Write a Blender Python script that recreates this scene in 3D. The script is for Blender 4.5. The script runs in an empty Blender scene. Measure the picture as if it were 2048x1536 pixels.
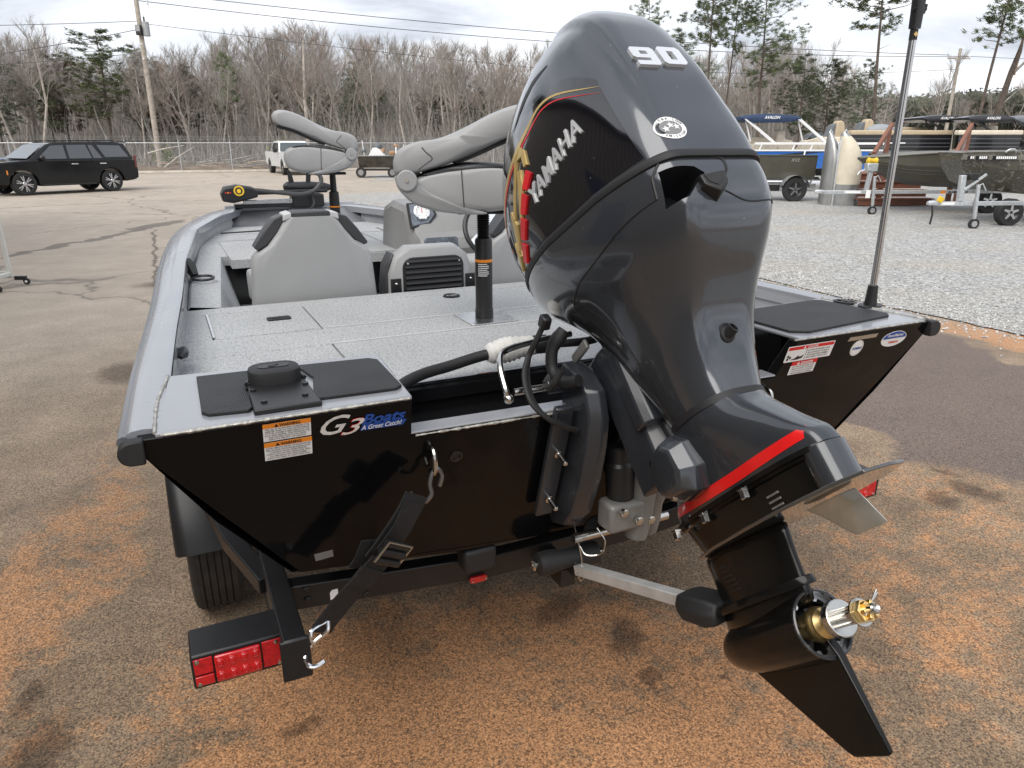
import bpy, bmesh, math, random
from mathutils import Vector, Matrix
from mathutils.bvhtree import BVHTree
R = math.radians; PI = math.pi
rnd = random.Random(7)
sc = bpy.context.scene
col = sc.collection

# ---------------------------------------------------------------- camera
cd = bpy.data.cameras.new('camera'); cam = bpy.data.objects.new('camera', cd); col.objects.link(cam)
cam.location = (-1.076, -1.51, 1.766)
cam.rotation_euler = (R(90 - 18.5), 0, -R(25.4))
cd.lens = 25.31; cd.sensor_width = 36; cd.clip_start = .05; cd.clip_end = 2000
sc.camera = cam
# ---------------------------------------------------------------- sky and sun (overcast)
SUN_EL, SUN_AZ = R(48), R(235)          # azimuth measured clockwise from +Y
w = bpy.data.worlds.new('World'); sc.world = w; w.use_nodes = True
nt = w.node_tree; nt.nodes.clear()
def N(t, **k):
    n = nt.nodes.new(t)
    for a, b in k.items(): setattr(n, a, b)
    return n
L = lambda a, b: nt.links.new(a, b)
out = N('ShaderNodeOutputWorld'); bg = N('ShaderNodeBackground'); bg.inputs[1].default_value = .9
sky = N('ShaderNodeTexSky', sky_type='NISHITA', sun_disc=False, sun_elevation=SUN_EL, sun_rotation=SUN_AZ, dust_density=3.0)
sm = N('ShaderNodeVectorMath', operation='SCALE'); sm.inputs[3].default_value = .1; L(sky.outputs[0], sm.inputs[0])
tc = N('ShaderNodeTexCoord'); sep = N('ShaderNodeSeparateXYZ'); L(tc.outputs['Generated'], sep.inputs[0])
ab = N('ShaderNodeMath', operation='ABSOLUTE'); L(sep.outputs[2], ab.inputs[0])
ad = N('ShaderNodeMath', operation='ADD'); L(ab.outputs[0], ad.inputs[0]); ad.inputs[1].default_value = .12
dx = N('ShaderNodeMath', operation='DIVIDE'); L(sep.outputs[0], dx.inputs[0]); L(ad.outputs[0], dx.inputs[1])
dy = N('ShaderNodeMath', operation='DIVIDE'); L(sep.outputs[1], dy.inputs[0]); L(ad.outputs[0], dy.inputs[1])
cb = N('ShaderNodeCombineXYZ'); L(dx.outputs[0], cb.inputs[0]); L(dy.outputs[0], cb.inputs[1])
nz = N('ShaderNodeTexNoise'); nz.inputs['Scale'].default_value = .75; nz.inputs['Detail'].default_value = 9; nz.inputs['Roughness'].default_value = .55
nz.inputs['Distortion'].default_value = .5
L(cb.outputs[0], nz.inputs['Vector'])
rp = N('ShaderNodeValToRGB'); L(nz.outputs[0], rp.inputs[0])
e = rp.color_ramp.elements
e[0].position = .36; e[0].color = (.32, .342, .392, 1); e[1].position = .64; e[1].color = (.70, .71, .735, 1)
e2 = rp.color_ramp.elements.new(.48); e2.color = (.51, .53, .57, 1)
mx = N('ShaderNodeMixRGB'); mx.inputs[0].default_value = .9; L(sm.outputs[0], mx.inputs[1]); L(rp.outputs[0], mx.inputs[2])
L(mx.outputs[0], bg.inputs[0]); L(bg.outputs[0], out.inputs[0])
sd = bpy.data.lights.new('sun', 'SUN'); sun = bpy.data.objects.new('sun', sd); col.objects.link(sun)
sd.energy = 1.5; sd.angle = R(60); sd.color = (1, .96, .9)
dirv = Vector((math.sin(SUN_AZ) * math.cos(SUN_EL), math.cos(SUN_AZ) * math.cos(SUN_EL), math.sin(SUN_EL)))
sun.rotation_euler = dirv.to_track_quat('Z', 'Y').to_euler()
vs = sc.view_settings; vs.view_transform = 'Standard'; vs.look = 'None'; vs.gamma = 1; vs.use_curve_mapping = False
vs.exposure = 1.1
sc.cycles.max_bounces = 6; sc.cycles.transparent_max_bounces = 12

# ---------------------------------------------------------------- materials
MATS = {}
def mat(name, c, rough=.5, metal=0., coat=0., var=.08, vs=8., bump=0., bs=200., spec=.5, emit=0., alpha=1., trans=0., rvar=.0, sheen=0., bdist=.002):
    """procedural Principled material: colour noise, optional fine bump and roughness variation"""
    if name in MATS: return MATS[name]
    m = bpy.data.materials.new(name); m.use_nodes = True; t = m.node_tree; b = t.nodes['Principled BSDF']
    b.inputs['Roughness'].default_value = rough; b.inputs['Metallic'].default_value = metal
    b.inputs['Coat Weight'].default_value = coat; b.inputs['Coat Roughness'].default_value = .04
    b.inputs['Specular IOR Level'].default_value = spec; b.inputs['Alpha'].default_value = alpha
    b.inputs['Transmission Weight'].default_value = trans
    if sheen: b.inputs['Sheen Weight'].default_value = sheen
    co = t.nodes.new('ShaderNodeTexCoord')
    n = t.nodes.new('ShaderNodeTexNoise'); n.inputs['Scale'].default_value = vs; n.inputs['Detail'].default_value = 6
    t.links.new(co.outputs['Object'], n.inputs['Vector'])
    r = t.nodes.new('ShaderNodeValToRGB'); t.links.new(n.outputs[0], r.inputs[0])
    r.color_ramp.elements[0].position = .3; r.color_ramp.elements[1].position = .7
    r.color_ramp.elements[0].color = tuple(max(0, x * (1 - var)) for x in c) + (1,)
    r.color_ramp.elements[1].color = tuple(min(1, x * (1 + var)) for x in c) + (1,)
    t.links.new(r.outputs[0], b.inputs['Base Color'])
    if rvar:
        mr = t.nodes.new('ShaderNodeMapRange'); mr.inputs[3].default_value = max(.02, rough - rvar); mr.inputs[4].default_value = rough + rvar
        n2 = t.nodes.new('ShaderNodeTexNoise'); n2.inputs['Scale'].default_value = vs * 2.3; n2.inputs['Detail'].default_value = 8
        t.links.new(co.outputs['Object'], n2.inputs['Vector']); t.links.new(n2.outputs[0], mr.inputs[0]); t.links.new(mr.outputs[0], b.inputs['Roughness'])
    if bump:
        nb = t.nodes.new('ShaderNodeTexNoise'); nb.inputs['Scale'].default_value = bs; nb.inputs['Detail'].default_value = 3
        bp = t.nodes.new('ShaderNodeBump'); bp.inputs['Strength'].default_value = bump; bp.inputs['Distance'].default_value = bdist
        t.links.new(co.outputs['Object'], nb.inputs['Vector']); t.links.new(nb.outputs[0], bp.inputs['Height']); t.links.new(bp.outputs[0], b.inputs['Normal'])
    if emit:
        b.inputs['Emission Strength'].default_value = emit; t.links.new(r.outputs[0], b.inputs['Emission Color'])
    MATS[name] = m
    return m

# ---------------------------------------------------------------- mesh building
class MB:
    """collects vertices and faces; build() links ONE mesh object"""
    def __init__(s, M=None): s.v = []; s.f = []; s.M = M
    def add(s, vs, fs):
        o = len(s.v)
        for p in vs:
            p = Vector(p); s.v.append(s.M @ p if s.M else p)
        s.f += [tuple(i + o for i in f) for f in fs]
        return s
    def box(s, c, d, rot=None):
        x, y, z = d[0] / 2, d[1] / 2, d[2] / 2
        vs = [Vector((i * x, j * y, k * z)) for i in (-1, 1) for j in (-1, 1) for k in (-1, 1)]
        if rot is not None: vs = [rot @ p for p in vs]
        return s.add([p + Vector(c) for p in vs], [(0, 1, 3, 2), (4, 6, 7, 5), (0, 4, 5, 1), (2, 3, 7, 6), (0, 2, 6, 4), (1, 5, 7, 3)])
    def b2(s, lo, hi):
        return s.box([(a + b) / 2 for a, b in zip(lo, hi)], [abs(b - a) for a, b in zip(lo, hi)])
    def loft(s, rings, closed=True, caps=True):
        n = len(rings[0]); vs = [p for r in rings for p in r]; fs = []
        for i in range(len(rings) - 1):
            for j in range(n if closed else n - 1):
                a = i * n + j; b = i * n + (j + 1) % n
                fs.append((a, b, b + n, a + n))
        if caps and closed:
            fs.append(tuple(range(n))[::-1]); fs.append(tuple(range((len(rings) - 1) * n, len(rings) * n)))
        return s.add(vs, fs)
    def tube(s, path, r, n=8, caps=True):
        P = [Vector(p) for p in path]; k = len(P); rs = r if isinstance(r, (list, tuple)) else [r] * k
        rings = []; prev = None
        for i in range(k):
            t = (P[min(i + 1, k - 1)] - P[max(i - 1, 0)])
            if t.length < 1e-9: t = Vector((0, 0, 1))
            t.normalize()
            if prev is None:
                h = Vector((0, 0, 1)) if abs(t.z) < .9 else Vector((1, 0, 0)); u = t.cross(h).normalized()
            else:
                u = prev - t * prev.dot(t)
                u = u.normalized() if u.length > 1e-6 else t.orthogonal().normalized()
            prev = u; v = t.cross(u)
            rings.append([P[i] + (u * math.cos(2 * PI * j / n) + v * math.sin(2 * PI * j / n)) * rs[i] for j in range(n)])
        return s.loft(rings, True, caps)
    def cyl(s, a, b, r, n=16, r2=None): return s.tube([a, b], [r, r if r2 is None else r2], n)
    def lathe(s, prof, o, axis, n=24, caps=True):
        """prof: (distance along axis, radius)"""
        ax = Vector(axis).normalized(); u = ax.orthogonal().normalized(); v = ax.cross(u); o = Vector(o)
        return s.loft([[o + ax * d + (u * math.cos(2 * PI * j / n) + v * math.sin(2 * PI * j / n)) * max(r, 1e-4) for j in range(n)] for d, r in prof], True, caps)
    def prism(s, pts, o, u, v, depth):
        """polygon pts (2D) on plane o,u,v extruded along u x v by depth"""
        o, u, v = Vector(o), Vector(u), Vector(v); nn = u.cross(v).normalized() * depth; n = len(pts)
        a = [o + u * x + v * y for x, y in pts]; b = [p + nn for p in a]
        return s.add(a + b, [tuple(range(n))[::-1], tuple(range(n, 2 * n))] + [(i, (i + 1) % n, (i + 1) % n + n, i + n) for i in range(n)])
    def ball(s, c, r, n=12, m=8, sq=(1, 1, 1)):
        rings = []
        for i in range(m + 1):
            a = -PI / 2 + PI * i / m
            rings.append([Vector(c) + Vector((math.cos(a) * math.cos(2 * PI * j / n) * sq[0], math.cos(a) * math.sin(2 * PI * j / n) * sq[1], math.sin(a) * sq[2])) * r for j in range(n)])
        return s.loft(rings, True, False)
    def mesh(s, name):
        me = bpy.data.meshes.new(name); me.from_pydata([tuple(p) for p in s.v], [], s.f)
        b = bmesh.new(); b.from_mesh(me); bmesh.ops.recalc_face_normals(b, faces=b.faces); b.to_mesh(me); b.free()
        me.update(); return me
    def build(s, name, m, parent=None, smooth=True, bevel=0., seg=2, sub=0, angle=35, label=None):
        me = s.mesh(name); me.materials.append(m)
        o = bpy.data.objects.new(name, me); col.objects.link(o); o.parent = parent
        if bevel:
            d = o.modifiers.new('bevel', 'BEVEL'); d.width = bevel; d.segments = seg; d.limit_method = 'ANGLE'; d.angle_limit = R(30)
        if sub:
            d = o.modifiers.new('subsurf', 'SUBSURF'); d.levels = sub; d.render_levels = sub
        if smooth:
            for p in me.polygons: p.use_smooth = True
            if not sub:
                try: me.set_sharp_from_angle(angle=R(angle))
                except Exception: pass
        if label: o['label'] = label
        return o
def thing(name, label, cat, loc=(0, 0, 0), rz=0, group=None, kind=None):
    o = bpy.data.objects.new(name, None); col.objects.link(o); o.location = loc; o.rotation_euler = (0, 0, rz)
    o.empty_display_size = .1
    return tag(o, label, cat, group, kind)
def tag(o, label=None, cat=None, group=None, kind=None):
    if label: o['label'] = label
    if cat: o['category'] = cat
    if group: o['group'] = group
    if kind: o['kind'] = kind
    return o
def copy_tree(o, parent=None):
    c = o.copy(); col.objects.link(c); c.parent = parent
    for ch in list(o.children): copy_tree(ch, c)
    return c
def lerp(a, b, t): return a + (b - a) * t
def curve(pts, n):
    """Catmull-Rom through pts"""
    P = [Vector(p) for p in pts]; P = [P[0] * 2 - P[1]] + P + [P[-1] * 2 - P[-2]]; o = []
    k = len(P) - 3
    for i in range(k):
        for j in range(n):
            t = j / n; a, b, c, d = P[i:i + 4]
            o.append(.5 * ((2 * b) + (c - a) * t + (2 * a - 5 * b + 4 * c - d) * t * t + (3 * b - a - 3 * c + d) * t ** 3))
    o.append(P[-2]); return o
def interp(tab, x):
    if x <= tab[0][0]: return tab[0][1]
    for (a, b), (c, d) in zip(tab, tab[1:]):
        if x <= c: return b + (d - b) * (x - a) / (c - a)
    return tab[-1][1]
def rrect(x0, y0, x1, y1, r, n=4):
    o = []
    for cx, cy, a in ((x1 - r, y1 - r, 0), (x0 + r, y1 - r, 90), (x0 + r, y0 + r, 180), (x1 - r, y0 + r, 270)):
        for i in range(n + 1):
            t = R(a + 90 * i / n); o.append((cx + r * math.cos(t), cy + r * math.sin(t)))
    return o
def ellipse(cx, cy, a, b, n=32): return [(cx + a * math.cos(2 * PI * i / n), cy + b * math.sin(2 * PI * i / n)) for i in range(n)]
def text2d(s, size=1., align='LEFT', shear=0., bold=0., extrude=0., space=1., line=1., sx=1., width=None, res=3):
    """mesh (verts, faces) of a line of lettering in the xy plane"""
    c = bpy.data.curves.new('t', 'FONT'); c.body = s; c.size = size; c.align_x = align; c.shear = shear; c.offset = bold * size
    c.extrude = extrude; c.space_character = space; c.space_line = line; c.resolution_u = res
    o = bpy.data.objects.new('t', c); col.objects.link(o)
    dg = bpy.context.evaluated_depsgraph_get(); me = o.evaluated_get(dg).to_mesh()
    vs = [v.co.copy() for v in me.vertices]; fs = [tuple(p.vertices) for p in me.polygons]
    o.evaluated_get(dg).to_mesh_clear(); bpy.data.objects.remove(o); bpy.data.curves.remove(c)
    if width and vs:
        xs = [v.x for v in vs]; k = width / max(1e-6, max(xs) - min(xs)); sx = k
    for v in vs: v.x *= sx
    return vs, fs
class Flat:
    """a plane to print on: o + u*x + v*y, raised by h along the normal"""
    def __init__(s, o, u, v): s.o = Vector(o); s.u = Vector(u).normalized(); s.v = Vector(v).normalized(); s.n = s.u.cross(s.v).normalized()
    def P(s, x, y, h=0.): return s.o + s.u * x + s.v * y + s.n * h
    def poly(s, name, pts, m, parent, h=.0015, label=None):
        b = MB(); b.prism([(x, y) for x, y in pts], s.P(0, 0, 0.0002), s.u, s.v, h); return b.build(name, m, parent, False, label=label)
    def text(s, name, txt, x, y, size, m, parent, h=.002, **k):
        vs, fs = text2d(txt, size, **k)
        if not fs: return None
        b = MB(); b.add([s.P(x + p.x, y + p.y, h + p.z) for p in vs], fs); return b.build(name, m, parent, False)
# ================================================================ palette
m_black = mat('black_paint', (.005, .005, .0055), .10, spec=.18, var=.2, vs=3, rvar=.03, bump=.25, bs=5, bdist=.012)
m_hullin = mat('black_gloss_inside', (.008, .008, .009), .12, coat=.4)
m_grey = mat('light_grey_paint', (.27, .278, .298), .26, coat=.35, var=.04, vs=3, rvar=.06)
m_grey2 = mat('mid_grey_panel', (.13, .135, .145), .35, coat=.2)
m_rub = mat('black_rubber', (.014, .014, .015), .6, bump=.15, bs=300)
m_blk = mat('black_plastic', (.012, .012, .013), .42, bump=.12, bs=400)
m_blkm = mat('black_powder_coat', (.010, .010, .011), .38, bump=.25, bs=350, var=.2)
m_alu = mat('bare_aluminium', (.62, .62, .62), .28, metal=1, var=.06, vs=14, rvar=.08)
m_chrome = mat('chrome', (.82, .83, .85), .07, metal=1, var=.02)
m_steel = mat('stainless_steel', (.58, .57, .54), .2, metal=1, var=.1, vs=30)
m_galv = mat('galvanised_steel', (.55, .57, .58), .42, metal=.75, var=.18, vs=22)
m_brass = mat('brass', (.82, .60, .27), .34, metal=1, var=.12, vs=40, rvar=.1)
m_white = mat('white_print', (.78, .78, .77), .4, var=.02)
m_orange = mat('orange_print', (.82, .26, .02), .4, var=.03)
m_red = mat('red_print', (.62, .015, .02), .35, var=.04)
m_ink = mat('black_print', (.01, .01, .01), .5)
m_blue = mat('blue_print', (.01, .07, .33), .35)
m_gold = mat('gold_print', (.62, .45, .17), .3, metal=.4)
m_vinyl = mat('grey_vinyl', (.335, .337, .338), .42, var=.04, vs=5, bump=.12, bs=260)
m_vinyl2 = mat('charcoal_vinyl', (.045, .046, .05), .45, var=.08, bump=.15, bs=260)
m_vinyl3 = mat('pale_vinyl', (.52, .52, .52), .42, bump=.1, bs=260)
m_tread = mat('tyre_rubber', (.022, .021, .02), .75, var=.3, vs=20, bump=.3, bs=120)
m_redlens = mat('red_lens', (.55, .006, .01), .12, coat=1, var=.1, vs=40)
m_redrefl = mat('red_reflector', (.50, .01, .014), .3, var=.25, vs=120, bump=.5, bs=500)

def carpet_material():
    m = bpy.data.materials.new('speckled_grey_vinyl_flooring'); m.use_nodes = True; t = m.node_tree; b = t.nodes['Principled BSDF']
    b.inputs['Roughness'].default_value = .75
    co = t.nodes.new('ShaderNodeTexCoord')
    n1 = t.nodes.new('ShaderNodeTexNoise'); n1.inputs['Scale'].default_value = 150; n1.inputs['Detail'].default_value = 2; n1.inputs['Distortion'].default_value = .8
    n3 = t.nodes.new('ShaderNodeTexNoise'); n3.inputs['Scale'].default_value = 420; n3.inputs['Detail'].default_value = 1
    n2 = t.nodes.new('ShaderNodeTexNoise'); n2.inputs['Scale'].default_value = 3
    for n in (n1, n2, n3): t.links.new(co.outputs['Object'], n.inputs['Vector'])
    av = t.nodes.new('ShaderNodeMixRGB'); av.inputs[0].default_value = .45; t.links.new(n1.outputs[0], av.inputs[1]); t.links.new(n3.outputs[0], av.inputs[2])
    r = t.nodes.new('ShaderNodeValToRGB'); t.links.new(av.outputs[0], r.inputs[0]); e = r.color_ramp.elements
    e[0].position = .40; e[0].color = (.22, .225, .23, 1); e[1].position = .57; e[1].color = (.55, .56, .56, 1)
    k = e.new(.47); k.color = (.40, .408, .41, 1)
    mm = t.nodes.new('ShaderNodeMixRGB'); mm.blend_type = 'MULTIPLY'; mm.inputs[0].default_value = .25
    t.links.new(r.outputs[0], mm.inputs[1]); t.links.new(n2.outputs[0], mm.inputs[2]); t.links.new(mm.outputs[0], b.inputs['Base Color'])
    bp = t.nodes.new('ShaderNodeBump'); bp.inputs['Strength'].default_value = .35; bp.inputs['Distance'].default_value = .002
    t.links.new(n3.outputs[0], bp.inputs['Height']); t.links.new(bp.outputs[0], b.inputs['Normal'])
    return m
m_carpet = carpet_material()

def ramp(t, src, stops):
    r = t.nodes.new('ShaderNodeValToRGB'); t.links.new(src, r.inputs[0]); e = r.color_ramp.elements
    while len(e) < len(stops): e.new(.5)
    for q, (p, c) in zip(e, stops): q.position = p; q.color = tuple(c) + ((1,) if len(c) == 3 else ())
    return r.outputs[0]
def gnoise(t, vec, scale, detail=6, rough=.55, dist=0.):
    n = t.nodes.new('ShaderNodeTexNoise'); n.inputs['Scale'].default_value = scale; n.inputs['Detail'].default_value = detail
    n.inputs['Roughness'].default_value = rough; n.inputs['Distortion'].default_value = dist; t.links.new(vec, n.inputs['Vector']); return n.outputs[0]
def gmix(t, f, a, b, mode='MIX'):
    m = t.nodes.new('ShaderNodeMixRGB'); m.blend_type = mode
    if isinstance(f, (int, float)): m.inputs[0].default_value = f
    else: t.links.new(f, m.inputs[0])
    for i, x in ((1, a), (2, b)):
        if isinstance(x, tuple): m.inputs[i].default_value = x + (1,)
        else: t.links.new(x, m.inputs[i])
    return m.outputs[0]
def gmath(t, op, a, b=0., clamp=False):
    m = t.nodes.new('ShaderNodeMath'); m.operation = op; m.use_clamp = clamp
    for i, x in ((0, a), (1, b)):
        if isinstance(x, (int, float)): m.inputs[i].default_value = x
        else: t.links.new(x, m.inputs[i])
    return m.outputs[0]
def blob(t, vec, c, r, soft, ang=0., aspect=1.):
    """1 inside a rotated ellipse on the ground, 0 outside"""
    mp = t.nodes.new('ShaderNodeMapping'); mp.vector_type = 'TEXTURE'; mp.inputs['Location'].default_value = (c[0], c[1], 0)
    mp.inputs['Rotation'].default_value = (0, 0, ang); mp.inputs['Scale'].default_value = (r, r * aspect, 1)
    t.links.new(vec, mp.inputs[0])
    ln = t.nodes.new('ShaderNodeVectorMath'); ln.operation = 'LENGTH'; t.links.new(mp.outputs[0], ln.inputs[0])
    mr = t.nodes.new('ShaderNodeMapRange'); mr.interpolation_type = 'SMOOTHSTEP'
    mr.inputs[1].default_value = 1 + soft; mr.inputs[2].default_value = 1 - soft; mr.inputs[3].default_value = 0; mr.inputs[4].default_value = 1
    t.links.new(ln.outputs[1], mr.inputs[0]); return mr.outputs[0]

def asphalt_material():
    """old asphalt: aggregate, red clay dust washed over it, tar patches and cracks, each with a place of its own"""
    m = bpy.data.materials.new('old_asphalt_with_red_clay'); m.use_nodes = True; t = m.node_tree; b = t.nodes['Principled BSDF']
    geo = t.nodes.new('ShaderNodeNewGeometry'); P0 = geo.outputs['Position']
    fl = t.nodes.new('ShaderNodeVectorMath'); fl.operation = 'MULTIPLY'; fl.inputs[1].default_value = (1, 1, 0); t.links.new(P0, fl.inputs[0]); P = fl.outputs[0]
    # position wobble so that no outline is clean
    wn = t.nodes.new('ShaderNodeTexNoise'); wn.inputs['Scale'].default_value = 1.6; wn.inputs['Detail'].default_value = 7; t.links.new(P, wn.inputs['Vector'])
    ws = t.nodes.new('ShaderNodeVectorMath'); ws.operation = 'MULTIPLY_ADD'; ws.inputs[1].default_value = (.9, .9, 0); t.links.new(wn.outputs['Color'], ws.inputs[0])
    sb = t.nodes.new('ShaderNodeVectorMath'); sb.operation = 'SUBTRACT'; sb.inputs[1].default_value = (.45, .45, 0); t.links.new(P, sb.inputs[0]); t.links.new(sb.outputs[0], ws.inputs[2])
    W = ws.outputs[0]
    wf = t.nodes.new('ShaderNodeTexNoise'); wf.inputs['Scale'].default_value = 14; wf.inputs['Detail'].default_value = 6; t.links.new(P, wf.inputs['Vector'])
    wq = t.nodes.new('ShaderNodeVectorMath'); wq.operation = 'MULTIPLY_ADD'; wq.inputs[1].default_value = (.16, .16, 0); t.links.new(wf.outputs['Color'], wq.inputs[0])
    wr = t.nodes.new('ShaderNodeVectorMath'); wr.operation = 'SUBTRACT'; wr.inputs[1].default_value = (.08, .08, 0); t.links.new(P, wr.inputs[0]); t.links.new(wr.outputs[0], wq.inputs[2]); W2 = wq.outputs[0]
    far = blob(t, W, (2, 32), 28.5, .14, 0, 1.0)
    big = gnoise(t, P, .35, 5); mid = gnoise(t, P, 2.2, 8, .62); fine = gnoise(t, P, 46, 7, .78)
    nearc = ramp(t, mid, [(.3, (.178, .125, .080)), (.5, (.262, .186, .122)), (.7, (.345, .252, .170))])
    farc = ramp(t, mid, [(.3, (.335, .288, .238)), (.7, (.42, .362, .302))])
    c = gmix(t, far, nearc, farc)
    # red clay
    clay = gmix(t, fine, (.38, .175, .075), (.64, .345, .17))
    z1 = blob(t, W, (-.25, .20), 1.15, .45, R(-22), .62)
    z2 = blob(t, W, (1.9, .25), 1.25, .6, R(35), .55)
    z3 = blob(t, W, (5.95, 2.9), 3.2, .3, R(93), .10)
    z4 = blob(t, W, (-1.75, 1.6), 1.5, .6, R(80), .22)
    zz = gmath(t, 'MAXIMUM', gmath(t, 'MAXIMUM', z1, gmath(t, 'MULTIPLY', z2, .55)), gmath(t, 'MAXIMUM', z3, gmath(t, 'MULTIPLY', z4, .8)))
    mot = gnoise(t, P, 9, 10, .74); mot2 = gnoise(t, P, 1.1, 6, .6)
    cm = gmath(t, 'ADD', gmath(t, 'MULTIPLY', zz, .37), gmath(t, 'MULTIPLY', mid, .35)); cm = gmath(t, 'ADD', cm, gmath(t, 'MULTIPLY', gmath(t, 'SUBTRACT', mot2, .5), .36))
    cm = gmath(t, 'ADD', cm, gmath(t, 'MULTIPLY', gmath(t, 'SUBTRACT', mot, .5), .95)); cm = gmath(t, 'ADD', cm, gmath(t, 'MULTIPLY', gmath(t, 'SUBTRACT', fine, .5), .55))
    cmask = ramp(t, cm, [(.34, (0, 0, 0)), (.52, (1, 1, 1))])
    cmask = gmath(t, 'MULTIPLY', cmask, gmath(t, 'SUBTRACT', 1., far))
    c = gmix(t, gmath(t, 'MULTIPLY', cmask, .85), c, clay)
    # tar-dark patch right of the stern and the thin sealed seam on the left
    d1 = blob(t, W, (4.15, 1.75), 1.75, .05, R(42), .52)
    tar = gmix(t, fine, (.10, .078, .070), (.20, .160, .145))
    c = gmix(t, gmath(t, 'MULTIPLY', d1, .88), c, tar)
    for cc, r_, an, asp in (((-2.5, 14.4), 2.1, R(60), .07), ((-1.25, 16.9), 1.3, R(62), .22)):
        s1 = blob(t, W, cc, r_, .15, an, asp); c = gmix(t, gmath(t, 'MULTIPLY', s1, .8), c, (.135, .118, .105))
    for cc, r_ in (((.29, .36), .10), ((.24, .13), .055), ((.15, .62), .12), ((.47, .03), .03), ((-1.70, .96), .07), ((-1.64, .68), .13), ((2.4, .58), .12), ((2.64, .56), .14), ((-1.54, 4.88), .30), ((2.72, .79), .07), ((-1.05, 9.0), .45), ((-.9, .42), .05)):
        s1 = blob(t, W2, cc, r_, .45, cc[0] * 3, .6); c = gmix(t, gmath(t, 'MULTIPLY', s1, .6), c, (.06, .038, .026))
    # long crack running beside the boat
    mp = t.nodes.new('ShaderNodeSeparateXYZ'); t.links.new(W2, mp.inputs[0]); mw_ = t.nodes.new('ShaderNodeSeparateXYZ'); t.links.new(W, mw_.inputs[0])
    lx = gmath(t, 'ABSOLUTE', gmath(t, 'ADD', gmath(t, 'ADD', mp.outputs[0], gmath(t, 'MULTIPLY', gmath(t, 'SUBTRACT', mw_.outputs[0], mp.outputs[0]), .25)), 1.28))
    ck = ramp(t, lx, [(.012, (1, 1, 1)), (.035, (0, 0, 0))]); ys = gmath(t, 'MULTIPLY', gmath(t, 'GREATER_THAN', mp.outputs[1], 7.5), gmath(t, 'LESS_THAN', mp.outputs[1], 16))
    c = gmix(t, gmath(t, 'MULTIPLY', gmath(t, 'MULTIPLY', ck, ys), .75), c, (.07, .055, .045))
    # aggregate
    vo = t.nodes.new('ShaderNodeTexVoronoi'); vo.inputs['Scale'].default_value = 185; t.links.new(P, vo.inputs['Vector'])
    g = ramp(t, gmix(t, .5, vo.outputs['Color'], gnoise(t, P, 95, 5, .8)), [(.30, (.34, .34, .35)), (.5, (.97, .97, .97)), (.70, (1.6, 1.55, 1.45))])
    fade = blob(t, P, (-1, -1.5), 9, .7)
    c = gmix(t, gmath(t, 'MULTIPLY', fade, .95), c, gmix(t, 1., c, g, 'MULTIPLY'))
    sp = t.nodes.new('ShaderNodeTexVoronoi'); sp.inputs['Scale'].default_value = 19; t.links.new(P, sp.inputs['Vector'])
    pe = gmath(t, 'LESS_THAN', sp.outputs['Distance'], .055)
    c = gmix(t, gmath(t, 'MULTIPLY', gmath(t, 'MULTIPLY', pe, fade), .55), c, (.5, .46, .40))
    # cracks
    vc = t.nodes.new('ShaderNodeTexVoronoi'); vc.feature = 'DISTANCE_TO_EDGE'; vc.inputs['Scale'].default_value = .16; t.links.new(W, vc.inputs['Vector'])
    cr = ramp(t, vc.outputs['Distance'], [(0.0, (1, 1, 1)), (.006, (0, 0, 0))])
    c = gmix(t, gmath(t, 'MULTIPLY', gmath(t, 'MULTIPLY', cr, far), .7), c, (.10, .09, .08))
    c = gmix(t, .35, c, ramp(t, big, [(.3, (.72, .72, .72)), (.7, (1.2, 1.2, 1.2))]), 'MULTIPLY')
    t.links.new(c, b.inputs['Base Color'])
    b.inputs['Roughness'].default_value = .82; b.inputs['Specular IOR Level'].default_value = .3
    hb = gmath(t, 'ADD', gmath(t, 'MULTIPLY', vo.outputs['Distance'], -.35), gmath(t, 'MULTIPLY', fine, 1.2))
    bp = t.nodes.new('ShaderNodeBump'); bp.inputs['Strength'].default_value = .9; bp.inputs['Distance'].default_value = .006
    t.links.new(hb, bp.inputs['Height']); t.links.new(bp.outputs[0], b.inputs['Normal'])
    return m
def gravel_material():
    m = bpy.data.materials.new('pale_crushed_gravel'); m.use_nodes = True; t = m.node_tree; b = t.nodes['Principled BSDF']
    geo = t.nodes.new('ShaderNodeNewGeometry'); P = geo.outputs['Position']
    v = t.nodes.new('ShaderNodeTexVoronoi'); v.inputs['Scale'].default_value = 34; t.links.new(P, v.inputs['Vector'])
    v2 = t.nodes.new('ShaderNodeTexVoronoi'); v2.inputs['Scale'].default_value = 13; t.links.new(P, v2.inputs['Vector'])
    c = ramp(t, v.outputs['Color'], [(.1, (.22, .22, .215)), (.45, (.38, .38, .37)), (.9, (.58, .578, .56))])
    c2 = ramp(t, v2.outputs['Color'], [(.1, (.84, .84, .84)), (.9, (1.12, 1.12, 1.12))])
    c = gmix(t, 1., c, c2, 'MULTIPLY')
    c = gmix(t, ramp(t, gnoise(t, P, .5, 5), [(.45, (0, 0, 0)), (.72, (.45, .45, .45))]), c, (.45, .37, .27))
    t.links.new(c, b.inputs['Base Color']); b.inputs['Roughness'].default_value = .85
    bp = t.nodes.new('ShaderNodeBump'); bp.inputs['Strength'].default_value = 1; bp.inputs['Distance'].default_value = .03; bp.invert = True
    t.links.new(v.outputs['Distance'], bp.inputs['Height']); t.links.new(bp.outputs[0], b.inputs['Normal'])
    return m
m_asphalt = asphalt_material(); m_gravel = gravel_material()
m_litter = mat('leaf_litter', (.15, .105, .07), .95, var=.45, vs=1.2, bump=.6, bs=12, bdist=.05)

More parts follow.
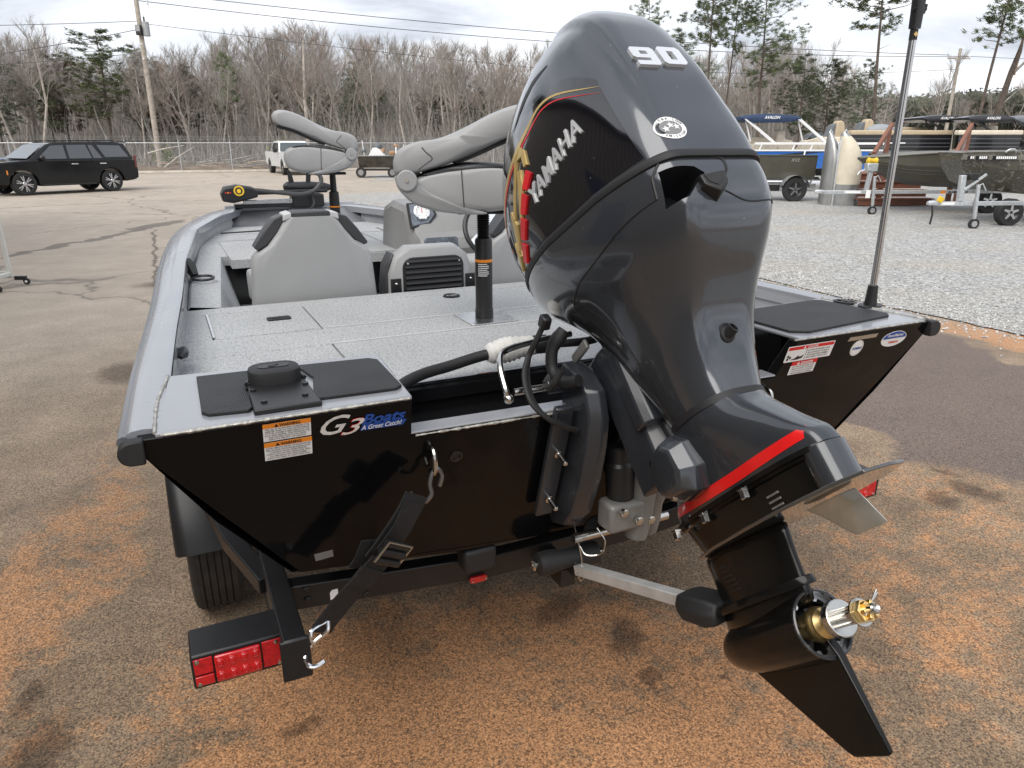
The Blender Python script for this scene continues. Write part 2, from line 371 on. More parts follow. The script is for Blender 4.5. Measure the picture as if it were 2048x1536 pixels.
# ================================================================ setting: ground
def sheet(name, pts, z, m, sub=None):
    b = MB(); b.add([(x, y, z) for x, y in pts], [tuple(range(len(pts)))]); return tag(b.build(name, m, None, False), kind='structure')
sheet('ground', [(-700, -700), (700, -700), (700, 900), (-700, 900)], 0, m_asphalt)
def wavy(pts, amp, n=10, seed=1):
    r = random.Random(seed); o = []
    for (x0, y0), (x1, y1) in zip(pts, pts[1:] + pts[:1]):
        for i in range(n):
            t = i / n; o.append((lerp(x0, x1, t) + r.uniform(-amp, amp), lerp(y0, y1, t) + r.uniform(-amp, amp)))
    return o
sheet('gravel_yard', wavy([(6.3, -30), (6.25, 2.4), (6.25, 3.4), (6.15, 4.6), (6.2, 6.2), (5.9, 12), (-.2, 18.4), (1.1, 20.6), (5.2, 25.6), (9, 26.5), (40, 33), (80, 30), (80, -30)], .035, 8, 3), .012, m_gravel)
sheet('gravel_verge', wavy([(8.2, 34.5), (9.5, 37), (9.0, 41), (22, 44), (60, 46), (60, 38), (24, 36)], .15, 8, 5), .008, m_gravel)
# ground beyond the lot: leaf litter rising gently
b = MB(); gx = [-160 + i * 8 for i in range(46)]; gy = [0, 3, 8, 16, 30, 60, 120, 240]
def fence_y(x): return 51 - .05 * x
vsx = []
for j, d in enumerate(gy):
    for i, x in enumerate(gx): vsx.append((x, fence_y(x) - 1.2 + d, .03 + .004 * d + (rnd.uniform(-.12, .2) if 0 < j else 0)))
n = len(gx); b.add(vsx, [(j * n + i, j * n + i + 1, (j + 1) * n + i + 1, (j + 1) * n + i) for j in range(len(gy) - 1) for i in range(n - 1)])
tag(b.build('woodland_ground', m_litter), kind='structure')
b = MB(); b.tube([(x, fence_y(x) - 1.25, .03) for x in range(-60, 70, 3)], .14, 6)
tag(b.build('kerb', mat('pale_concrete', (.42, .38, .32), .9, var=.2, vs=3)), kind='structure')
# loose stones along the ragged gravel edge and over the nearest gravel
r = random.Random(21); b = MB()
def stone(p, s_):
    k = [Vector((r.uniform(-1, 1), r.uniform(-1, 1), r.uniform(-.6, .9))) for _ in range(2)]
    pts = [Vector((1, 0, 0)), Vector((-1, 0, 0)), Vector((0, 1, 0)), Vector((0, -1, 0)), Vector((0, 0, .8)), Vector((0, 0, -.6))]
    pts = [p + (v + Vector((r.gauss(0, .25), r.gauss(0, .25), r.gauss(0, .2)))) * s_ for v in pts]
    b.add(pts, [(0, 2, 4), (2, 1, 4), (1, 3, 4), (3, 0, 4), (2, 0, 5), (1, 2, 5), (3, 1, 5), (0, 3, 5)])
EDG = [(6.25, 1.2), (6.25, 3.4), (6.15, 4.6), (6.2, 6.2), (6.1, 9.0), (5.9, 12)]
for i in range(9000):
    y = r.uniform(1.2, 11); x0 = interp([(q, p) for p, q in EDG], y); d = r.gauss(.25, .35) if i % 2 else abs(r.gauss(0, 2.2)); stone(Vector((x0 + d, y, .016 if d > 0 else .004)), r.uniform(.007, .019))
stn = b.build('gravel_stones', None or mat('loose_stone', (.42, .42, .405), .85, var=.5, vs=30), None, False); tag(stn, 'loose pale stones of the gravel yard beside the stern', 'gravel', kind='stuff')
# ================================================================ the boat (stern at y = 0, bow towards +y)
boat = thing('bass_boat', 'black aluminium fishing boat with grey gunwales and speckled deck on a black trailer', 'boat')
ZT = 1.21; DK = 1.10
OUT = [(0, 1.215), (.49, 1.2), (.97, 1.175), (1.46, 1.152), (2.35, 1.12), (3.0, 1.08), (3.49, 1.04), (4.0, .975), (4.4, .90), (4.8, .81), (5.15, .70), (5.4, .56)]
def smoothtab(tab, n=3):
    p = curve([(a, b, 0) for a, b in tab], n); return [(q.x, q.y) for q in p]
OUTS = smoothtab(OUT)
def gx_(y): return interp(OUTS, y)
def rake(z): return .30 * max(0, (ZT - z))
# --- hull shell
b = MB(); rings = []
for y, gx in OUTS:
    k = max(0, (y - 3.2) / 2.2); cx = gx * .745; zc = .745 + .35 * k ** 1.8; zk = .64 + .42 * k ** 1.8
    ry = lambda z: rake(z) if y < .01 else y
    rings.append([(-gx + .035, ry(1.17), 1.17), (-lerp(gx, cx, .5), ry(lerp(1.17, zc, .5)), lerp(1.17, zc, .5)), (-cx, ry(zc), zc), (-cx * .5, ry((zc + zk) / 2), lerp(zc, zk, .55)), (0, ry(zk), zk),
                  (cx * .5, ry((zc + zk) / 2), lerp(zc, zk, .55)), (cx, ry(zc), zc), (lerp(gx, cx, .5), ry(lerp(1.17, zc, .5)), lerp(1.17, zc, .5)), (gx - .035, ry(1.17), 1.17)])
b.loft(rings, closed=False)
hull = b.build('hull', m_black, boat, True, angle=25)
# bow closing panel
b = MB(); r = rings[-1]; b.add(list(r) + [(p[0] * .97, p[1] + .04, p[2]) for p in r], [(i, i + 1, i + 10, i + 9) for i in range(8)] + [tuple(range(9, 18))]); b.build('bow_plate', m_black, boat)
# --- transom: plate with the motor notch, outer face raked
tp = [(-1.185, 1.205), (-.613, 1.205), (-.609, 1.10), (-.30, 1.097), (.30, 1.09), (.545, 1.085), (.59, 1.205), (1.185, 1.205), (1.17, 1.15), (.905, .765), (.885, .735), (.45, .67), (0, .64), (-.45, .67), (-.885, .735), (-.905, .765), (-1.17, 1.15)]
def tpt(x, z, off=0): return Vector((x, rake(z) - off, z))
b = MB(); n = len(tp)
b.add([tpt(x, z) for x, z in tp] + [tpt(x, z, -.04) for x, z in tp], [tuple(range(n)), tuple(range(n, 2 * n))[::-1]] + [(i, (i + 1) % n, (i + 1) % n + n, i + n) for i in range(n)])
b.build('transom', m_black, boat, True, bevel=.004, angle=20)
b = MB(); b.prism([(-.611, -.003), (.544, -.003), (.544, .058), (-.611, .058)], (0, .033, 1.0985), (1, 0, -.012), (0, 1, 0), .006); b.build('transom_cap', m_grey, boat, bevel=.003)
TN = Flat(tpt(0, 1.2), (1, 0, 0), tpt(0, 1.2) - tpt(0, .8)); TN.n = -TN.n if TN.n.y > 0 else TN.n
# --- gunwales: flat top, rolled outer edge
def gunwale(name, side):
    ring = []
    for y, gx in [(.034, 1.214)] + OUTS[1:]:
        inner = interp([(0, 1.13), (.38, 1.114), (.92, 1.086), (1.51, 1.048), (2.46, 1.0), (3.86, .875), (4.6, .70), (5.2, .49), (5.4, .40)], y); z = ZT + .002 * y
        prof = [(inner, z - .05), (inner, z), (inner + .012, z + .004), (lerp(inner, gx, .5), z + .006), (gx - .022, z + .004), (gx - .009, z - .003), (gx - .003, z - .013), (gx - .004, z - .026), (gx - .014, z - .034), (gx - .035, z - .036), (gx - .04, z - .025)]
        ring.append([(side * x, y, zz) for x, zz in prof])
    b = MB(); b.loft(ring); return b.build(name, m_grey, boat, True, angle=50)
gunwale('gunwale', -1); gunwale('gunwale', 1)
for s in (-1, 1):                                  # black rub insert along the rolled edge and the rubber end cap
    b = MB(); b.tube([(s * (gx - .004), y, ZT + .002 * y - .017) for y, gx in [(.034, 1.214)] + OUTS[1:]], .013, 8); b.build('rub_rail', m_grey2, boat)
    b = MB(); pr_ = [(s * 1.172, ZT - .002), (s * 1.195, ZT - .002)] + [(s * (1.195 + .026 * math.sin(R(a))), ZT - .028 + .026 * math.cos(R(a))) for a in range(15, 181, 15)] + [(s * 1.172, ZT - .054)]
    b.prism(pr_, (0, -.012, 0), (1, 0, 0), (0, 0, 1), -.028); b.build('end_cap', m_rub, boat, bevel=.004)
b = MB(); b.tube([(-.57, 5.42, 1.225), (-.3, 5.44, 1.226), (.3, 5.44, 1.226), (.57, 5.42, 1.225)], .022, 8); b.build('bow_rail', m_grey, boat)
# --- inner sides: grey lining from gunwale down to the deck
INN = [(.36, 1.112), (.92, 1.084), (1.51, 1.046), (2.46, .998), (3.86, .872), (4.6, .72), (5.1, .54)]
for s in (-1, 1):
    b = MB(); b.loft([[(s * x, y, ZT - .004), (s * (x + .012), y, 1.15), (s * (x - .004), y, DK - .03)] for y, x in smoothtab(INN)], closed=False); b.build('side_lining', m_grey if s > 0 else m_carpet, boat)
# --- corner wings at the stern
wl = [(-1.150, .002), (-.613, .002), (-.590, .375), (-1.118, .405)]
b = MB(); b.prism(wl, (0, 0, 1.204), (1, 0, 0), (0, 1, 0), .010); b.build('corner_wing', m_grey, boat, bevel=.003)
wr = [(.592, .002), (1.150, .002), (1.118, .405), (.58, .36)]
b = MB(); b.prism(wr, (0, 0, 1.204), (1, 0, 0), (0, 1, 0), .010); b.build('corner_wing', m_grey, boat, bevel=.003)
b = MB(); b.b2((-1.11, .372, 1.085), (-.59, .386, 1.208)); b.build('wing_face', m_grey, boat); b = MB(); b.b2((.58, .36, 1.085), (1.11, .374, 1.208)); b.build('wing_face', m_grey, boat)
# weld beads on the wings
m_weld = mat('weld_bead', (.45, .44, .40), .45, metal=.6, var=.4, vs=90, bump=.8, bs=220)
def bead(pts, r=.0045, nm='weld_bead'):
    p = curve(pts, 14); rr = random.Random(len(pts)); b = MB(); b.tube(p, [r * rr.uniform(.6, 1.25) for _ in p], 6); return b.build(nm, m_weld, boat)
bead([(-1.150, .004, 1.215), (-1.143, .2, 1.215), (-1.118, .40, 1.215)], .0045); bead([(1.150, .004, 1.215), (1.118, .40, 1.215)], .005)
b = MB(); p = [(-1.14 + .0106 * i, -.002, 1.2105) for i in range(50)]; b.tube(p, [.0035 * rnd.uniform(.5, 1.4) for _ in p], 6); b.build('weld_bead', m_weld, boat)
b = MB(); p = [(-.60 + .011 * i, rake(1.10) - .002, 1.102 - .012 * (.011 * i)) for i in range(98)]; b.tube(p, [.0035 * rnd.uniform(.4, 1.5) for _ in p], 6); b.build('weld_bead', m_weld, boat)
b = MB(); p = [(.57 + .0116 * i, -.002, 1.2105) for i in range(50)]; b.tube(p, [.003 * rnd.uniform(.5, 1.3) for _ in p], 6); b.build('weld_bead', m_weld, boat)
# --- ribbed step mats
def ribbed_mat():
    m = bpy.data.materials.new('ribbed_black_foam'); m.use_nodes = True; t = m.node_tree; q = t.nodes['Principled BSDF']
    q.inputs['Base Color'].default_value = (.012, .012, .013, 1); q.inputs['Roughness'].default_value = .55
    co = t.nodes.new('ShaderNodeTexCoord'); wv = t.nodes.new('ShaderNodeTexWave'); wv.inputs['Scale'].default_value = 75; wv.bands_direction = 'X'
    t.links.new(co.outputs['Object'], wv.inputs['Vector']); nn = gnoise(t, co.outputs['Object'], 400, 2)
    h = gmath(t, 'ADD', wv.outputs['Fac'], gmath(t, 'MULTIPLY', nn, .7)); bp = t.nodes.new('ShaderNodeBump'); bp.inputs['Strength'].default_value = .45; bp.inputs['Distance'].default_value = .002
    t.links.new(h, bp.inputs['Height']); t.links.new(bp.outputs[0], q.inputs['Normal'])
    t.links.new(ramp(t, gnoise(t, co.outputs['Object'], 9, 6), [(.3, (.009, .009, .010)), (.7, (.022, .022, .023))]), q.inputs['Base Color']); return m
m_mat = ribbed_mat()
ml = [(-1.055, .345), (-1.058, .075), (-1.045, .055), (-.965, .045), (-.955, .062), (-.955, .19), (-.94, .215), (-.925, .215), (-.915, .31), (-.87, .335), (-.815, .325), (-.795, .215), (-.80, .20), (-.822, .07), (-.815, .058), (-.635, .052), (-.617, .068), (-.612, .30), (-.63, .322)]
b = MB(); b.prism(ml, (0, 0, 1.2145), (1, 0, 0), (0, 1, 0), .008); b.build('step_mat', m_mat, boat, bevel=.002)
mr_ = [(.66, .03), (1.07, .075), (1.094, .10), (1.06, .35), (1.03, .368), (.63, .335), (.60, .30), (.61, .06)]
b = MB(); b.prism(mr_, (0, 0, 1.2145), (1, 0, 0), (0, 1, 0), .008); b.build('step_mat', m_mat, boat, bevel=.002)
# --- fuel filler
ff = MB(); fp = [(-.072, -.185), (.072, -.185), (.066, .0)] + [(.066 * math.cos(R(a)), .06 * math.sin(R(a))) for a in range(15, 180, 15)] + [(-.066, .0)]
ff.prism(fp, (-.885, .205, 1.2145), (1, .0, 0), (0, 1, 0), .012); fo = ff.build('fuel_filler', m_blk, boat, bevel=.003)
b = MB(); b.loft([[(-.885 + x * k, .225 + y * k, z) for x, y in rrect(-.06, -.05, .06, .045, .035)] for z, k in ((1.226, 1.0), (1.250, 1.0), (1.257, .96), (1.260, .87))]); b.build('filler_cap', m_rub, fo, True)
f = Flat((-.885, .225, 1.260), (1, 0, 0), (0, 1, 0)); f.poly('cap_badge', rrect(-.036, -.014, .036, .014, .012), m_blk, fo)
f.poly('pump_symbol', [(-.012, -.008), (.004, -.008), (.004, .0), (.012, .0), (.012, .008), (.004, .006), (-.012, .006)], m_ink, fo, h=.003)
for x, y in ((-.06, .0), (.06, .02), (-.058, -.05), (.06, -.05), (-.045, -.14), (.045, -.13)):
    b = MB(); b.cyl((-.885 + x, .205 + y, 1.226), (-.885 + x, .205 + y, 1.231), .007, 8); b.build('screw', m_blk, fo)
b = MB(); b.tube([(-.885 + x * 1.0, .205 + y, 1.228) for x, y in fp[2:]] , .006, 6); b.build('rim', m_blk, fo)
# --- motor well between the wings
b = MB(); b.b2((-.61, .40, .88), (.60, .412, DK - .002)); b.build('well_bulkhead', m_hullin, boat)
b = MB(); b.b2((-.625, .09, .88), (-.613, .40, 1.2035)); b.build('well_side', m_grey, boat); b = MB(); b.b2((.597, .08, .88), (.606, .40, 1.2035)); b.build('well_side', m_hullin, boat)
b = MB(); b.b2((-.61, .155, .90), (.585, .40, .912)); b.build('well_floor', m_grey2, boat)
b = MB(); b.lathe([(0, .03), (.008, .03), (.010, .024), (.004, .018)], (-.6125, .13, 1.15), (1, 0, 0), 20); b.build('hose_port', m_rub, boat)
b = MB(); b.lathe([(0, .035), (.004, .035), (.006, .025)], (-.20, .41, 1.0), (0, -1, 0), 20); b.build('hose_port', m_rub, boat)
# --- decks: recessed base and separate lids
b = MB(); b.b2((-1.105, .387, 1.05), (1.105, 1.735, 1.088)); b.build('deck_base', m_hullin, boat)
def slab(name, x0, y0, x1, y1, z=DK, t=.02, g=.003, m=None):
    b = MB(); b.b2((x0 + g, y0 + g, z - t), (x1 - g, y1 - g, z)); return b.build(name, m or m_carpet, boat, bevel=.003)
slab('deck_panel', -1.11, .387, -.60, .957); slab('hatch_lid', -.60, .415, .66, .957); slab('deck_panel', .66, .387, 1.11, .957)
slab('deck_panel', -1.11, .957, 1.11, 1.195); slab('deck_panel', -1.11, 1.195, -.97, 1.625)
hl = slab('hatch_lid', -.97, 1.2, -.585, 1.62); slab('hatch_lid', -.585, 1.195, 1.0, 1.625); slab('deck_panel', 1.0, 1.195, 1.11, 1.625)
slab('deck_panel', -1.11, 1.625, 1.11, 1.745, t=.06)
b = MB(); b.b2((-.60, .41, DK - .018), (.60, .418, DK + .002)); b.build('edge_trim', m_hullin, boat)
for y, x0, x1 in ((1.196, -.57, 1.0), (.958, -.60, .66)):
    b = MB(); b.b2((x0, y - .0045, DK - .001), (x1, y + .0045, DK + .0035)); b.build('trim_strip', m_vinyl3, boat)
b = MB(); b.b2((-.972, 1.21, DK - .001), (-.964, 1.62, DK + .004)); b.build('trim_strip', m_alu, boat)
b = MB(); b.prism(rrect(-.046, -.026, .046, .026, .012), (-.712, 1.425, DK + .0005), (1, .02, 0), (0, 1, 0), .006); lt = b.build('hatch_latch', m_rub, boat, bevel=.002)
b = MB(); b.prism(rrect(-.03, -.014, .005, .014, .01), (-.712, 1.425, DK + .0066), (1, .02, 0), (0, 1, 0), .0015); b.build('latch_pocket', m_ink, lt, False)
b = MB(); b.prism(rrect(-.10, -.10, .10, .10, .012), (.04, 1.085, DK + .0005), (1, 0, 0), (0, 1, 0), .0045); bp_ = b.build('seat_base_plate', m_alu, boat, bevel=.001)
for x, y in ((-.085, -.085), (.085, -.085), (.085, .085), (-.085, .085)):
    b = MB(); b.ball((.04 + x, 1.085 + y, DK + .005), .007, 8, 4, (1, 1, .4)); b.build('screw', m_steel, bp_)
b = MB(); b.lathe([(0, .038), (.006, .038), (.009, .033), (.006, .028)], (.069, 1.547, DK), (0, 0, 1), 24); dp = b.build('deck_pull', m_rub, boat)
b = MB(); b.box((.069, 1.547, DK + .007), (.05, .018, .004)); b.build('pull_bar', m_steel, dp, bevel=.002)
# cleats
for s in (-1, 1):
    x = s * 1.085; b = MB(); b.tube([(x, .79, 1.155), (x - s * .012, .81, 1.158), (x - s * .016, .84, 1.158), (x - s * .012, .87, 1.158), (x, .89, 1.155)], [.006, .012, .010, .012, .006], 8)
    b.M = None; b.cyl((x + s * .02, .825, 1.155), (x - s * .012, .825, 1.158), .012, 8); b.cyl((x + s * .02, .855, 1.155), (x - s * .012, .855, 1.158), .012, 8); b.build('cleat', m_blk, boat)
# grey bottle-holder ring on the port side
b = MB(); rr = [(-.985 + .05 + .05 * math.cos(a), 2.40 + .07 * math.sin(a), 1.125) for a in [2 * PI * i / 20 for i in range(20)]]
b.tube(rr + [rr[0]], .007, 6, False); b.tube([(-1.0, 2.50, 1.20), (-.985, 2.48, 1.17), (-.97, 2.45, 1.13)], [.025, .03, .02], 8); b.build('rod_holder', m_blk, boat)
# port side deck, cockpit tub, front deck
b = MB(); yy = [1.745, 2.2, 2.7, 3.07, 3.32]; 
b.loft([[(-interp(INN, y), y, DK), (-(interp(INN, y) - .012), y, DK + .012), (-interp([(1.7, .908), (3.3, .785)], y), y, DK), (-interp([(1.7, .90), (3.3, .78)], y), y, DK - .01), (-interp([(1.7, .74), (3.3, .70)], y), y, .76)] for y in yy], closed=False); b.build('side_box', m_carpet, boat, True, angle=25)
b = MB(); b.loft([[(interp(INN, y), y, DK), (interp([(1.7, .96), (3.3, .84)], y), y, DK), (interp([(1.7, .92), (3.3, .80)], y), y, .76)] for y in yy], closed=False); b.build('side_box', m_carpet, boat, True, angle=25)
b = MB(); b.b2((-.80, 1.70, .735), (.95, 3.40, .755)); b.build('cockpit_floor', m_carpet, boat)
b = MB(); b.b2((-.90, 1.70, .76), (.95, 1.735, 1.038)); b.build('cockpit_bulkhead', m_carpet, boat)
for i, y in enumerate([1.80 + .11 * k for k in range(14)]):
    b = MB(); b.ball((-(interp(INN, y) - .05), y, DK + .002), .006, 6, 4, (1, 1, .5)); b.build('rivet', m_alu, boat)
fd = [(-interp(INN, y), y) for y in (3.32, 3.6, 3.9, 4.2, 4.5, 4.8, 5.05)]; fd = [(-.785, 3.32), (-.775, 3.08), (.62, 3.08), (.62, 3.32)][::-1] + fd + [(-x, y) for x, y in fd[::-1]]
b = MB(); b.prism([(-x, y) for x, y in fd], (0, 0, DK - .06), (1, 0, 0), (0, 1, 0), .056); b.build('front_deck', m_carpet, boat, True)
slab('hatch_lid', -.745, 3.09, .30, 4.02, z=DK + .006, t=.055); slab('hatch_lid', .305, 3.2, .62, 4.15, z=DK + .006, t=.05)
b = MB(); b.b2((-.745, 4.017, DK + .004), (.30, 4.023, DK + .009)); b.build('trim_strip', m_alu, boat); b = MB(); b.b2((.30, 4.147, DK + .004), (.72, 4.153, DK + .009)); b.build('trim_strip', m_alu, boat)
b = MB(); b.b2((-.76, 3.42, .76), (.62, 3.43, 1.04)); b.build('locker_back', m_hullin, boat); b = MB(); b.b2((-.76, 3.1, .755), (.62, 3.42, .766)); b.build('locker_floor', m_carpet, boat)
b = MB(); b.tube([(-.695, 4.485, DK + .012), (-.32, 4.53, DK + .014)], .006, 6); b.tube([(-.34, 4.53, DK + .014), (-.30, 4.545, DK + .02), (-.30, 4.50, DK + .02)], .006, 6); b.build('rod_strap', m_rub, boat)
b = MB(); b.prism(rrect(-.10, -.13, .10, .13, .01), (.62, 4.38, DK + .0002), (1, 0, 0), (0, 1, 0), .005); rp_ = b.build('recess_plate', m_carpet, boat, bevel=.002)
for y in (4.34, 4.42):
    b = MB(); b.cyl((.61, y, DK + .0055), (.61, y, DK + .009), .03, 16); b.build('port', m_rub, rp_)
# bow face panels with tread plate
b = MB(); b.add([(-.60, 5.02, DK - .01), (.75, 5.0, DK - .01), (.62, 5.30, 1.215), (-.50, 5.32, 1.215), (-.60, 5.05, DK - .01), (.75, 5.03, DK - .01), (.62, 5.33, 1.215), (-.50, 5.35, 1.215)], [(0, 1, 2, 3), (4, 7, 6, 5), (0, 4, 5, 1), (1, 5, 6, 2), (2, 6, 7, 3), (3, 7, 4, 0)]); b.build('bow_panel', m_grey2, boat)
b = MB(); b.b2((-.58, 5.30, 1.205), (.66, 5.44, 1.222)); b.build('bow_platform', m_grey, boat, bevel=.004)
m_diamond = mat('diamond_plate', (.42, .45, .50), .35, metal=.6, var=.3, vs=60, bump=.8, bs=90)
b = MB(); b.add([(-.06, 5.115, 1.125), (.22, 5.115, 1.125), (.20, 5.265, 1.212), (-.05, 5.265, 1.212), (-.06, 5.125, 1.125), (.22, 5.125, 1.125), (.20, 5.275, 1.212), (-.05, 5.275, 1.212)], [(0, 1, 2, 3), (4, 7, 6, 5), (0, 4, 5, 1), (1, 5, 6, 2), (2, 6, 7, 3), (3, 7, 4, 0)]); b.build('tread_plate', m_diamond, boat)
for p in ((-.045, 5.12, 1.133), (.205, 5.12, 1.133), (.19, 5.26, 1.209), (-.04, 5.26, 1.209)):
    b = MB(); b.ball(p, .008, 8, 4); b.build('screw', m_blk, boat)
# --- console with gauges, switch panel and wheel
cs = MB()
prof = [(2.62, .76), (2.62, 1.16), (2.66, 1.22), (2.74, 1.25), (2.80, 1.33), (2.86, 1.40), (3.2, 1.42), (3.42, 1.36), (3.5, 1.1), (3.5, .76)]
def csec(x, k): return [(x, 3.06 + (y - 3.06) * k, .76 + (z - .76) * (1 - (1 - k) * .35)) for y, z in prof]
cs.loft([csec(.275, .82), csec(.30, .97), csec(.34, 1.0), csec(.98, 1.0), csec(1.03, .94)]); con = cs.build('console', mat('console_plastic', (.245, .245, .24), .45, var=.05, bump=.1, bs=300), boat, True, angle=28)
m_carb = mat('weave_panel', (.13, .15, .18), .3, coat=.4, var=.5, vs=55)
sf = Flat((.395, 2.615, 1.185), (1, .0, 0), (0, .05, 1))
pk = Flat((.30, 2.585, 1.12), (1, 0, 0), (0, .15, 1)); pk.poly('switch_panel', rrect(.0, .0, .21, .115, .02), m_carb, con, h=.012)
for x, y, w_, h_ in ((.045, .03, .035, .04), (.10, .055, .03, .055), (.155, .075, .018, .018), (.165, .03, .02, .02)): pk.poly('switch', rrect(x - w_ / 2, y - h_ / 2, x + w_ / 2, y + h_ / 2, .008), m_blk, con, h=.022)
gp = Flat((.275, 2.79, 1.295), (1, .0, 0), (0, .45, 1)); gp.poly('gauge_bezel', [(.0, -.03), (.13, -.005), (.18, .05), (.16, .13), (.0, .13)], m_blk, con, h=.014)
gp.poly('gauge_panel', [(.012, -.016), (.12, .004), (.163, .052), (.145, .12), (.012, .12)], m_carb, con, h=.018)
gc = gp.P(.083, .068, .018)
b = MB(); b.lathe([(0, .05), (.012, .05), (.014, .044), (.008, .042)], gc, gp.n, 28); gr = b.build('gauge', m_chrome, con)
b = MB(); b.lathe([(0, .042), (.009, .042)], gc, gp.n, 28); b.build('dial', m_white, gr)
fg = Flat(gc + gp.n * .0095, gp.u, gp.v); fg.poly('needle', [(-.002, -.006), (.002, -.006), (.001, .03), (-.001, .03)], m_red, gr)
for k in range(9):
    a = R(-130 + 32.5 * k); fg.poly('tick', [(.030 * math.sin(a) - .0015, .030 * math.cos(a) - .0015), (.030 * math.sin(a) + .0015, .030 * math.cos(a) - .0015), (.036 * math.sin(a) + .0015, .036 * math.cos(a)), (.036 * math.sin(a) - .0015, .036 * math.cos(a))], m_ink, gr)
m_wheel = mat('black_wheel_grip', (.014, .014, .015), .4)
wc = Vector((.70, 2.50, 1.27)); wn = Vector((0, -1, .55)).normalized(); wu = Vector((1, 0, 0)); wv_ = wn.cross(wu).normalized()
b = MB(); b.tube([wc + (wu * math.cos(2 * PI * i / 36) + wv_ * math.sin(2 * PI * i / 36)) * .175 for i in range(37)], .015, 8, False); sw = b.build('steering_wheel', m_wheel, con)
for k in range(3):
    a = R(90 + 120 * k); d = wu * math.cos(a) + wv_ * math.sin(a); q = wn.cross(d)
    b = MB(); b.add([wc + d * .03 + q * .05, wc + d * .03 - q * .05, wc + d * .165 - q * .03, wc + d * .165 + q * .03] + [wc - wn * .012 + d * .03 + q * .05, wc - wn * .012 + d * .03 - q * .05, wc - wn * .012 + d * .165 - q * .03, wc - wn * .012 + d * .165 + q * .03], [(0, 1, 2, 3), (7, 6, 5, 4), (0, 4, 5, 1), (1, 5, 6, 2), (2, 6, 7, 3), (3, 7, 4, 0)]); b.build('spoke', m_chrome, sw)
b = MB(); b.lathe([(-.06, .04), (.0, .055), (.012, .05), (.018, .03)], wc, wn, 24); b.build('hub', m_alu, sw)
# --- transom fittings and stickers
def eye(x, z, name='tie_down_eye'):
    p = tpt(x, z); b = MB(); b.tube(curve([p + Vector((0, 0, .035)), p + Vector((0, -.03, .03)), p + Vector((0, -.04, 0)), p + Vector((0, -.03, -.03)), p + Vector((0, 0, -.035))], 5), .0065, 8); return b.build(name, m_steel, boat)
eye(-.558, 1.026); eye(.526, 1.018)
b = MB(); b.lathe([(0, .017), (.004, .017), (.005, .011), (.001, .010)], tpt(-.488, 1.016), (0, -1, -.3), 20); b.build('drain_fitting', m_blk, boat)
def sticker(x0, z0, x1, z1, slant=0.): return [(x0, z0), (x1, z0), (x1 + slant, z1), (x0 + slant, z1)]
o0 = tpt(0, 1.2)
S = Flat(o0, (1, 0, 0), tpt(0, 1.2) - tpt(0, .8)); 
if S.n.y > 0: S.n = -S.n
S.n = Vector((0, -1, -.2)).normalized() if False else S.n
class SF(Flat):
    def poly(s, name, pts, m, parent, h=.0015, label=None):
        a = [s.P(x, y, .0003) for x, y in pts]; c = [s.P(x, y, h) for x, y in pts]; n = len(pts)
        b = MB(); b.add(a + c, [tuple(range(n))[::-1], tuple(range(n, 2 * n))] + [(i, (i + 1) % n, (i + 1) % n + n, i + n) for i in range(n)]); return b.build(name, m, parent, False, label=label)
S.__class__ = SF
W1 = ['THE USE OF AN ETHANOL BLENDED FUEL', 'GREATER THAN 10% CAN CAUSE DAMAGE', 'TO FUEL SYSTEM COMPONENTS IN THE', 'BOAT AND ENGINE.  THIS INCREASES THE', 'RISK FOR FIRE, WHICH CAN CAUSE', 'SERIOUS INJURY OR DEATH.']
W2 = ['AVOID SERIOUS INJURY OR DEATH FROM', 'FIRE OR EXPLOSION FROM LEAKING FUEL.', 'CONTENTS CAN BE UNDER PRESSURE.', 'OPEN SLOWLY IN WELL VENTILATED AREA.', 'NO SMOKING OR OPEN FLAMES.', 'CHECK FOR LEAKS AT LEAST ANNUALLY.']
def warning(x0, y1, w_, h_, lines, head='WARNING', mh=m_orange, mt=m_ink, slant=0.):
    q = S.poly('warning_sticker', [(x0, y1 - h_), (x0 + w_, y1 - h_), (x0 + w_ + slant, y1), (x0 + slant, y1)], m_white, boat, h=.001)
    hh = h_ * .24
    S.poly('header', [(x0 + slant * .76, y1 - hh), (x0 + w_ + slant * .76, y1 - hh), (x0 + w_ + slant, y1), (x0 + slant, y1)], mh, q, h=.0016)
    S.text('header_lettering', head, x0 + w_ * .56 + slant * .85, y1 - hh * .84, hh * .95, mt, q, h=.0022, align='CENTER', bold=.03, width=w_ * .44)
    tx = x0 + w_ * .28 + slant * .85; S.poly('alert_triangle', [(tx - hh * .42, y1 - hh * .85), (tx + hh * .42, y1 - hh * .85), (tx, y1 - hh * .15)], mt, q, h=.0022)
    k = (h_ - hh) / (len(lines) + .6)
    for i, l in enumerate(lines):
        S.text('small_print', l, x0 + w_ / 2 + slant * .3, y1 - hh - k * (i + .98), k * .95, m_ink, q, h=.0018, align='CENTER', bold=.012, width=w_ * (.93 if len(l) > 31 else .78), res=1)
    return q
warning(-.945, -.002, .101, .047, W1); warning(-.945, -.053, .102, .049, W2)
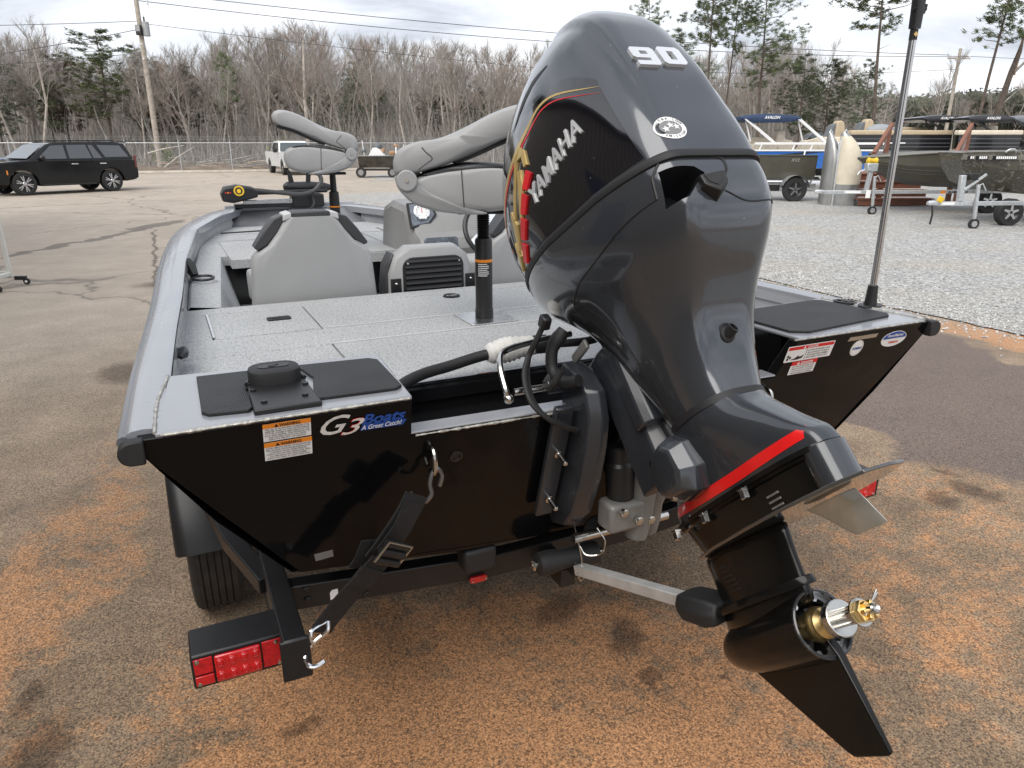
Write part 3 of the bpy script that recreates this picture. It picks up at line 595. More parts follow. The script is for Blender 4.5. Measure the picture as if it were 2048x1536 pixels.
# maker's lettering on the port side of the transom
m_pearl = mat('pearl_print', (.72, .72, .70), .3, metal=.2, var=.12, vs=60)
g3 = S.poly('boat_logo', [(-.735, -.060), (-.633, -.062), (-.624, -.047), (-.728, -.045)], m_blue, boat, h=.0012)
S.text('letter_g', 'G', -.838, -.056, .071, m_pearl, g3, h=.002, shear=.45, bold=.010, width=.068)
S.text('numeral', '3', -.786, -.0635, .060, m_red, g3, h=.0022, shear=.45, bold=.012, width=.056); S.text('numeral', '3', -.7855, -.063, .059, m_pearl, g3, h=.0030, shear=.45, bold=.0, width=.054)
S.text('lettering', 'Boats', -.732, -.043, .038, m_blue, g3, h=.002, shear=.3, bold=.03, width=.103)
S.text('lettering', 'A Great Catch!', -.732, -.0585, .0175, m_white, g3, h=.002, shear=.3, bold=.012, width=.096)
# danger labels on the starboard side
d1 = S.poly('danger_sticker', rrect(.559, -.068, .752, -.012, .003), m_white, boat, h=.001)
S.poly('header', sticker(.562, -.0255, .749, -.0145), m_red, d1, h=.0016); S.text('header_lettering', 'DANGER', .66, -.0235, .0105, m_white, d1, h=.0022, align='CENTER', bold=.02); S.poly('alert_triangle', [(.622, -.0238), (.632, -.0238), (.627, -.0160)], m_white, d1, h=.0022)
S.poly('divider', sticker(.640, -.064, .6412, -.028), m_ink, d1, h=.0016)
S.poly('swimmer_picture', [(.583, -.060), (.60, -.056), (.611, -.048), (.620, -.053), (.634, -.047), (.630, -.058), (.61, -.062)], m_ink, d1, h=.0017)
for k in range(3): S.poly('propeller_picture', ellipse(.573 + .006 * math.cos(k * 2.1), -.052 + .006 * math.sin(k * 2.1), .004, .005, 8), m_ink, d1, h=.0017)
for i, l in enumerate(['ROTATING PROPELLER MAY CAUSE', 'SERIOUS INJURY OR DEATH', 'STOP ENGINE WHEN SWIMMERS', 'ARE NEAR THE BOAT']): S.text('small_print', l, .646, -.036 - i * .0085, .0072, m_ink, d1, h=.0018, bold=.01, width=.09, res=1)
d2 = S.poly('danger_sticker', sticker(.598, -.118, .704, -.070), m_white, boat, h=.001)
S.poly('header', sticker(.598, -.084, .704, -.070), m_red, d2, h=.0016); S.text('header_lettering', 'DANGER', .660, -.0815, .0125, m_white, d2, h=.0022, align='CENTER', bold=.03); S.poly('alert_triangle', [(.620, -.082), (.632, -.082), (.626, -.0725)], m_white, d2, h=.0022)
for i, l in enumerate(['ROTATING PROPELLER MAY CAUSE', 'SERIOUS INJURY OR DEATH', 'DO NOT APPROACH OR USE LADDER', 'WHEN ENGINE IS RUNNING']): S.text('small_print', l, .651, -.0915 - i * .0078, .0066, m_ink, d2, h=.0018, align='CENTER', bold=.01, width=.09, res=1)
S.poly('number_plate', sticker(.808, -.024, .935, -.010, .006), m_alu, boat, h=.0014)
cp = S.poly('capacity_seal', ellipse(.867, -.056, .027, .029), m_pearl, boat, h=.001); S.poly('seal_ring', ellipse(.867, -.056, .021, .023), m_white, cp, h=.0015); S.text('seal_lettering', 'NMMA', .867, -.061, .014, m_blue, cp, h=.002, align='CENTER', bold=.03, shear=.2)
pm_ = S.poly('dealer_seal', ellipse(1.03, -.042, .058, .029), m_white, boat, h=.001)
S.poly('seal_top', [(1.03 + .054 * math.cos(R(a)), -.040 + .025 * math.sin(R(a))) for a in range(0, 181, 9)], m_blue, pm_, h=.0015)
S.text('seal_lettering', 'PowerMatched', 1.03, -.033, .015, m_white, pm_, h=.002, align='CENTER', bold=.02, shear=.25, width=.074); S.text('seal_lettering', 'YAMAHA', 1.032, -.058, .0125, m_red, pm_, h=.002, align='CENTER', bold=.025, width=.048)
S.poly('tape_patch', [(-.845, -.455), (-.80, -.452), (-.802, -.428), (-.848, -.43)], mat('grey_tape', (.2, .2, .2), .6), boat, h=.001)
# ================================================================ outboard motor (local: x starboard, y forward, z up the drive shaft; tilted up)
TAU = R(45.5); MO = Vector((0, .03, 1.17))
motor = thing('outboard_motor', 'large dark grey outboard motor tilted up on the transom of the black boat, numbered 90', 'outboard motor', MO)
motor.rotation_euler = (-TAU, 0, 0)
MI = (Matrix.Translation(MO) @ Matrix.Rotation(-TAU, 4, 'X')).inverted()
m_cowl = mat('charcoal_metallic_gloss', (.052, .057, .066), .16, metal=.45, coat=1., var=.05, vs=4, rvar=.05)
m_cowl2 = mat('charcoal_satin', (.042, .046, .053), .22, metal=.35, coat=.7, var=.06, vs=6)
m_pan = mat('grey_metallic_pan', (.055, .060, .069), .17, metal=.45, coat=1., var=.05, vs=4, rvar=.04)
m_gear = mat('black_gear_paint', (.006, .0056, .0052), .18, spec=.3, coat=.0, var=.2, vs=5, rvar=.03)
m_dec = mat('black_decal', (.006, .006, .008), .07, coat=1., var=.1)
m_cast = mat('grey_casting', (.21, .205, .195), .5, metal=.3, var=.12, vs=25, bump=.3, bs=200)
m_brk = mat('dark_bracket_paint', (.026, .029, .035), .3, coat=.3, var=.1)
def add_specks(m, sc_=42., th=.05, colr=(.5, .5, .48)):
    t = m.node_tree; q = t.nodes['Principled BSDF']; src = q.inputs['Base Color'].links[0].from_socket; co = t.nodes.new('ShaderNodeTexCoord')
    v = t.nodes.new('ShaderNodeTexVoronoi'); v.inputs['Scale'].default_value = sc_; t.links.new(co.outputs['Object'], v.inputs['Vector'])
    k = gmath(t, 'MULTIPLY', gmath(t, 'LESS_THAN', v.outputs['Distance'], th), gmath(t, 'GREATER_THAN', gnoise(t, co.outputs['Object'], 3, 4), .52))
    t.links.new(gmix(t, gmath(t, 'MULTIPLY', k, .6), src, colr), q.inputs['Base Color'])
    # road film: broad duller areas
    rr = t.nodes.new('ShaderNodeMapRange'); rr.inputs[1].default_value = .45; rr.inputs[2].default_value = .75; rr.inputs[3].default_value = .03; rr.inputs[4].default_value = .16
    t.links.new(gnoise(t, co.outputs['Object'], 5, 8, .65), rr.inputs[0]); t.links.new(rr.outputs[0], q.inputs['Coat Roughness'])
for m_ in (m_cowl, m_pan, m_dec): add_specks(m_)
def A(x, a, u): return Vector((x, -a, u))          # a = aft, u = up
def sring(u, af, ar, w_, n=2.7, m=None, k=48, tilt=0., uc=None, front=None):
    """super-ellipse slice; tilt shears it so that the front sits higher"""
    m = m or n; c = (af + ar) / 2; h = (ar - af) / 2; o = []
    for i in range(k):
        t = 2 * PI * i / k; ct, st = math.cos(t), math.sin(t)
        x = w_ * math.copysign(abs(ct) ** (2 / n), ct); a = c + h * math.copysign(abs(st) ** (2 / m), st)
        if front and a < c: x *= 1 - front * ((c - a) / h) ** 2
        o.append(A(x, a, u - tilt * (a - .25)))
    return o
SL = .215
def sring2(r_, k=104, front=.20):
    """slice: u, front a, rear a, half width, shear, exponent in front, exponent behind, taper behind"""
    u, af, ar, w_, tl, nf, nr, rear = r_; c = (af + ar) / 2; h = (ar - af) / 2; o = []
    for i in range(k):
        t = 2 * PI * i / k; ct, st = math.cos(t), math.sin(t); n = nr if st > 0 else nf
        x = w_ * math.copysign(abs(ct) ** (2 / n), ct); a = c + h * math.copysign(abs(st) ** (2 / n), st)
        q = (a - c) / h; x *= 1 - (rear if q > 0 else front) * q * q; o.append(A(x, a, u - tl * (a - .25)))
    return o
def dense(tab, m=5):
    o = []
    for i in range(len(tab) - 1):
        p0, p1, p2, p3 = tab[max(i - 1, 0)], tab[i], tab[i + 1], tab[min(i + 2, len(tab) - 1)]
        for j in range(m):
            t = j / m; o.append(tuple(.5 * (2 * b_ + (c_ - a_) * t + (2 * a_ - 5 * b_ + 4 * c_ - d_) * t * t + (3 * b_ - a_ - 3 * c_ + d_) * t ** 3) for a_, b_, c_, d_ in zip(p0, p1, p2, p3)))
    o.append(tab[-1]); return o
# --- top cowling
LV = [(.29, -.150, .607, .225, SL, 2.6, 9, .39), (.36, -.155, .609, .229, SL * .9, 2.6, 9, .39), (.44, -.155, .604, .229, SL * .65, 2.6, 8.5, .39), (.52, -.145, .595, .223, SL * .42, 2.6, 7.5, .38), (.60, -.125, .583, .209, SL * .25, 2.6, 6, .35), (.67, -.095, .568, .193, SL * .12, 2.5, 4.6, .30), (.728, -.05, .540, .168, .02, 2.4, 3.4, .22), (.768, .0, .50, .138, 0, 2.3, 2.7, .1), (.792, .065, .44, .097, 0, 2.2, 2.3, .05), (.803, .14, .35, .05, 0, 2., 2., 0), (.805, .23, .26, .01, 0, 2., 2., 0)]
b = MB(); b.loft([sring2(r_) for r_ in dense(LV)])
def sstep(x): x = max(0, min(1, x)); return x * x * (3 - 2 * x)
for i, p in enumerate(b.v):                          # raised spine panel running up the back and over the top
    a = -p.y
    if p.z > .30:
        k = sstep((.112 - abs(p.x)) / .012) * sstep((p.z - .33) / .16); b.v[i] = p + Vector((0, -.009 * k * sstep((a - .25) / .2), .009 * k * sstep((p.z - .55) / .2)))
cowl = b.build('cowling', m_cowl, motor, True, angle=60)
# --- rubber seam strip
b = MB(); rs_ = sring2((.283, -.150, .607, .2255, SL, 2.6, 9, .39)); b.loft([[p + Vector((p.x * k, (p.y + .25) * k, dz)) for p in rs_] for dz, k in ((-.011, -.02), (-.010, .008), (-.004, .014), (.004, .014), (.009, .007), (.010, -.02))]); b.build('seam_strip', m_rub, motor, True, angle=60)
# --- lower cowling: pan and apron in one sweep
AP = [(.276, -.148, .603, .225, SL, 2.6, 9, .39), (.23, -.145, .602, .224, SL, 2.6, 9, .39), (.17, -.10, .590, .214, SL, 2.6, 9, .40), (.11, -.02, .557, .196, SL * .9, 2.6, 9, .40), (.06, .03, .520, .176, SL * .8, 2.6, 8.5, .39), (0, .065, .475, .154, SL * .6, 2.6, 8, .37), (-.06, .088, .435, .137, SL * .4, 2.5, 7, .34), (-.12, .108, .404, .123, SL * .2, 2.4, 5.5, .28), (-.18, .125, .384, .110, 0, 2.3, 4.2, .22), (-.24, .142, .373, .098, 0, 2.3, 3.2, .17)]
b = MB(); b.loft([sring2(r_) for r_ in dense(AP)]); pan = b.build('lower_cowling', m_pan, motor, True, angle=60); apron = pan
m_pocket = mat('dark_pocket', (.016, .017, .020), .4, spec=.3)
def carve(o, pts, a0, a1, m, lean=0.):
    """cut a pocket with outline pts (x, u) into the back of o"""
    c = MB(); n = len(pts); c.add([A(x, a0, u) for x, u in pts] + [A(x * .9 + lean, a1, u + .012) for x, u in pts], [tuple(range(n)), tuple(range(n, 2 * n))[::-1]] + [(i, (i + 1) % n, (i + 1) % n + n, i + n) for i in range(n)])
    co = c.build('cutter', m, o.parent, False); d = o.modifiers.new('pocket', 'BOOLEAN'); d.operation = 'DIFFERENCE'; d.object = co; d.solver = 'EXACT'
    try: d.material_mode = 'TRANSFER'
    except Exception: pass
    dg = bpy.context.evaluated_depsgraph_get(); dg.update(); me = bpy.data.meshes.new_from_object(o.evaluated_get(dg)); o.modifiers.remove(d); o.data = me; bpy.data.objects.remove(co)
    for p in me.polygons: p.use_smooth = True
    me.set_sharp_from_angle(angle=R(38))
carve(pan, [(-.150, .176), (-.075, .166), (-.055, .150), (-.060, .134), (-.085, .126), (-.112, .100), (-.154, .098)], .72, .50, m_pocket, -.0)

b = MB(); b.loft([sring2((u, .138, .378, .100, 0, 2.3, 3.2, .17), 64) for u in (-.254, -.238)]); b.build('apron_gasket', m_rub, motor)
# --- lower apron flaring to the flange
b = MB(); LM = [(-.252, .13, .380, .097, 0, 2.4, 3.2, .18), (-.28, .11, .398, .096, 0, 2.4, 3.4, .24), (-.32, .07, .435, .090, 0, 2.5, 4, .32), (-.355, .035, .468, .083, 0, 2.6, 5, .40), (-.385, .012, .500, .078, 0, 2.6, 6, .46), (-.40, .002, .514, .076, 0, 2.7, 6, .5), (-.428, -.012, .524, .074, 0, 2.7, 6, .5)]
b.loft([sring2(r_, 56, .1) for r_ in dense(LM, 4)]); lap = b.build('lower_apron', m_cowl2, motor, True, angle=60)
bv = {}
def tree_of(o):
    if o.name not in bv:
        dg = bpy.context.evaluated_depsgraph_get(); dg.update(); e_ = o.evaluated_get(dg); me = e_.to_mesh()
        bv[o.name] = BVHTree.FromPolygons([v.co.copy() for v in me.vertices], [tuple(p.vertices) for p in me.polygons]); e_.to_mesh_clear()
    return bv[o.name]
def wrap(o, fn, d, vs, fs, name, m, h=.0015, th=0., smooth=True):
    """lay a flat mesh on the surface of o: fn maps 2D to a start point, d is the direction of projection"""
    T = tree_of(o); d = Vector(d).normalized(); P = []; ok = []
    for p in vs:
        s = fn(p[0], p[1]); hit, nrm, _, _ = T.ray_cast(s, d)
        if hit is None: P.append(None); continue
        if nrm.dot(d) > 0: nrm = -nrm
        P.append((hit, nrm))
    b = MB(); idx = {}
    keep = [f for f in fs if all(P[i] for i in f)]
    for f in keep:
        for i in f:
            if i not in idx: idx[i] = len(idx)
    inv = sorted(idx, key=idx.get)
    if th:
        top = [P[i][0] + P[i][1] * (h + th) for i in inv]; bot = [P[i][0] - P[i][1] * .001 for i in inv]; n = len(inv)
        F = [tuple(idx[i] for i in f) for f in keep]; ed = {}
        for f in F:
            for a_, c_ in zip(f, f[1:] + f[:1]): ed[(a_, c_)] = ed.get((a_, c_), 0) + 1
        side = [(a_, c_, c_ + n, a_ + n) for (a_, c_) in ed if (c_, a_) not in ed]
        b.add(top + bot, F + side)
    else: b.add([P[i][0] + P[i][1] * h for i in inv], [tuple(idx[i] for i in f) for f in keep])
    return b.build(name, m, motor, smooth, angle=40)
def gridpoly(top, bot, nx, ny):
    """grid between two polylines of (a,u)"""
    vs = []; fs = []
    for i in range(nx + 1):
        t = i / nx; p = interp2(top, t); q = interp2(bot, t)
        for j in range(ny + 1): s = j / ny; vs.append((lerp(p[0], q[0], s), lerp(p[1], q[1], s)))
    for i in range(nx):
        for j in range(ny): k = i * (ny + 1) + j; fs.append((k, k + 1, k + ny + 2, k + ny + 1))
    return vs, fs
def interp2(pl, t):
    x = t * (len(pl) - 1); i = min(int(x), len(pl) - 2); s = x - i; return (lerp(pl[i][0], pl[i + 1][0], s), lerp(pl[i][1], pl[i + 1][1], s))
portside = lambda a, u: Vector((-.6, -a, u)); rearside = lambda x, u: Vector((x, -1.0, u))
# black side panel with gold and red sweep
top = [(-.12, .46), (-.08, .52), (-.01, .575), (.08, .610), (.20, .622), (.32, .617), (.415, .600), (.49, .560), (.545, .490)]
bot = [(-.115, .375), (-.05, .360), (.05, .340), (.15, .318), (.25, .297), (.35, .275), (.45, .254), (.52, .240), (.566, .232)]
vs_, fs_ = gridpoly(curve([(a, u, 0) for a, u in top], 4), curve([(a, u, 0) for a, u in bot], 4), 34, 16)
side = wrap(cowl, portside, (1, 0, 0), vs_, fs_, 'side_panel', m_dec, .0012)
vs2 = [(a, u) for a, u in vs_]; wrap(cowl, lambda a, u: Vector((.6, -a, u)), (-1, 0, 0), vs2, fs_, 'side_panel', m_dec, .0012)
def sweep(pl, wd, m, name, h):
    c = curve([(a, u, 0) for a, u in pl], 8); n = len(c); t_ = []; q_ = []
    for i, p in enumerate(c):
        d = (c[min(i + 1, n - 1)] - c[max(i - 1, 0)]).normalized(); nn = Vector((-d.y, d.x, 0)); k = wd * min(1, (n - 1 - i) / (n * .35) + .02)
        t_.append((p.x, p.y)); q_.append((p.x - nn.x * k, p.y - nn.y * k))
    vs, fs = gridpoly(t_, q_, n - 1, 2); wrap(cowl, portside, (1, 0, 0), vs, fs, name, m, h)
gl = [(-.115, .40), (-.085, .455), (-.02, .51), (.08, .555), (.20, .582), (.297, .591), (.412, .579), (.550, .462)]
sweep(gl, .016, m_gold, 'gold_stripe', .0022); sweep([(a, u - .019) for a, u in gl], .009, m_red, 'red_stripe', .0022)
# raised chrome letters
m_let = mat('satin_chrome', (.80, .81, .83), .28, metal=.55, var=.04)
vs, fs = text2d('YAMAHA', .070, shear=.12, bold=.012, width=.238, space=1.08)
wrap(cowl, portside, (1, 0, 0), [(.237 + p.x, .391 + p.y + .035 * p.x) for p in vs], fs, 'maker_lettering', m_let, .002, .004, False)
# red and gold badge near the front
def pane(pts, name, m, h, th): 
    vs = [(a, u) for a, u in pts]; wrap(cowl, portside, (1, 0, 0), vs, [tuple(range(len(vs)))], name, m, h, th, False)
for pts in ([(.225, .560), (.262, .568), (.275, .545), (.272, .500), (.258, .503), (.258, .540), (.235, .545), (.13, .44), (.118, .445)], [(.225, .520), (.240, .512), (.222, .455), (.165, .405), (.155, .41)], [(.115, .470), (.125, .472), (.13, .425), (.085, .375), (.075, .385)], [(.06, .41), (.07, .412), (.065, .37), (.03, .345), (.022, .35)]): pane(pts, 'gold_badge', m_gold, .002, .005)
pane([(.275, .525), (.288, .520), (.285, .470), (.20, .375), (.05, .325), (.03, .335), (.16, .395), (.24, .47)], 'badge_plate', m_ink, .0016, .003)
for t0_, t1_ in ((.0, .22), (.26, .50), (.54, .76), (.80, 1.0)):
    q0, q1 = (lerp(.075, .262, t0_), lerp(.345, .490, t0_)), (lerp(.075, .262, t1_), lerp(.345, .490, t1_)); pane([(q0[0], q0[1]), (q1[0], q1[1]), (q1[0] + .016, q1[1] - .024), (q0[0] + .016, q0[1] - .018)], 'badge_block', m_red, .0055, .002)
# horsepower number on the back: block figures
def block(polys, name, m, x0, u0, s, h=.002, th=.006):
    allv = []; allf = []
    for pg in polys:
        o = len(allv); allv += [(x0 + x * s, u0 + y * s) for x, y in pg]; allf.append(tuple(range(o, o + len(pg))))
    return wrap(cowl, rearside, (0, 1, 0), allv, allf, name, m, h, th, False)
nine = [[(.10, 1), (.90, 1), (1.0, .90), (1.0, .78), (.34, .78), (0, .78), (0, .90)], [(0, .78), (.34, .78), (.34, .58), (0, .58)], [(.66, .78), (1.0, .78), (1.0, .58), (.66, .58)], [(0, .58), (.34, .58), (.66, .58), (1, .58), (1, .38), (.66, .38), (.10, .38), (0, .46)], [(.66, .38), (1, .38), (1.0, .22), (.66, .22)], [(.05, .22), (.66, .22), (1.0, .22), (1.0, .10), (.90, 0), (.05, 0)]]
zero = [[(.12, 1), (.88, 1), (1, .88), (1, .75), (.64, .75), (.36, .75), (0, .75), (0, .88)], [(0, .75), (.36, .75), (.36, .25), (0, .25)], [(.64, .75), (1, .75), (1, .25), (.64, .25)], [(0, .25), (.36, .25), (.64, .25), (1, .25), (1, .12), (.88, 0), (.12, 0), (0, .12)]]
block(nine, 'horsepower_number', m_let, -.082, .462, .064); block(zero, 'horsepower_number', m_let, -.006, .468, .064)
# emission seal
def disc(cx, cu, a_, b_, name, m, h, n=40):
    wrap(cowl, rearside, (0, 1, 0), [(cx, cu)] + ellipse(cx, cu, a_, b_, n), [(0, i + 1, (i + 1) % n + 1) for i in range(n)], name, m, h)
EX, EU = -.084, .275
disc(EX, EU, .038, .031, 'emission_seal', m_white, .0012); disc(EX, EU, .027, .019, 'seal_field', mat('seal_grey', (.22, .22, .22), .4), .0018)
for k, (sx_, su_) in enumerate(((-.014, -.004), (.0, .006), (.014, .002))):
    st = [(EX + sx_ + (.0095 if i % 2 == 0 else .004) * math.cos(R(90 + 36 * i)), EU + su_ + (.0095 if i % 2 == 0 else .004) * math.sin(R(90 + 36 * i))) for i in range(10)]
    wrap(cowl, rearside, (0, 1, 0), [(EX + sx_, EU + su_)] + st, [(0, i + 1, (i + 1) % 10 + 1) for i in range(10)], 'seal_star', m_white, .0023)
def arc_text(s, size, r1, r2, a0, a1):
    for i, ch in enumerate(s):
        if ch == ' ': continue
        vs, fs = text2d(ch, size, align='CENTER', bold=.012, res=2); a = R(lerp(a0, a1, i / (len(s) - 1))); up = a0 > a1
        c_ = (EX + r1 * math.cos(a), EU + r2 * math.sin(a)); th = a - PI / 2 if up else a + PI / 2; ct, st_ = math.cos(th) , math.sin(th)
        wrap(cowl, rearside, (0, 1, 0), [(c_[0] + p.x * ct - (p.y - size * .33) * st_, c_[1] + p.x * st_ + (p.y - size * .33) * ct) for p in vs], fs, 'seal_lettering', m_ink, .0022, 0, False)
arc_text('ULTRA-LOW', .0090, .0325, .025, 158, 30); arc_text('EMISSION', .0078, .0325, .025, 235, 330)
# air intake slot on the shoulder
vs, fs = gridpoly([(.235, .650), (.30, .684), (.37, .690), (.435, .668)], [(.235, .648), (.30, .664), (.37, .670), (.435, .664)], 14, 3)
wrap(cowl, portside, (1, 0, 0), vs, fs, 'air_intake', m_ink, .001)
# handle pocket, latch and panel gaps on the back of the pan
def pan_patch(pts, name, m, h, th=0.): 
    vs = [(x, u) for x, u in pts]; c = (sum(x for x, _ in vs) / len(vs), sum(u for _, u in vs) / len(vs))
    wrap(pan, rearside, (0, 1, 0), [c] + vs, [(0, i + 1, (i + 1) % len(vs) + 1) for i in range(len(vs))], name, m, h, th, False)
def panline(pts, name, r=.0020, fn=rearside, d=(0, 1, 0)):
    T = tree_of(pan); P = []
    for x, u in pts:
        hit, nrm, _, _ = T.ray_cast(fn(x, u), Vector(d))
        if hit: P.append(hit + nrm * .0003)
    if len(P) > 1: b = MB(); b.tube(P, r, 6); b.build(name, m_ink, motor)
ol = curve([(-.150, .135, 0), (-.150, .165, 0), (-.146, .185, 0), (-.12, .208, 0), (-.05, .203, 0), (.0, .195, 0), (.012, .188, 0), (.010, .165, 0), (-.005, .145, 0)], 5); panline([(p.x, p.y) for p in ol], 'panel_gap', .003)
panline([(p.x, p.y) for p in curve([(-.015, .112, 0), (.03, .092, 0), (.08, .09, 0), (.13, .10, 0)], 6)], 'panel_gap')
panline([(p.x, p.y) for p in curve([(.155, .09, 0), (.17, .126, 0), (.25, .140, 0), (.364, .141, 0), (.49, .141, 0), (.547, .136, 0)], 6)], 'panel_gap', fn=portside, d=(1, 0, 0))
hit, nrm, _, _ = tree_of(pan).ray_cast(rearside(-.047, .121), Vector((0, 1, 0))); hit = hit or A(-.047, .61, .12); tl_ = Vector((-.25, -1, -.05)).normalized(); xl_ = tl_.cross(Vector((0, 0, 1))).normalized() * -1; zl_ = xl_.cross(tl_) * -1
zl_ = zl_ if zl_.z > 0 else -zl_; xl_ = xl_ if xl_.x > 0 else -xl_
b = MB(); b.loft([[hit + xl_ * x * k + zl_ * z * k + tl_ * d for x, z in ((-.030, .022), (.030, .022), (.029, -.006), (.0, -.030), (-.029, -.006))] for d, k in ((-.02, 1.1), (.014, 1.0), (.024, .90))]); la = b.build('latch', m_blk, motor, bevel=.003)
b = MB(); b.loft([[hit + xl_ * x * k + zl_ * (z * k + .004) + tl_ * d for x, z in ((-.020, .012), (.020, .012), (.015, -.006), (.0, -.017), (-.015, -.006))] for d, k in ((.022, 1.), (.0255, 1.))]); b.build('latch_opening', m_ink, la)
# tell-tale outlet
T = tree_of(apron); hit, nrm, _, _ = T.ray_cast(rearside(-.004, -.123), Vector((0, 1, 0))); hit = hit or A(0, .44, -.105)
b = MB(); b.lathe([(-.01, .019), (.003, .019), (.005, .016)], hit, nrm, 24); tt = b.build('outlet_socket', m_ink, motor)
ax = (Vector((.3, -1, .25))).normalized(); b = MB(); b.lathe([(0, .013), (.022, .013), (.022, .010), (.0, .009)], hit, ax, 24, False); b.build('outlet_tube', m_blk, tt)
# cable grommet at the front corner of the pan
b = MB(); b.tube(curve([A(-.17, .06, .13), A(-.20, .02, .10), A(-.205, -.01, .05), A(-.20, .02, .0), A(-.185, .06, -.02)], 5), [.016, .018, .020, .020, .018] + [.016] * 16, 12); b.build('cable_boot', m_rub, motor)
b = MB(); b.tube(curve([A(-.205, -.01, .05), A(-.235, -.02, .02), A(-.245, .03, -.01), A(-.23, .07, .01)], 5), .009, 8); b.build('cable_loop', m_rub, motor)
# --- round side covers with bolts
for s in (-1, 1):
    cv = [(.155, -.275), (.205, -.262), (.245, -.29), (.252, -.35), (.225, -.395), (.165, -.40), (.125, -.375), (.122, -.315)]
    b = MB(); b.loft([[A(s * (.085 + d), .187 + (a - .187) * k, -.333 + (u + .333) * k) for a, u in cv] for d, k in ((-.03, 1.06), (.025, 1.06), (.030, 1.02), (.058, .84), (.064, .70))]); co_ = b.build('side_cover', m_cowl2, motor, True, bevel=.003)
    for a, u in ((.150, -.297), (.170, -.385)):
        b = MB(); b.lathe([(0, .013), (.004, .011), (.010, .009), (.010, .004)], A(s * (.132), a, u), (s, 0, 0), 10); b.build('bolt', m_steel, co_)
# --- red stripe along the flange
stp = []
for s in (-1,):
    vs, fs = gridpoly([(.025 + .0265 * i, -.388 - .008 * math.sin(PI * i / 18)) for i in range(19)], [(.02 + .0265 * i, -.410 - .010 * math.sin(PI * i / 18)) for i in range(19)], 30, 2)
    wrap(lap, portside, (1, 0, 0), vs, fs, 'red_stripe', mat('red_stripe_vinyl', (.72, .012, .012), .25, coat=.5), .0012); wrap(lap, lambda a, u: Vector((.6, -a, u)), (-1, 0, 0), vs, fs, 'red_stripe', MATS['red_stripe_vinyl'], .0012)
# --- black upper case with flange bolts and the anti-ventilation plate
b = MB(); b.loft([sring(u, af, ar, w_, 3, None, 40) for u, af, ar, w_ in ((-.428, -.006, .512, .069), (-.445, -.004, .512, .069), (-.448, .010, .505, .062), (-.50, .03, .505, .056), (-.512, .04, .50, .055))]); b.build('upper_case', m_gear, motor, True, angle=50)
b = MB(); b.loft([sring(u, -.012, .522, .080, 2.8, None, 40) for u in (-.4375, -.4275)]); b.build('flange', m_gear, motor, True, angle=50)
b = MB(); b.loft([sring(u, .455, .530, .046, 2.2, None, 24) for u in (-.431, -.516)]); b.build('rear_cap', m_cowl2, motor, True, angle=50)
for s in (-1, 1):
    for a in (.035, .16, .315):
        b = MB(); b.lathe([(0, .014), (.003, .014), (.003, .0105), (.020, .0105), (.022, .008)], A(s * .070, a, -.438), (s * .15, 0, -1), 6); b.build('flange_bolt', m_steel, motor)
pl = [(.0, .02), (.055, .05), (.085, .16), (.105, .30), (.108, .42), (.085, .54), (.05, .595), (.0, .606)]; pl = pl + [(-x, a) for x, a in pl[::-1] if x > 0]
b = MB(); b.add([A(x, a, -.512) for x, a in pl] + [A(x * .98, a, -.519) for x, a in pl], [tuple(range(len(pl))), tuple(range(len(pl), 2 * len(pl)))[::-1]] + [(i, (i + 1) % len(pl), (i + 1) % len(pl) + len(pl), i + len(pl)) for i in range(len(pl))]); b.build('anti_ventilation_plate', mat('glossy_plate_paint', (.05, .048, .045), .14, coat=1., var=.15), motor, True, bevel=.0015)
m_anode = mat('zinc_anode', (.50, .50, .46), .38, metal=.75, var=.15, vs=18)
b = MB(); b.loft([[A(x * k + dx, a0 + a * l, u) for x, a in ((-.014, .0), (-.012, .8), (.0, 1), (.012, .8), (.014, .0), (0, -.1))] for u, k, dx, a0, l in ((-.525, 1.6, 0, .40, .115), (-.545, .9, 0.005, .415, .105), (-.60, .6, .018, .455, .075))]); b.build('trim_tab', m_anode, motor, True, bevel=.002)
# intake grille slots
for i in range(3): b = MB(); b.box(A(-.0585, .375, -.475 - .012 * i), (.004, .035, .004)); b.build('exhaust_slot', m_cast, motor)
# --- gear case strut, ledge, torpedo, skeg
def foil(u, af, ar, w_, k=28):
    o = []
    for i in range(k):
        t = 2 * PI * i / k; s_ = (1 - math.cos(t)) / 2; y_ = w_ * math.sin(t) * (1 - .35 * s_) * 1.15; o.append(A(y_, lerp(af, ar, s_), u))
    return o
b = MB(); b.loft([foil(-.505, .015, .32, .056), foil(-.54, .018, .305, .050), foil(-.58, .016, .298, .047), foil(-.625, .008, .292, .047), foil(-.66, .0, .290, .055), foil(-.70, -.01, .285, .06)]); b.build('gear_case', m_gear, motor, True, sub=1)
b = MB(); b.loft([foil(-.632, -.01, .305, .072), foil(-.644, -.012, .308, .076), foil(-.650, -.012, .306, .074)]); b.build('splash_ledge', m_gear, motor, True)
b = MB(); b.lathe([(-.050, .004), (-.046, .015), (-.034, .031), (-.012, .044), (.025, .056), (.07, .064), (.14, .069), (.22, .0700), (.272, .0695), (.278, .069), (.279, .064), (.25, .062)], A(0, 0, -.728), (0, -1, 0), 40, False); b.build('torpedo', m_gear, motor, True, sub=0, angle=60)
sk = [(.0, -.760), (.05, -.765), (.283, -.755), (.292, -.79), (.30, -.968), (.292, -.974), (.205, -.972), (.19, -.962)]
b = MB(); k = len(sk); b.add([A(-.011 if u > -.9 else -.006, a, u) for a, u in sk] + [A(.011 if u > -.9 else .006, a, u) for a, u in sk], [tuple(range(k)), tuple(range(k, 2 * k))[::-1]] + [(i, (i + 1) % k, (i + 1) % k + k, i + k) for i in range(k)]); b.build('skeg', m_gear, motor, True, bevel=.004)
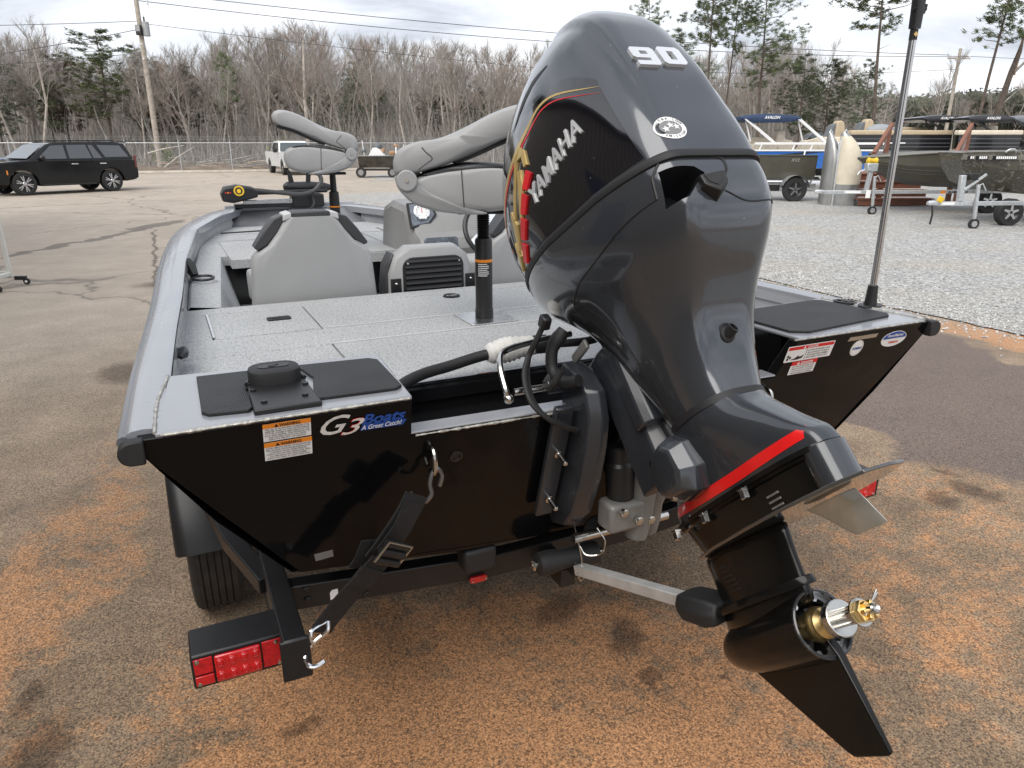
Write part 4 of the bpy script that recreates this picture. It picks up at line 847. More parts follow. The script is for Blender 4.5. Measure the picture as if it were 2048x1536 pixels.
for i in range(6): b = MB(); b.box(A(-.0470, .115 + .003 * i, -.555 - .011 * i), (.006, .03, .0035)); b.build('water_intake', m_ink, motor)
# --- bare propeller shaft: ring, toothed carrier, brass thrust cone, washer, splines, nut
PX = lambda a: A(0, a, -.728)
b = MB(); b.lathe([(.26, .0690), (.282, .0690), (.284, .0665), (.282, .0635), (.25, .062)], PX(0), (0, -1, 0), 48, False); b.build('case_ring', m_cowl2, motor, True, angle=40)
b = MB(); b.lathe([(.225, .063), (.226, .02)], PX(0), (0, -1, 0), 32, False); b.build('case_back', m_ink, motor)
prof = []
for i in range(96):
    t = 2 * PI * i / 96; r_ = .049 if (i % 8) in (0, 1, 2) else .056; prof.append((t, r_))
b = MB(); k = 96; b.add([A(r_ * math.cos(t), .262, -.728 + r_ * math.sin(t)) for t, r_ in prof] + [A(.063 * math.cos(t), .262, -.728 + .063 * math.sin(t)) for t, _ in prof] + [A(r_ * math.cos(t), .245, -.728 + r_ * math.sin(t)) for t, r_ in prof], [(i, (i + 1) % k, (i + 1) % k + k, i + k) for i in range(k)] + [(i, (i + 1) % k, (i + 1) % k + 2 * k, i + 2 * k) for i in range(k)]); b.build('bearing_carrier', m_alu, motor, False)
for i in range(5): 
    t = 2 * PI * i / 5 + .3; b = MB(); b.box(A(.043 * math.cos(t), .24, -.728 + .043 * math.sin(t)), (.03, .02, .008), Matrix.Rotation(t, 3, 'Y').inverted()); b.build('carrier_rib', m_blk, motor)
b = MB(); b.lathe([(.235, .026), (.262, .033), (.270, .0355), (.276, .035), (.280, .033), (.284, .031), (.288, .030), (.296, .023), (.302, .0195), (.318, .018), (.322, .018)], PX(0), (0, -1, 0), 36); b.build('thrust_cone', m_brass, motor, True, angle=25)
b = MB(); b.lathe([(.320, .036), (.336, .036), (.337, .034)], PX(0), (0, -1, 0), 36); b.build('thrust_washer', m_steel, motor, True, angle=25)
b = MB(); pr_ = [(2 * PI * i / 52, .0175 if i % 4 < 2 else .0145) for i in range(52)]; b.loft([[A(r_ * math.cos(t), a, -.728 + r_ * math.sin(t)) for t, r_ in pr_] for a in (.33, .385)]); b.build('splined_shaft', m_steel, motor, False)
b = MB(); b.lathe([(.385, .026), (.389, .026)], PX(0), (0, -1, 0), 28); b.build('washer', m_steel, motor, True, angle=25)
b = MB(); b.lathe([(.389, .022), (.404, .022), (.405, .019)], PX(0), (0, -1, 0), 6); nu = b.build('castle_nut', m_brass, motor, False, bevel=.001)
for i in range(6):
    t = 2 * PI * i / 6; b = MB(); b.box(A(.0135 * math.cos(t), .410, -.728 + .0135 * math.sin(t)), (.009, .012, .007), Matrix.Rotation(-t, 3, 'Y')); b.build('nut_tooth', m_brass, nu, bevel=.001)
b = MB(); b.lathe([(.385, .0105), (.425, .0105), (.428, .008), (.424, .003)], PX(0), (0, -1, 0), 20); b.build('shaft_end', m_steel, motor, True, angle=30)
b = MB(); b.tube([A(-.02, .414, -.735), A(.012, .414, -.715), A(.03, .418, -.70)], .0018, 6); b.tube([A(.012, .414, -.715), A(.026, .422, -.705)], .0018, 6); b.build('cotter_pin', m_steel, motor)
# --- swivel and clamp brackets (clamped to the transom, upright: built in world axes)
WB = lambda: MB(MI)
m_brk2 = m_brk
for s in (-1, 1):
    X0 = .115 * s; X1 = .185 * s
    pf = [(.02, 1.20), (.09, 1.215), (.10, 1.17), (.085, 1.13), (.10, 1.0), (.13, .86), (.155, .74), (.13, .715), (.06, .74), (.015, .80), (-.03, .92), (-.05, 1.02), (-.055, 1.10), (-.03, 1.17)]
    pf = [(y - .015, z) for y, z in pf]
    b = WB(); b.loft([[(x, y * 1 + dy, z) for y, z in pf] for x, dy in ((X0, 0), (lerp(X0, X1, .35), -.005), (X1 * .93, .012))]); b.build('clamp_bracket', m_brk, motor, True, bevel=.006, seg=3)
    b = WB(); b.prism([(.0, 0), (.055, 0), (.055, .36), (.0, .36)], (X1 - s * .0 - (.0 if s > 0 else .055) , rake(.78) - .016, .77), (1, 0, 0), (0, -.3, 1), .02 if s < 0 else .02); b.build('mounting_flange', m_brk, motor, True, bevel=.005)
    for z in (.985, .945, .83):
        if z == .945: continue
        y = rake(z) - .03; b = WB(); b.lathe([(0, .017), (.004, .017), (.004, .0125), (.016, .0125), (.017, .008), (.055, .0075), (.057, .005)], (X1 + s * .025, y, z), (0, -1, -.3), 12); b.build('mounting_bolt', m_steel, motor, True, angle=30)
    for z in (1.01, .955, .90, .86):
        b = WB(); b.lathe([(0, .009), (.0015, .009)], (X1 + s * .022, rake(z) - .037, z), (0, -1, -.3), 12); b.build('bolt_hole', m_ink, motor)
b = WB(); b.cyl((-.235, .05, 1.165), (.235, .05, 1.165), .019, 16); b.build('tilt_tube', m_brk, motor)
b = WB(); b.cyl((-.33, .05, 1.165), (-.225, .05, 1.165), .0095, 12); b.lathe([(0, .018), (.018, .018)], (-.243, .05, 1.165), (1, 0, 0), 6); b.build('steering_rod', m_steel, motor)
b = WB(); b.tube(curve([(-.345, .05, 1.155), (-.352, .055, 1.18), (-.345, .10, 1.225), (-.31, .15, 1.245), (-.2, .19, 1.25), (-.08, .20, 1.255)], 6), .0085, 8); b.build('steering_link', m_steel, motor)
b = WB(); b.ball((-.345, .05, 1.150), .014, 10, 6); b.build('link_nut', m_steel, motor)
# swivel casting behind the apron, tilting with the motor
b = MB(); b.loft([[A(x, a, u) for x, a in ((-w_, af), (-w_ * 1.0, ar), (-w_ * .6, ar + .03), (w_ * .6, ar + .03), (w_, ar), (w_, af), (w_ * .5, af - .03), (-w_ * .5, af - .03))] for u, af, ar, w_ in ((.06, -.04, .08, .085), (0, -.045, .085, .10), (-.06, -.02, .10, .095), (-.16, .02, .14, .07), (-.30, .05, .15, .06), (-.36, .06, .15, .05))]); b.build('swivel_bracket', m_brk, motor, True, bevel=.006)
b = MB(); b.loft([[A(-x, a, u) for x, a in ((.06, .02), (.098, .0), (.105, .06), (.10, .12), (.06, .14))] for u in (.05, -.05, -.18, -.30, -.335)]); b.build('mount_arm', m_brk, motor, True, bevel=.005)
b = MB(); b.loft([[A(-x, a, u) for x, a in ((.06, .10), (.115, .105), (.12, .15), (.10, .17), (.06, .17))] for u in (.08, -.02, -.12, -.20)]); b.build('mount_arm', m_brk, motor, True, bevel=.005)
b = MB(); b.box(A(-.13, .03, .075), (.012, .09, .028)); b.build('tilt_lock_lever', m_cast, motor, bevel=.005)
# trim cylinders and pump between the brackets
b = WB(); b.lathe([(0, .034), (.02, .038), (.13, .040), (.14, .034), (.18, .034), (.185, .028)], (-.035, -.02, .80), (0, .12, 1), 20); b.build('tilt_motor', m_blk, motor, True, angle=30)
b = WB(); b.box((-.03, -.03, .795), (.13, .075, .085)); b.build('hydraulic_block', m_cast, motor, bevel=.012, seg=3)
b = WB(); b.lathe([(0, .030), (.05, .033), (.10, .030), (.12, .034), (.24, .034), (.25, .026)], (.075, .0, .70), (0, -.18, 1), 20); b.build('trim_cylinder', m_cast, motor, True, angle=30)
b = WB(); b.lathe([(0, .033), (.08, .036), (.20, .034)], (.015, -.03, .71), (.1, -.05, 1), 20); b.build('trim_cylinder', m_cast, motor, True, angle=30)
b = WB(); b.cyl((.08, -.05, .93), (.07, -.14, .96), .016, 12); b.build('trim_rod', m_steel, motor)
for p in ((-.06, -.072, .82), (-.01, -.072, .785), (.04, -.06, .77)):
    b = WB(); b.lathe([(0, .013), (.008, .013), (.01, .009)], p, (0, -1, 0), 6); b.build('hydraulic_bolt', m_steel, motor)
b = WB(); b.cyl((-.16, .02, .715), (.16, .02, .715), .014, 12); b.build('lower_pin', m_steel, motor)
b = WB(); b.tube(curve([(-.115, -.03, .765), (-.10, -.05, .73), (-.11, -.045, .69), (-.14, -.02, .68), (-.15, .0, .70)], 6), .0025, 6); b.build('ground_wire', m_steel, motor)
# cables from the motor front, over the bracket
b = WB(); b.tube(curve([(-.235, .07, 1.33), (-.255, .08, 1.28), (-.27, .09, 1.24), (-.30, .05, 1.20), (-.305, .0, 1.15), (-.27, -.03, 1.11), (-.22, -.03, 1.08), (-.18, -.02, 1.06)], 6), .0075, 8); b.build('wiring', m_rub, motor)
b = WB(); b.tube(curve([(-.23, .08, 1.34), (-.245, .09, 1.28), (-.262, .10, 1.235), (-.285, .06, 1.19), (-.292, .01, 1.145), (-.26, -.02, 1.10), (-.20, -.02, 1.07)], 6), .006, 8); b.build('wiring', m_blk, motor)
b = WB(); b.box((-.236, .065, 1.335), (.026, .03, .036), Matrix.Rotation(.4, 3, 'X')); b.build('connector', m_blk, motor, bevel=.006)
# ================================================================ rigging hose lying over the deck edge
hz = thing('rigging_hose', 'thick black rigging hose wrapped in white tape running across the motor well', 'hose', (-.54, .33, 1.10))
O = Vector((-.54, .33, 1.10)); L_ = lambda pts: [Vector(p) - O for p in pts]
b = MB(); b.tube(curve(L_([(-.60, .28, 1.10), (-.54, .34, 1.125), (-.46, .385, 1.135), (-.37, .405, 1.142), (-.29, .41, 1.155), (-.23, .405, 1.165)]), 6), .0165, 12); b.build('hose', m_rub, hz)
b = MB(); b.tube(curve(L_([(-.07, .40, 1.175), (.0, .36, 1.18), (.06, .30, 1.20), (.09, .22, 1.26)]), 6), .013, 12); b.build('hose', m_rub, hz)
m_tape = mat('white_masking_tape', (.66, .65, .62), .75, var=.08, vs=40, bump=.9, bs=45, bdist=.004)
pts = curve(L_([(-.25, .405, 1.163), (-.2, .405, 1.168), (-.15, .405, 1.172), (-.085, .402, 1.175)]), 6); rr = [.024, .030, .034, .030, .037, .034, .040, .036, .041, .036, .040, .033, .037, .031, .034, .030, .032, .030, .028]
b = MB(); b.tube(pts, rr[:len(pts)], 11); o_ = b.build('tape_wrap', m_tape, hz, True, angle=70)
b = MB(); b.tube(L_([(-.10, .402, 1.175), (-.055, .398, 1.175)]), .030, 12); b.build('foam_sleeve', m_rub, hz)
# ================================================================ trailer
tr_ = thing('boat_trailer', 'black steel boat trailer under the black boat with red tail lamps', 'trailer', (0, .25, 0))
TO = Vector((0, .25, 0)); 
class TB(MB):
    def add(s, vs, fs): return MB.add(s, [Vector(p) - TO for p in vs], fs)
def beam(pts, w_, h_, name, m=m_blkm):
    b = TB()
    rings = []
    P = [Vector(p) for p in pts]
    for i, p in enumerate(P):
        t = (P[min(i + 1, len(P) - 1)] - P[max(i - 1, 0)]).normalized(); s = t.cross(Vector((0, 0, 1))).normalized(); u = s.cross(t)
        rings.append([p + s * a * w_ / 2 + u * c * h_ / 2 for a, c in ((-1, -1), (1, -1), (1, 1), (-1, 1))])
    b.loft(rings); return b.build(name, m, tr_, True, bevel=.004, angle=30)
beam([(-.93, .27, .60), (-.3, .27, .535), (.3, .27, .535), (.93, .27, .60)], .05, .075, 'crossmember')
for s in (-1, 1):
    beam([(s * .93, .0, .60), (s * .93, 1.9, .60), (s * .5, 3.6, .60), (s * .02, 5.2, .60)], .055, .10, 'frame_rail')
    beam([(s * .95, .34, .60), (s * 1.02, .60, .61), (s * 1.06, .86, .62)], .05, .05, 'fender_brace')
    beam([(s * .55, .25, .655), (s * .55, 3.6, .68)], .09, .045, 'bunk', mat('black_bunk_carpet', (.008, .008, .008), .95, bump=.6, bs=200))
    # fender
    b = TB(); rings = []
    for a in range(14, 167, 8):
        c, sn = math.cos(R(a)), math.sin(R(a)); y = 1.32 - .43 * c; z = .33 + .41 * sn
        n_ = Vector((0, -c, sn))
        rings.append([Vector((s * x, y, z)) + n_ * d for x, d in ((.985, -.03), (.99, .0), (1.02, .012), (1.15, .012), (1.185, .0), (1.195, -.03), (1.185, -.032), (1.15, -.002), (1.02, -.002))])
    b.loft(rings); b.build('fender', m_blk, tr_, True, angle=60)
    # wheel
    wh = TB(); prof = [(-.075, .20), (-.085, .24), (-.09, .29), (-.082, .318), (-.07, .328)]
    k = []
    for i in range(6): x = -.06 + .024 * i; k += [(x - .0095, .331), (x + .0095, .331), (x + .0096, .322), (x + .0144, .322)]
    prof = prof + k[:-2] + [(.07, .328), (.082, .318), (.09, .29), (.085, .24), (.075, .20)]
    wh.lathe(prof, (s * 1.075, 1.32, .33), (1, 0, 0), 48, False); wo = wh.build('wheel', m_tread, tr_, True, angle=30)
    for i in range(60):
        pass
    b = TB(); b.lathe([(-.07, .20), (-.03, .19), (.02, .17), (.05, .06), (.07, .05), (.072, .0)] if s > 0 else [(.07, .20), (.03, .19), (-.02, .17), (-.05, .06), (-.07, .05), (-.072, 0)], (s * 1.075, 1.32, .33), (1, 0, 0), 28, False); b.build('rim', m_galv, wo, True, angle=30)
    # tail lamp housing
    x0, x1 = (-1.155, -.955) if s < 0 else (.965, 1.165)
    b = TB(); b.b2((x0 - .006, .085, .52), (x1 + .02, .20, .615)); lh = b.build('tail_lamp', m_blkm, tr_, True, bevel=.006)
    def fr(nm, xa, xb, za, zb, m, d=.004, bev=.0015): 
        b = TB(); b.b2((xa, .0845 - d, za), (xb, .0845, zb)); return b.build(nm, m, lh, True, bevel=bev)
    xi = x0 if s < 0 else x0
    fr('reflector_panel', x0, x0 + .042, .562, .606, m_redrefl); fr('lens_panel', x0, x0 + .042, .532, .558, m_redlens, .006); fr('reflector_panel', x1 - .045, x1, .532, .606, m_redrefl)
    fr('lens', x0 + .046, x1 - .049, .532, .606, m_redlens, .010, .004)
    for i in range(4):
        for j in range(2):
            cx = lerp(x0 + .058, x1 - .061, i / 3); cz = .551 + .037 * j
            b = TB(); b.lathe([(0, .0125), (.0025, .0115), (.0035, .009), (.002, .008), (.004, .006), (.0045, .0)], (cx, .0745, cz), (0, -1, 0), 16); b.build('lamp_cell', m_redlens, lh, True, angle=20)
    for cx, cz in ((x0 + .008, .537), (x0 + .008, .600), (x1 - .008, .537), (x1 - .012, .600)):
        b = TB(); b.lathe([(0, .0055), (.003, .005), (.0035, .003)], (cx, .0805, cz), (0, -1, 0), 10); b.build('screw', m_steel, lh)
    b = TB(); b.b2((s * .93 - .035, -.002, .535), (s * .93 + .035, .012, .648)); b.build('rail_end', m_blkm, tr_, True, bevel=.004)
# red marker lamps on the cross member
for x in (-.36, .02):
    b = TB(); b.prism(rrect(-.028, -.010, .028, .010, .008), (x, .243, .512), (1, 0, 0), (0, 0, 1), .012); mk = b.build('marker_lamp', m_redlens, tr_, True, bevel=.002)
    for d in (-.022, .022): b = TB(); b.cyl((x + d, .229, .512), (x + d, .227, .512), .003, 8); b.build('screw', m_steel, mk)
b = TB(); b.b2((-.43, .16, .585), (-.33, .235, .66)); b.build('bunk_end', m_rub, tr_, True, bevel=.012, seg=3)
b = TB(); b.prism([(0, 0), (.022, .004), (.022, .03), (.006, .03), (0, .022)], (-.80, .2435, .565), (1, 0, 0), (0, 0, 1), -.001); b.build('white_tag', m_white, tr_, False)
# keel roller
b = TB(); b.lathe([(-.10, .02), (-.095, .034), (-.06, .036), (-.02, .030), (.02, .030), (.06, .036), (.095, .034), (.10, .02)], (-.13, .10, .60), (1, -.05, 0), 24); rl = b.build('keel_roller', m_rub, tr_, True, angle=40)
b = TB(); b.cyl((-.245, .105, .60), (-.01, .093, .60), .008, 10); b.lathe([(0, .014), (.008, .014)], (-.245, .105, .60), (1, 0, 0), 6); b.build('roller_axle', m_steel, rl)
b = TB(); b.b2((-.15, .10, .50), (-.10, .26, .56)); b.build('roller_bracket', m_blkm, tr_, True, bevel=.004)
# ================================================================ support bar between roller and lower unit
sv = thing('motor_support_bar', 'silver square support bar from trailer roller to lower unit of outboard', 'support bar', (-.12, .10, .58))
SO = Vector((-.12, .10, .58))
a, c = Vector((-.11, .07, .575)), Vector((-.045, -.36, .715)); d = (c - a).normalized(); sd_ = d.cross(Vector((0, 0, 1))).normalized(); uu = sd_.cross(d)
b = MB(); b.loft([[p - SO + sd_ * x + uu * z for x, z in ((-.016, -.016), (.016, -.016), (.016, .016), (-.016, .016))] for p in (a, c)]); b.build('bar', mat('dull_silver_tube', (.50, .50, .49), .45, metal=.35, var=.12, vs=20), sv, True, bevel=.003)
for t in (.05, .18): p = lerp(a, c, t) - SO; b = MB(); b.cyl(p - sd_ * .017, p - sd_ * .014, .006, 8); b.build('rivet', m_steel, sv)
b = MB(); p = c - SO; b.loft([[p + d * t + sd_ * x * k + uu * z * k for x, z in ((-.045, -.03), (.045, -.03), (.05, .0), (.035, .03), (-.035, .03), (-.05, .0))] for t, k in ((-.03, .7), (.0, 1), (.07, 1.05), (.10, .8))]); b.build('motor_cradle', m_rub, sv, True, bevel=.006)
b = MB(); b.tube(curve([p + d * .02 - sd_ * .05, p + d * .06 - sd_ * .062 - uu * .012, p + d * .10 - sd_ * .055 - uu * .03, p + d * .14 - sd_ * .045 - uu * .035], 4), [.009] * 13, 8); b.build('cradle_strap', m_rub, sv)
b = MB(); b.tube(curve([p + d * .03 - sd_ * .058 + uu * .01, p + d * .07 - sd_ * .062 + uu * .0, p + d * .085 - sd_ * .062 - uu * .012, p + d * .05 - sd_ * .063 - uu * .012, p + d * .02 - sd_ * .06 - uu * .004], 4), .0025, 6); b.build('wire_hook', m_steel, sv)
b = MB(); q = a - SO; b.box(q + Vector((0, .02, .0)), (.03, .05, .05)); b.build('yoke', m_blkm, sv, bevel=.004)
b = MB(); b.tube(curve([q + Vector((.0, -.02, .03)), q + Vector((.012, -.025, .0)), q + Vector((.0, -.02, -.03)), q + Vector((-.012, -.02, .0)), q + Vector((0, -.02, .03)), q + Vector((-.005, .0, .10)), q + Vector((-.01, .03, .17))], 5), .002, 6); b.build('pin_and_chain', m_steel, sv)
# black ribbed pickup strainer hanging under the bracket
b = MB(); b.lathe([(0, .038), (.012, .038), (.012, .034), (.018, .034), (.018, .029), (.024, .029), (.024, .022), (.030, .022), (.030, .012), (.034, .010), (.034, 0)], (0, 0, 0), (-.2, -1, .1), 24)
st_ = b.build('pickup_strainer', m_rub, None, True, angle=20); st_.location = (-.055, .07, .70); tag(st_, 'round ribbed black plastic strainer below the hydraulic block of the motor bracket', 'strainer')
# ================================================================ tie-down strap
sp = thing('tie_down_strap', 'black webbing tie-down strap with buckle from boat eye to trailer rail', 'strap', (-.89, .02, .59))
PO = Vector((-.89, .02, .59))
m_web = mat('black_webbing', (.010, .010, .011), .7, var=.3, vs=60, bump=.9, bs=330, bdist=.003)
def ribbon(pts, w_, th, name, m, side=None, n=4):
    P = curve(pts, n); b = MB(); rings = []
    for i, p in enumerate(P):
        t = (P[min(i + 1, len(P) - 1)] - P[max(i - 1, 0)]).normalized(); nn = Vector((.25, -1, -.1)); s = t.cross(nn).normalized(); u = s.cross(t)
        rings.append([p - PO + s * x * w_ / 2 + u * z * th / 2 for x, z in ((-1, -1), (1, -1), (1, 1), (-1, 1))])
    b.loft(rings); return b.build(name, m, sp, True, angle=30)
ribbon([(-.615, -.005, .965), (-.64, -.01, .925), (-.695, .0, .845), (-.72, .01, .81)], .070, .006, 'upper_webbing', m_web)
ribbon([(-.625, -.013, .95), (-.66, -.018, .89), (-.70, -.01, .835)], .058, .004, 'webbing_fold', m_web)
ribbon([(-.71, -.008, .815), (-.745, .0, .775), (-.80, .02, .71), (-.845, .03, .655), (-.865, .035, .625)], .062, .005, 'lower_webbing', m_web)
ribbon([(-.73, .012, .86), (-.75, .02, .81), (-.765, .025, .785)], .05, .004, 'loose_tail', m_web)
ribbon([(-.735, -.01, .795), (-.77, .0, .75)], .066, .008, 'webbing_sleeve', m_web)
bx_ = Vector((-.695, -.03, .845)); t_ = Vector((-.5, .05, -.75)).normalized(); nn = Vector((.25, -1, -.1)).normalized(); s_ = t_.cross(nn).normalized()
b = MB(); b.tube([bx_ - PO + s_ * x + t_ * y + nn * z for x, y, z in ((-.036, .03, .012), (-.036, -.03, .02), (.036, -.03, .02), (.036, .03, .012))], .0045, 8); bk = b.build('buckle', m_steel, sp)
for y in (-.022, .0, .024): b = MB(); b.cyl(bx_ - PO + s_ * -.034 + t_ * y + nn * .012, bx_ - PO + s_ * .034 + t_ * y + nn * .012, .010 if y else .012, 10); b.build('buckle_bar', m_blk, bk)
b = MB(); h0 = tpt(-.558, 1.0) + Vector((0, -.035, 0)); b.tube(curve([h0 - PO + Vector(v) for v in ((.012, -.004, -.04), (.018, -.006, -.012), (.008, -.004, .008), (-.006, -.004, -.002), (-.014, -.006, -.03), (-.012, -.01, -.055), (-.028, -.004, -.075), (-.05, .0, -.062), (-.062, .0, -.045))], 6), .0055, 8); b.build('top_hook', mat('coated_hook', (.22, .22, .22), .3, metal=.8), sp)
b = MB(); b.tube(curve([Vector(v) - PO for v in ((-.845, .03, .655), (-.85, .02, .635), (-.872, .02, .62), (-.895, .015, .608), (-.91, .0, .592), (-.905, -.012, .575), (-.888, -.018, .572), (-.868, -.018, .58))], 6), .0058, 8); b.tube(curve([Vector(v) - PO for v in ((-.845, .03, .655), (-.862, .03, .65), (-.888, .02, .645), (-.892, .015, .625), (-.885, .015, .61))], 6), .005, 8); b.build('bottom_hook', m_chrome, sp)
# starboard strap hook, mostly hidden behind the motor
b = MB(); b.tube(curve([(0, 0, .0), (.015, -.02, -.02), (.012, -.03, -.05), (-.01, -.02, -.06), (-.02, 0, -.045)], 6), .0055, 8); o_ = b.build('strap_hook', m_chrome, None); o_.location = (.90, .0, .60); tag(o_, 'silver strap hook on the starboard trailer rail beside the right tail lamp', 'hook')
# ================================================================ stern light pole
sl = thing('stern_light', 'tall aluminium stern light pole in black socket on starboard corner', 'light pole', (1.16, .222, 1.215))
b = MB(); b.prism(ellipse(0, 0, .05, .035), (0, 0, 0), (1, .15, 0), (-.15, 1, 0), .006); b.build('base_plate', m_blk, sl, bevel=.002)
b = MB(); b.lathe([(0, .022), (.02, .020), (.07, .017), (.072, .013)], (0, 0, .004), (0, 0, 1), 20); b.build('socket', m_blk, sl)
b = MB(); pr_ = [(.0115 if i % 4 < 3 else .0095) for i in range(24)]; b.loft([[(r_ * math.cos(2 * PI * i / 24), r_ * math.sin(2 * PI * i / 24), z) for i, r_ in enumerate(pr_)] for z in (.05, .90)]); b.build('pole', m_alu, sl, False)
b = MB(); b.lathe([(0, .0122), (.032, .0122)], (0, 0, .862), (0, 0, 1), 20); lb = b.build('warning_band', m_ink, sl)
f_ = Flat((-.006, -.0125, .878), (1, -.45, 0), (0, 0, 1)); f_.poly('warning_diamond', [(-.007, 0), (0, -.008), (.007, 0), (0, .008)], m_gold, lb, h=.0015)
b = MB(); b.loft([[(x * k, y * k, z) for x, y in rrect(-.016, -.013, .016, .013, .006)] for z, k in ((.895, 1), (.95, 1.1), (.98, 1.15), (1.06, 1.0))]); b.build('lamp_head', m_blk, sl)
b = MB(); b.cyl((-.022, -.002, .952), (.028, -.006, .952), .007, 10); b.cyl((.02, -.006, .94), (.028, -.006, .965), .006, 8); b.build('hinge_screw', m_blk, sl)
cap = thing('light_socket_cap', 'open round black socket cap beside the stern light pole', 'socket cap', (1.125, .30, 1.215))
b = MB(); b.lathe([(0, .04), (.006, .04), (.008, .033), (.004, .03), (.004, .008)], (0, 0, 0), (.05, 0, 1), 24); b.build('ring', m_blk, cap)
b = MB(); b.box((0, 0, .005), (.055, .012, .004)); b.box((0, 0, .0062), (.012, .055, .004)); b.build('spider', m_blk, cap)
# ================================================================ seats
def pad(name, prof, halfw, m, parent, inset=.022, off=(0, 0, 0), n=4, label=None):
    c = curve([(x, 0, z) for x, z in prof] + [(prof[0][0], 0, prof[0][1])], n)[:-1]; cx = sum(p.x for p in c) / len(c); cz = sum(p.z for p in c) / len(c)
    r0 = max(max(abs(p.x - cx), abs(p.z - cz)) for p in c); b = MB(); rings = []
    for w_, i_ in ((-1, 1.6), (-.985, .9), (-.94, .35), (-.85, 0), (.85, 0), (.94, .35), (.985, .9), (1, 1.6)):
        ring = []
        for p in c:
            dx, dz = cx - p.x, cz - p.z; l = math.hypot(dx, dz) or 1; k = min(inset * i_, l * .5); ring.append((p.x + dx / l * k + off[0], w_ * halfw + off[1], p.z + dz / l * k + off[2]))
        rings.append(ring)
    b.loft(rings); return b.build(name, m, parent, True, angle=60, label=label)
UP = [(.0, .165), (-.002, .205), (.02, .245), (.08, .270), (.16, .282), (.25, .318), (.34, .362), (.42, .390), (.48, .394), (.515, .374), (.52, .340), (.49, .312), (.40, .285), (.30, .240), (.20, .200), (.12, .176), (.06, .162), (.03, .156)]
CU = [(.03, .11), (.06, .140), (.10, .160), (.15, .174), (.20, .184), (.28, .194), (.385, .190), (.45, .170), (.472, .122), (.45, .065), (.38, .036), (.285, .030), (.17, .040), (.07, .075)]
SH = [(.0, .155), (.008, .12), (.03, .09), (.075, .055), (.17, .030), (.30, .022), (.32, .03), (.23, .052), (.15, .088), (.07, .135), (.038, .152)]
def folding_seat(name, label, loc, rz, shift):
    t = thing(name, label, 'boat seat', loc, rz)
    sh = lambda pf: [(x + shift, z) for x, z in pf]
    pad('backrest', sh(UP), .205, m_vinyl, t); pad('cushion', sh(CU), .20, m_vinyl, t)
    pad('seat_shell', sh(SH), .212, m_vinyl, t, .010)
    pad('dark_welt', sh([(.09, .160), (.15, .176), (.26, .196), (.40, .190), (.40, .180), (.28, .184), (.20, .176), (.13, .160)]), .196, m_vinyl2, t, .006)
    pad('dark_underside', sh([(.20, .206), (.30, .246), (.40, .288), (.49, .312), (.50, .295), (.40, .266), (.30, .224), (.22, .196)]), .17, m_vinyl2, t, .006)
    for s in (-1, 1):
        b = MB(); b.lathe([(0, .036), (.006, .036), (.009, .032), (.0095, .0)], (shift + .045, s * .2125, .142), (0, s, 0), 28); hg = b.build('hinge_disc', m_vinyl, t)
        b = MB(); b.lathe([(0, .007), (.003, .006), (.003, .0)], (shift + .045, s * .2225, .142), (0, s, 0), 10); b.build('hinge_screw', m_steel, hg)
        for pts in ([(shift + .10, .252), (shift + .115, .235), (shift + .135, .215), (shift + .11, .196), (shift + .085, .178)],):
            b = MB(); b.tube(curve([(x, s * .2045, z) for x, z in pts], 4), .0022, 6); b.build('seam', m_vinyl2, t)
        b = MB(); b.tube(curve([(shift + .235, s * .2, .176), (shift + .238, s * .2012, .12), (shift + .242, s * .2, .045)], 4), .002, 6); b.build('seam', m_vinyl2, t)
    return t
rear_seat = folding_seat('pedestal_seat', 'folded grey vinyl pedestal seat just behind the outboard cowling', (.04, 1.10, DK), -R(20), -.32)
for o_ in rear_seat.children: o_.location.z = .40
b = MB(); b.lathe([(0, .0365), (.03, .0365), (.032, .034), (.30, .034), (.31, .030), (.315, .02)], (0, 0, .006), (0, 0, 1), 28); b.build('pedestal', m_blk, rear_seat, True, angle=30)
b = MB(); pr_ = []
for i in range(14): pr_ += [(.31 + i * .0085, .021), (.314 + i * .0085, .026)]
b.lathe(pr_ + [(.44, .026)], (0, 0, 0), (0, 0, 1), 20); b.build('spring', m_blk, rear_seat, True, angle=20)
b = MB(); b.b2((-.10, -.10, .415), (.10, .10, .428)); b.build('seat_mount', m_blk, rear_seat, bevel=.004)
lbl = Flat((0, -.0345, .20), (1, 0, 0), (0, 0, 1))
def ringband(z0, z1, r_, m, nm, par): b = MB(); b.lathe([(z0, r_), (z1, r_)], (0, 0, 0), (0, 0, 1), 28, False); return b.build(nm, m, par)
ringband(.225, .236, .0344, m_orange, 'label_band', rear_seat)
for i in range(7):
    a0 = -PI / 2 - .75; b = MB(); vs = []; z = .217 - i * .0075; k = 10
    for j in range(k + 1): a = a0 + (1.3 if i % 3 else 1.1) * j / k; vs += [(.0345 * math.cos(a), .0345 * math.sin(a), z), (.0345 * math.cos(a), .0345 * math.sin(a), z + .003)]
    b.add(vs, [(2 * j, 2 * j + 2, 2 * j + 3, 2 * j + 1) for j in range(k)]); b.build('label_line', m_white, rear_seat)
front_seat = folding_seat('pedestal_seat', 'folded grey vinyl pedestal seat on the front deck of the boat', (-.05, 3.35, DK), PI - R(12), -.175)
for o_ in front_seat.children: o_.location.z = .46
b = MB(); b.lathe([(0, .0365), (.32, .034), (.36, .032), (.365, .022), (.48, .020)], (0, 0, .006), (0, 0, 1), 24); b.build('pedestal', m_blk, front_seat, True, angle=30)
ringband(.27, .278, .0365, m_orange, 'label_band', front_seat)
b = MB(); b.b2((-.09, -.09, .475), (.09, .09, .488)); b.build('seat_mount', m_blk, front_seat, bevel=.004)
for o_ in front_seat.children: o_.scale = (.95, .97, 1)
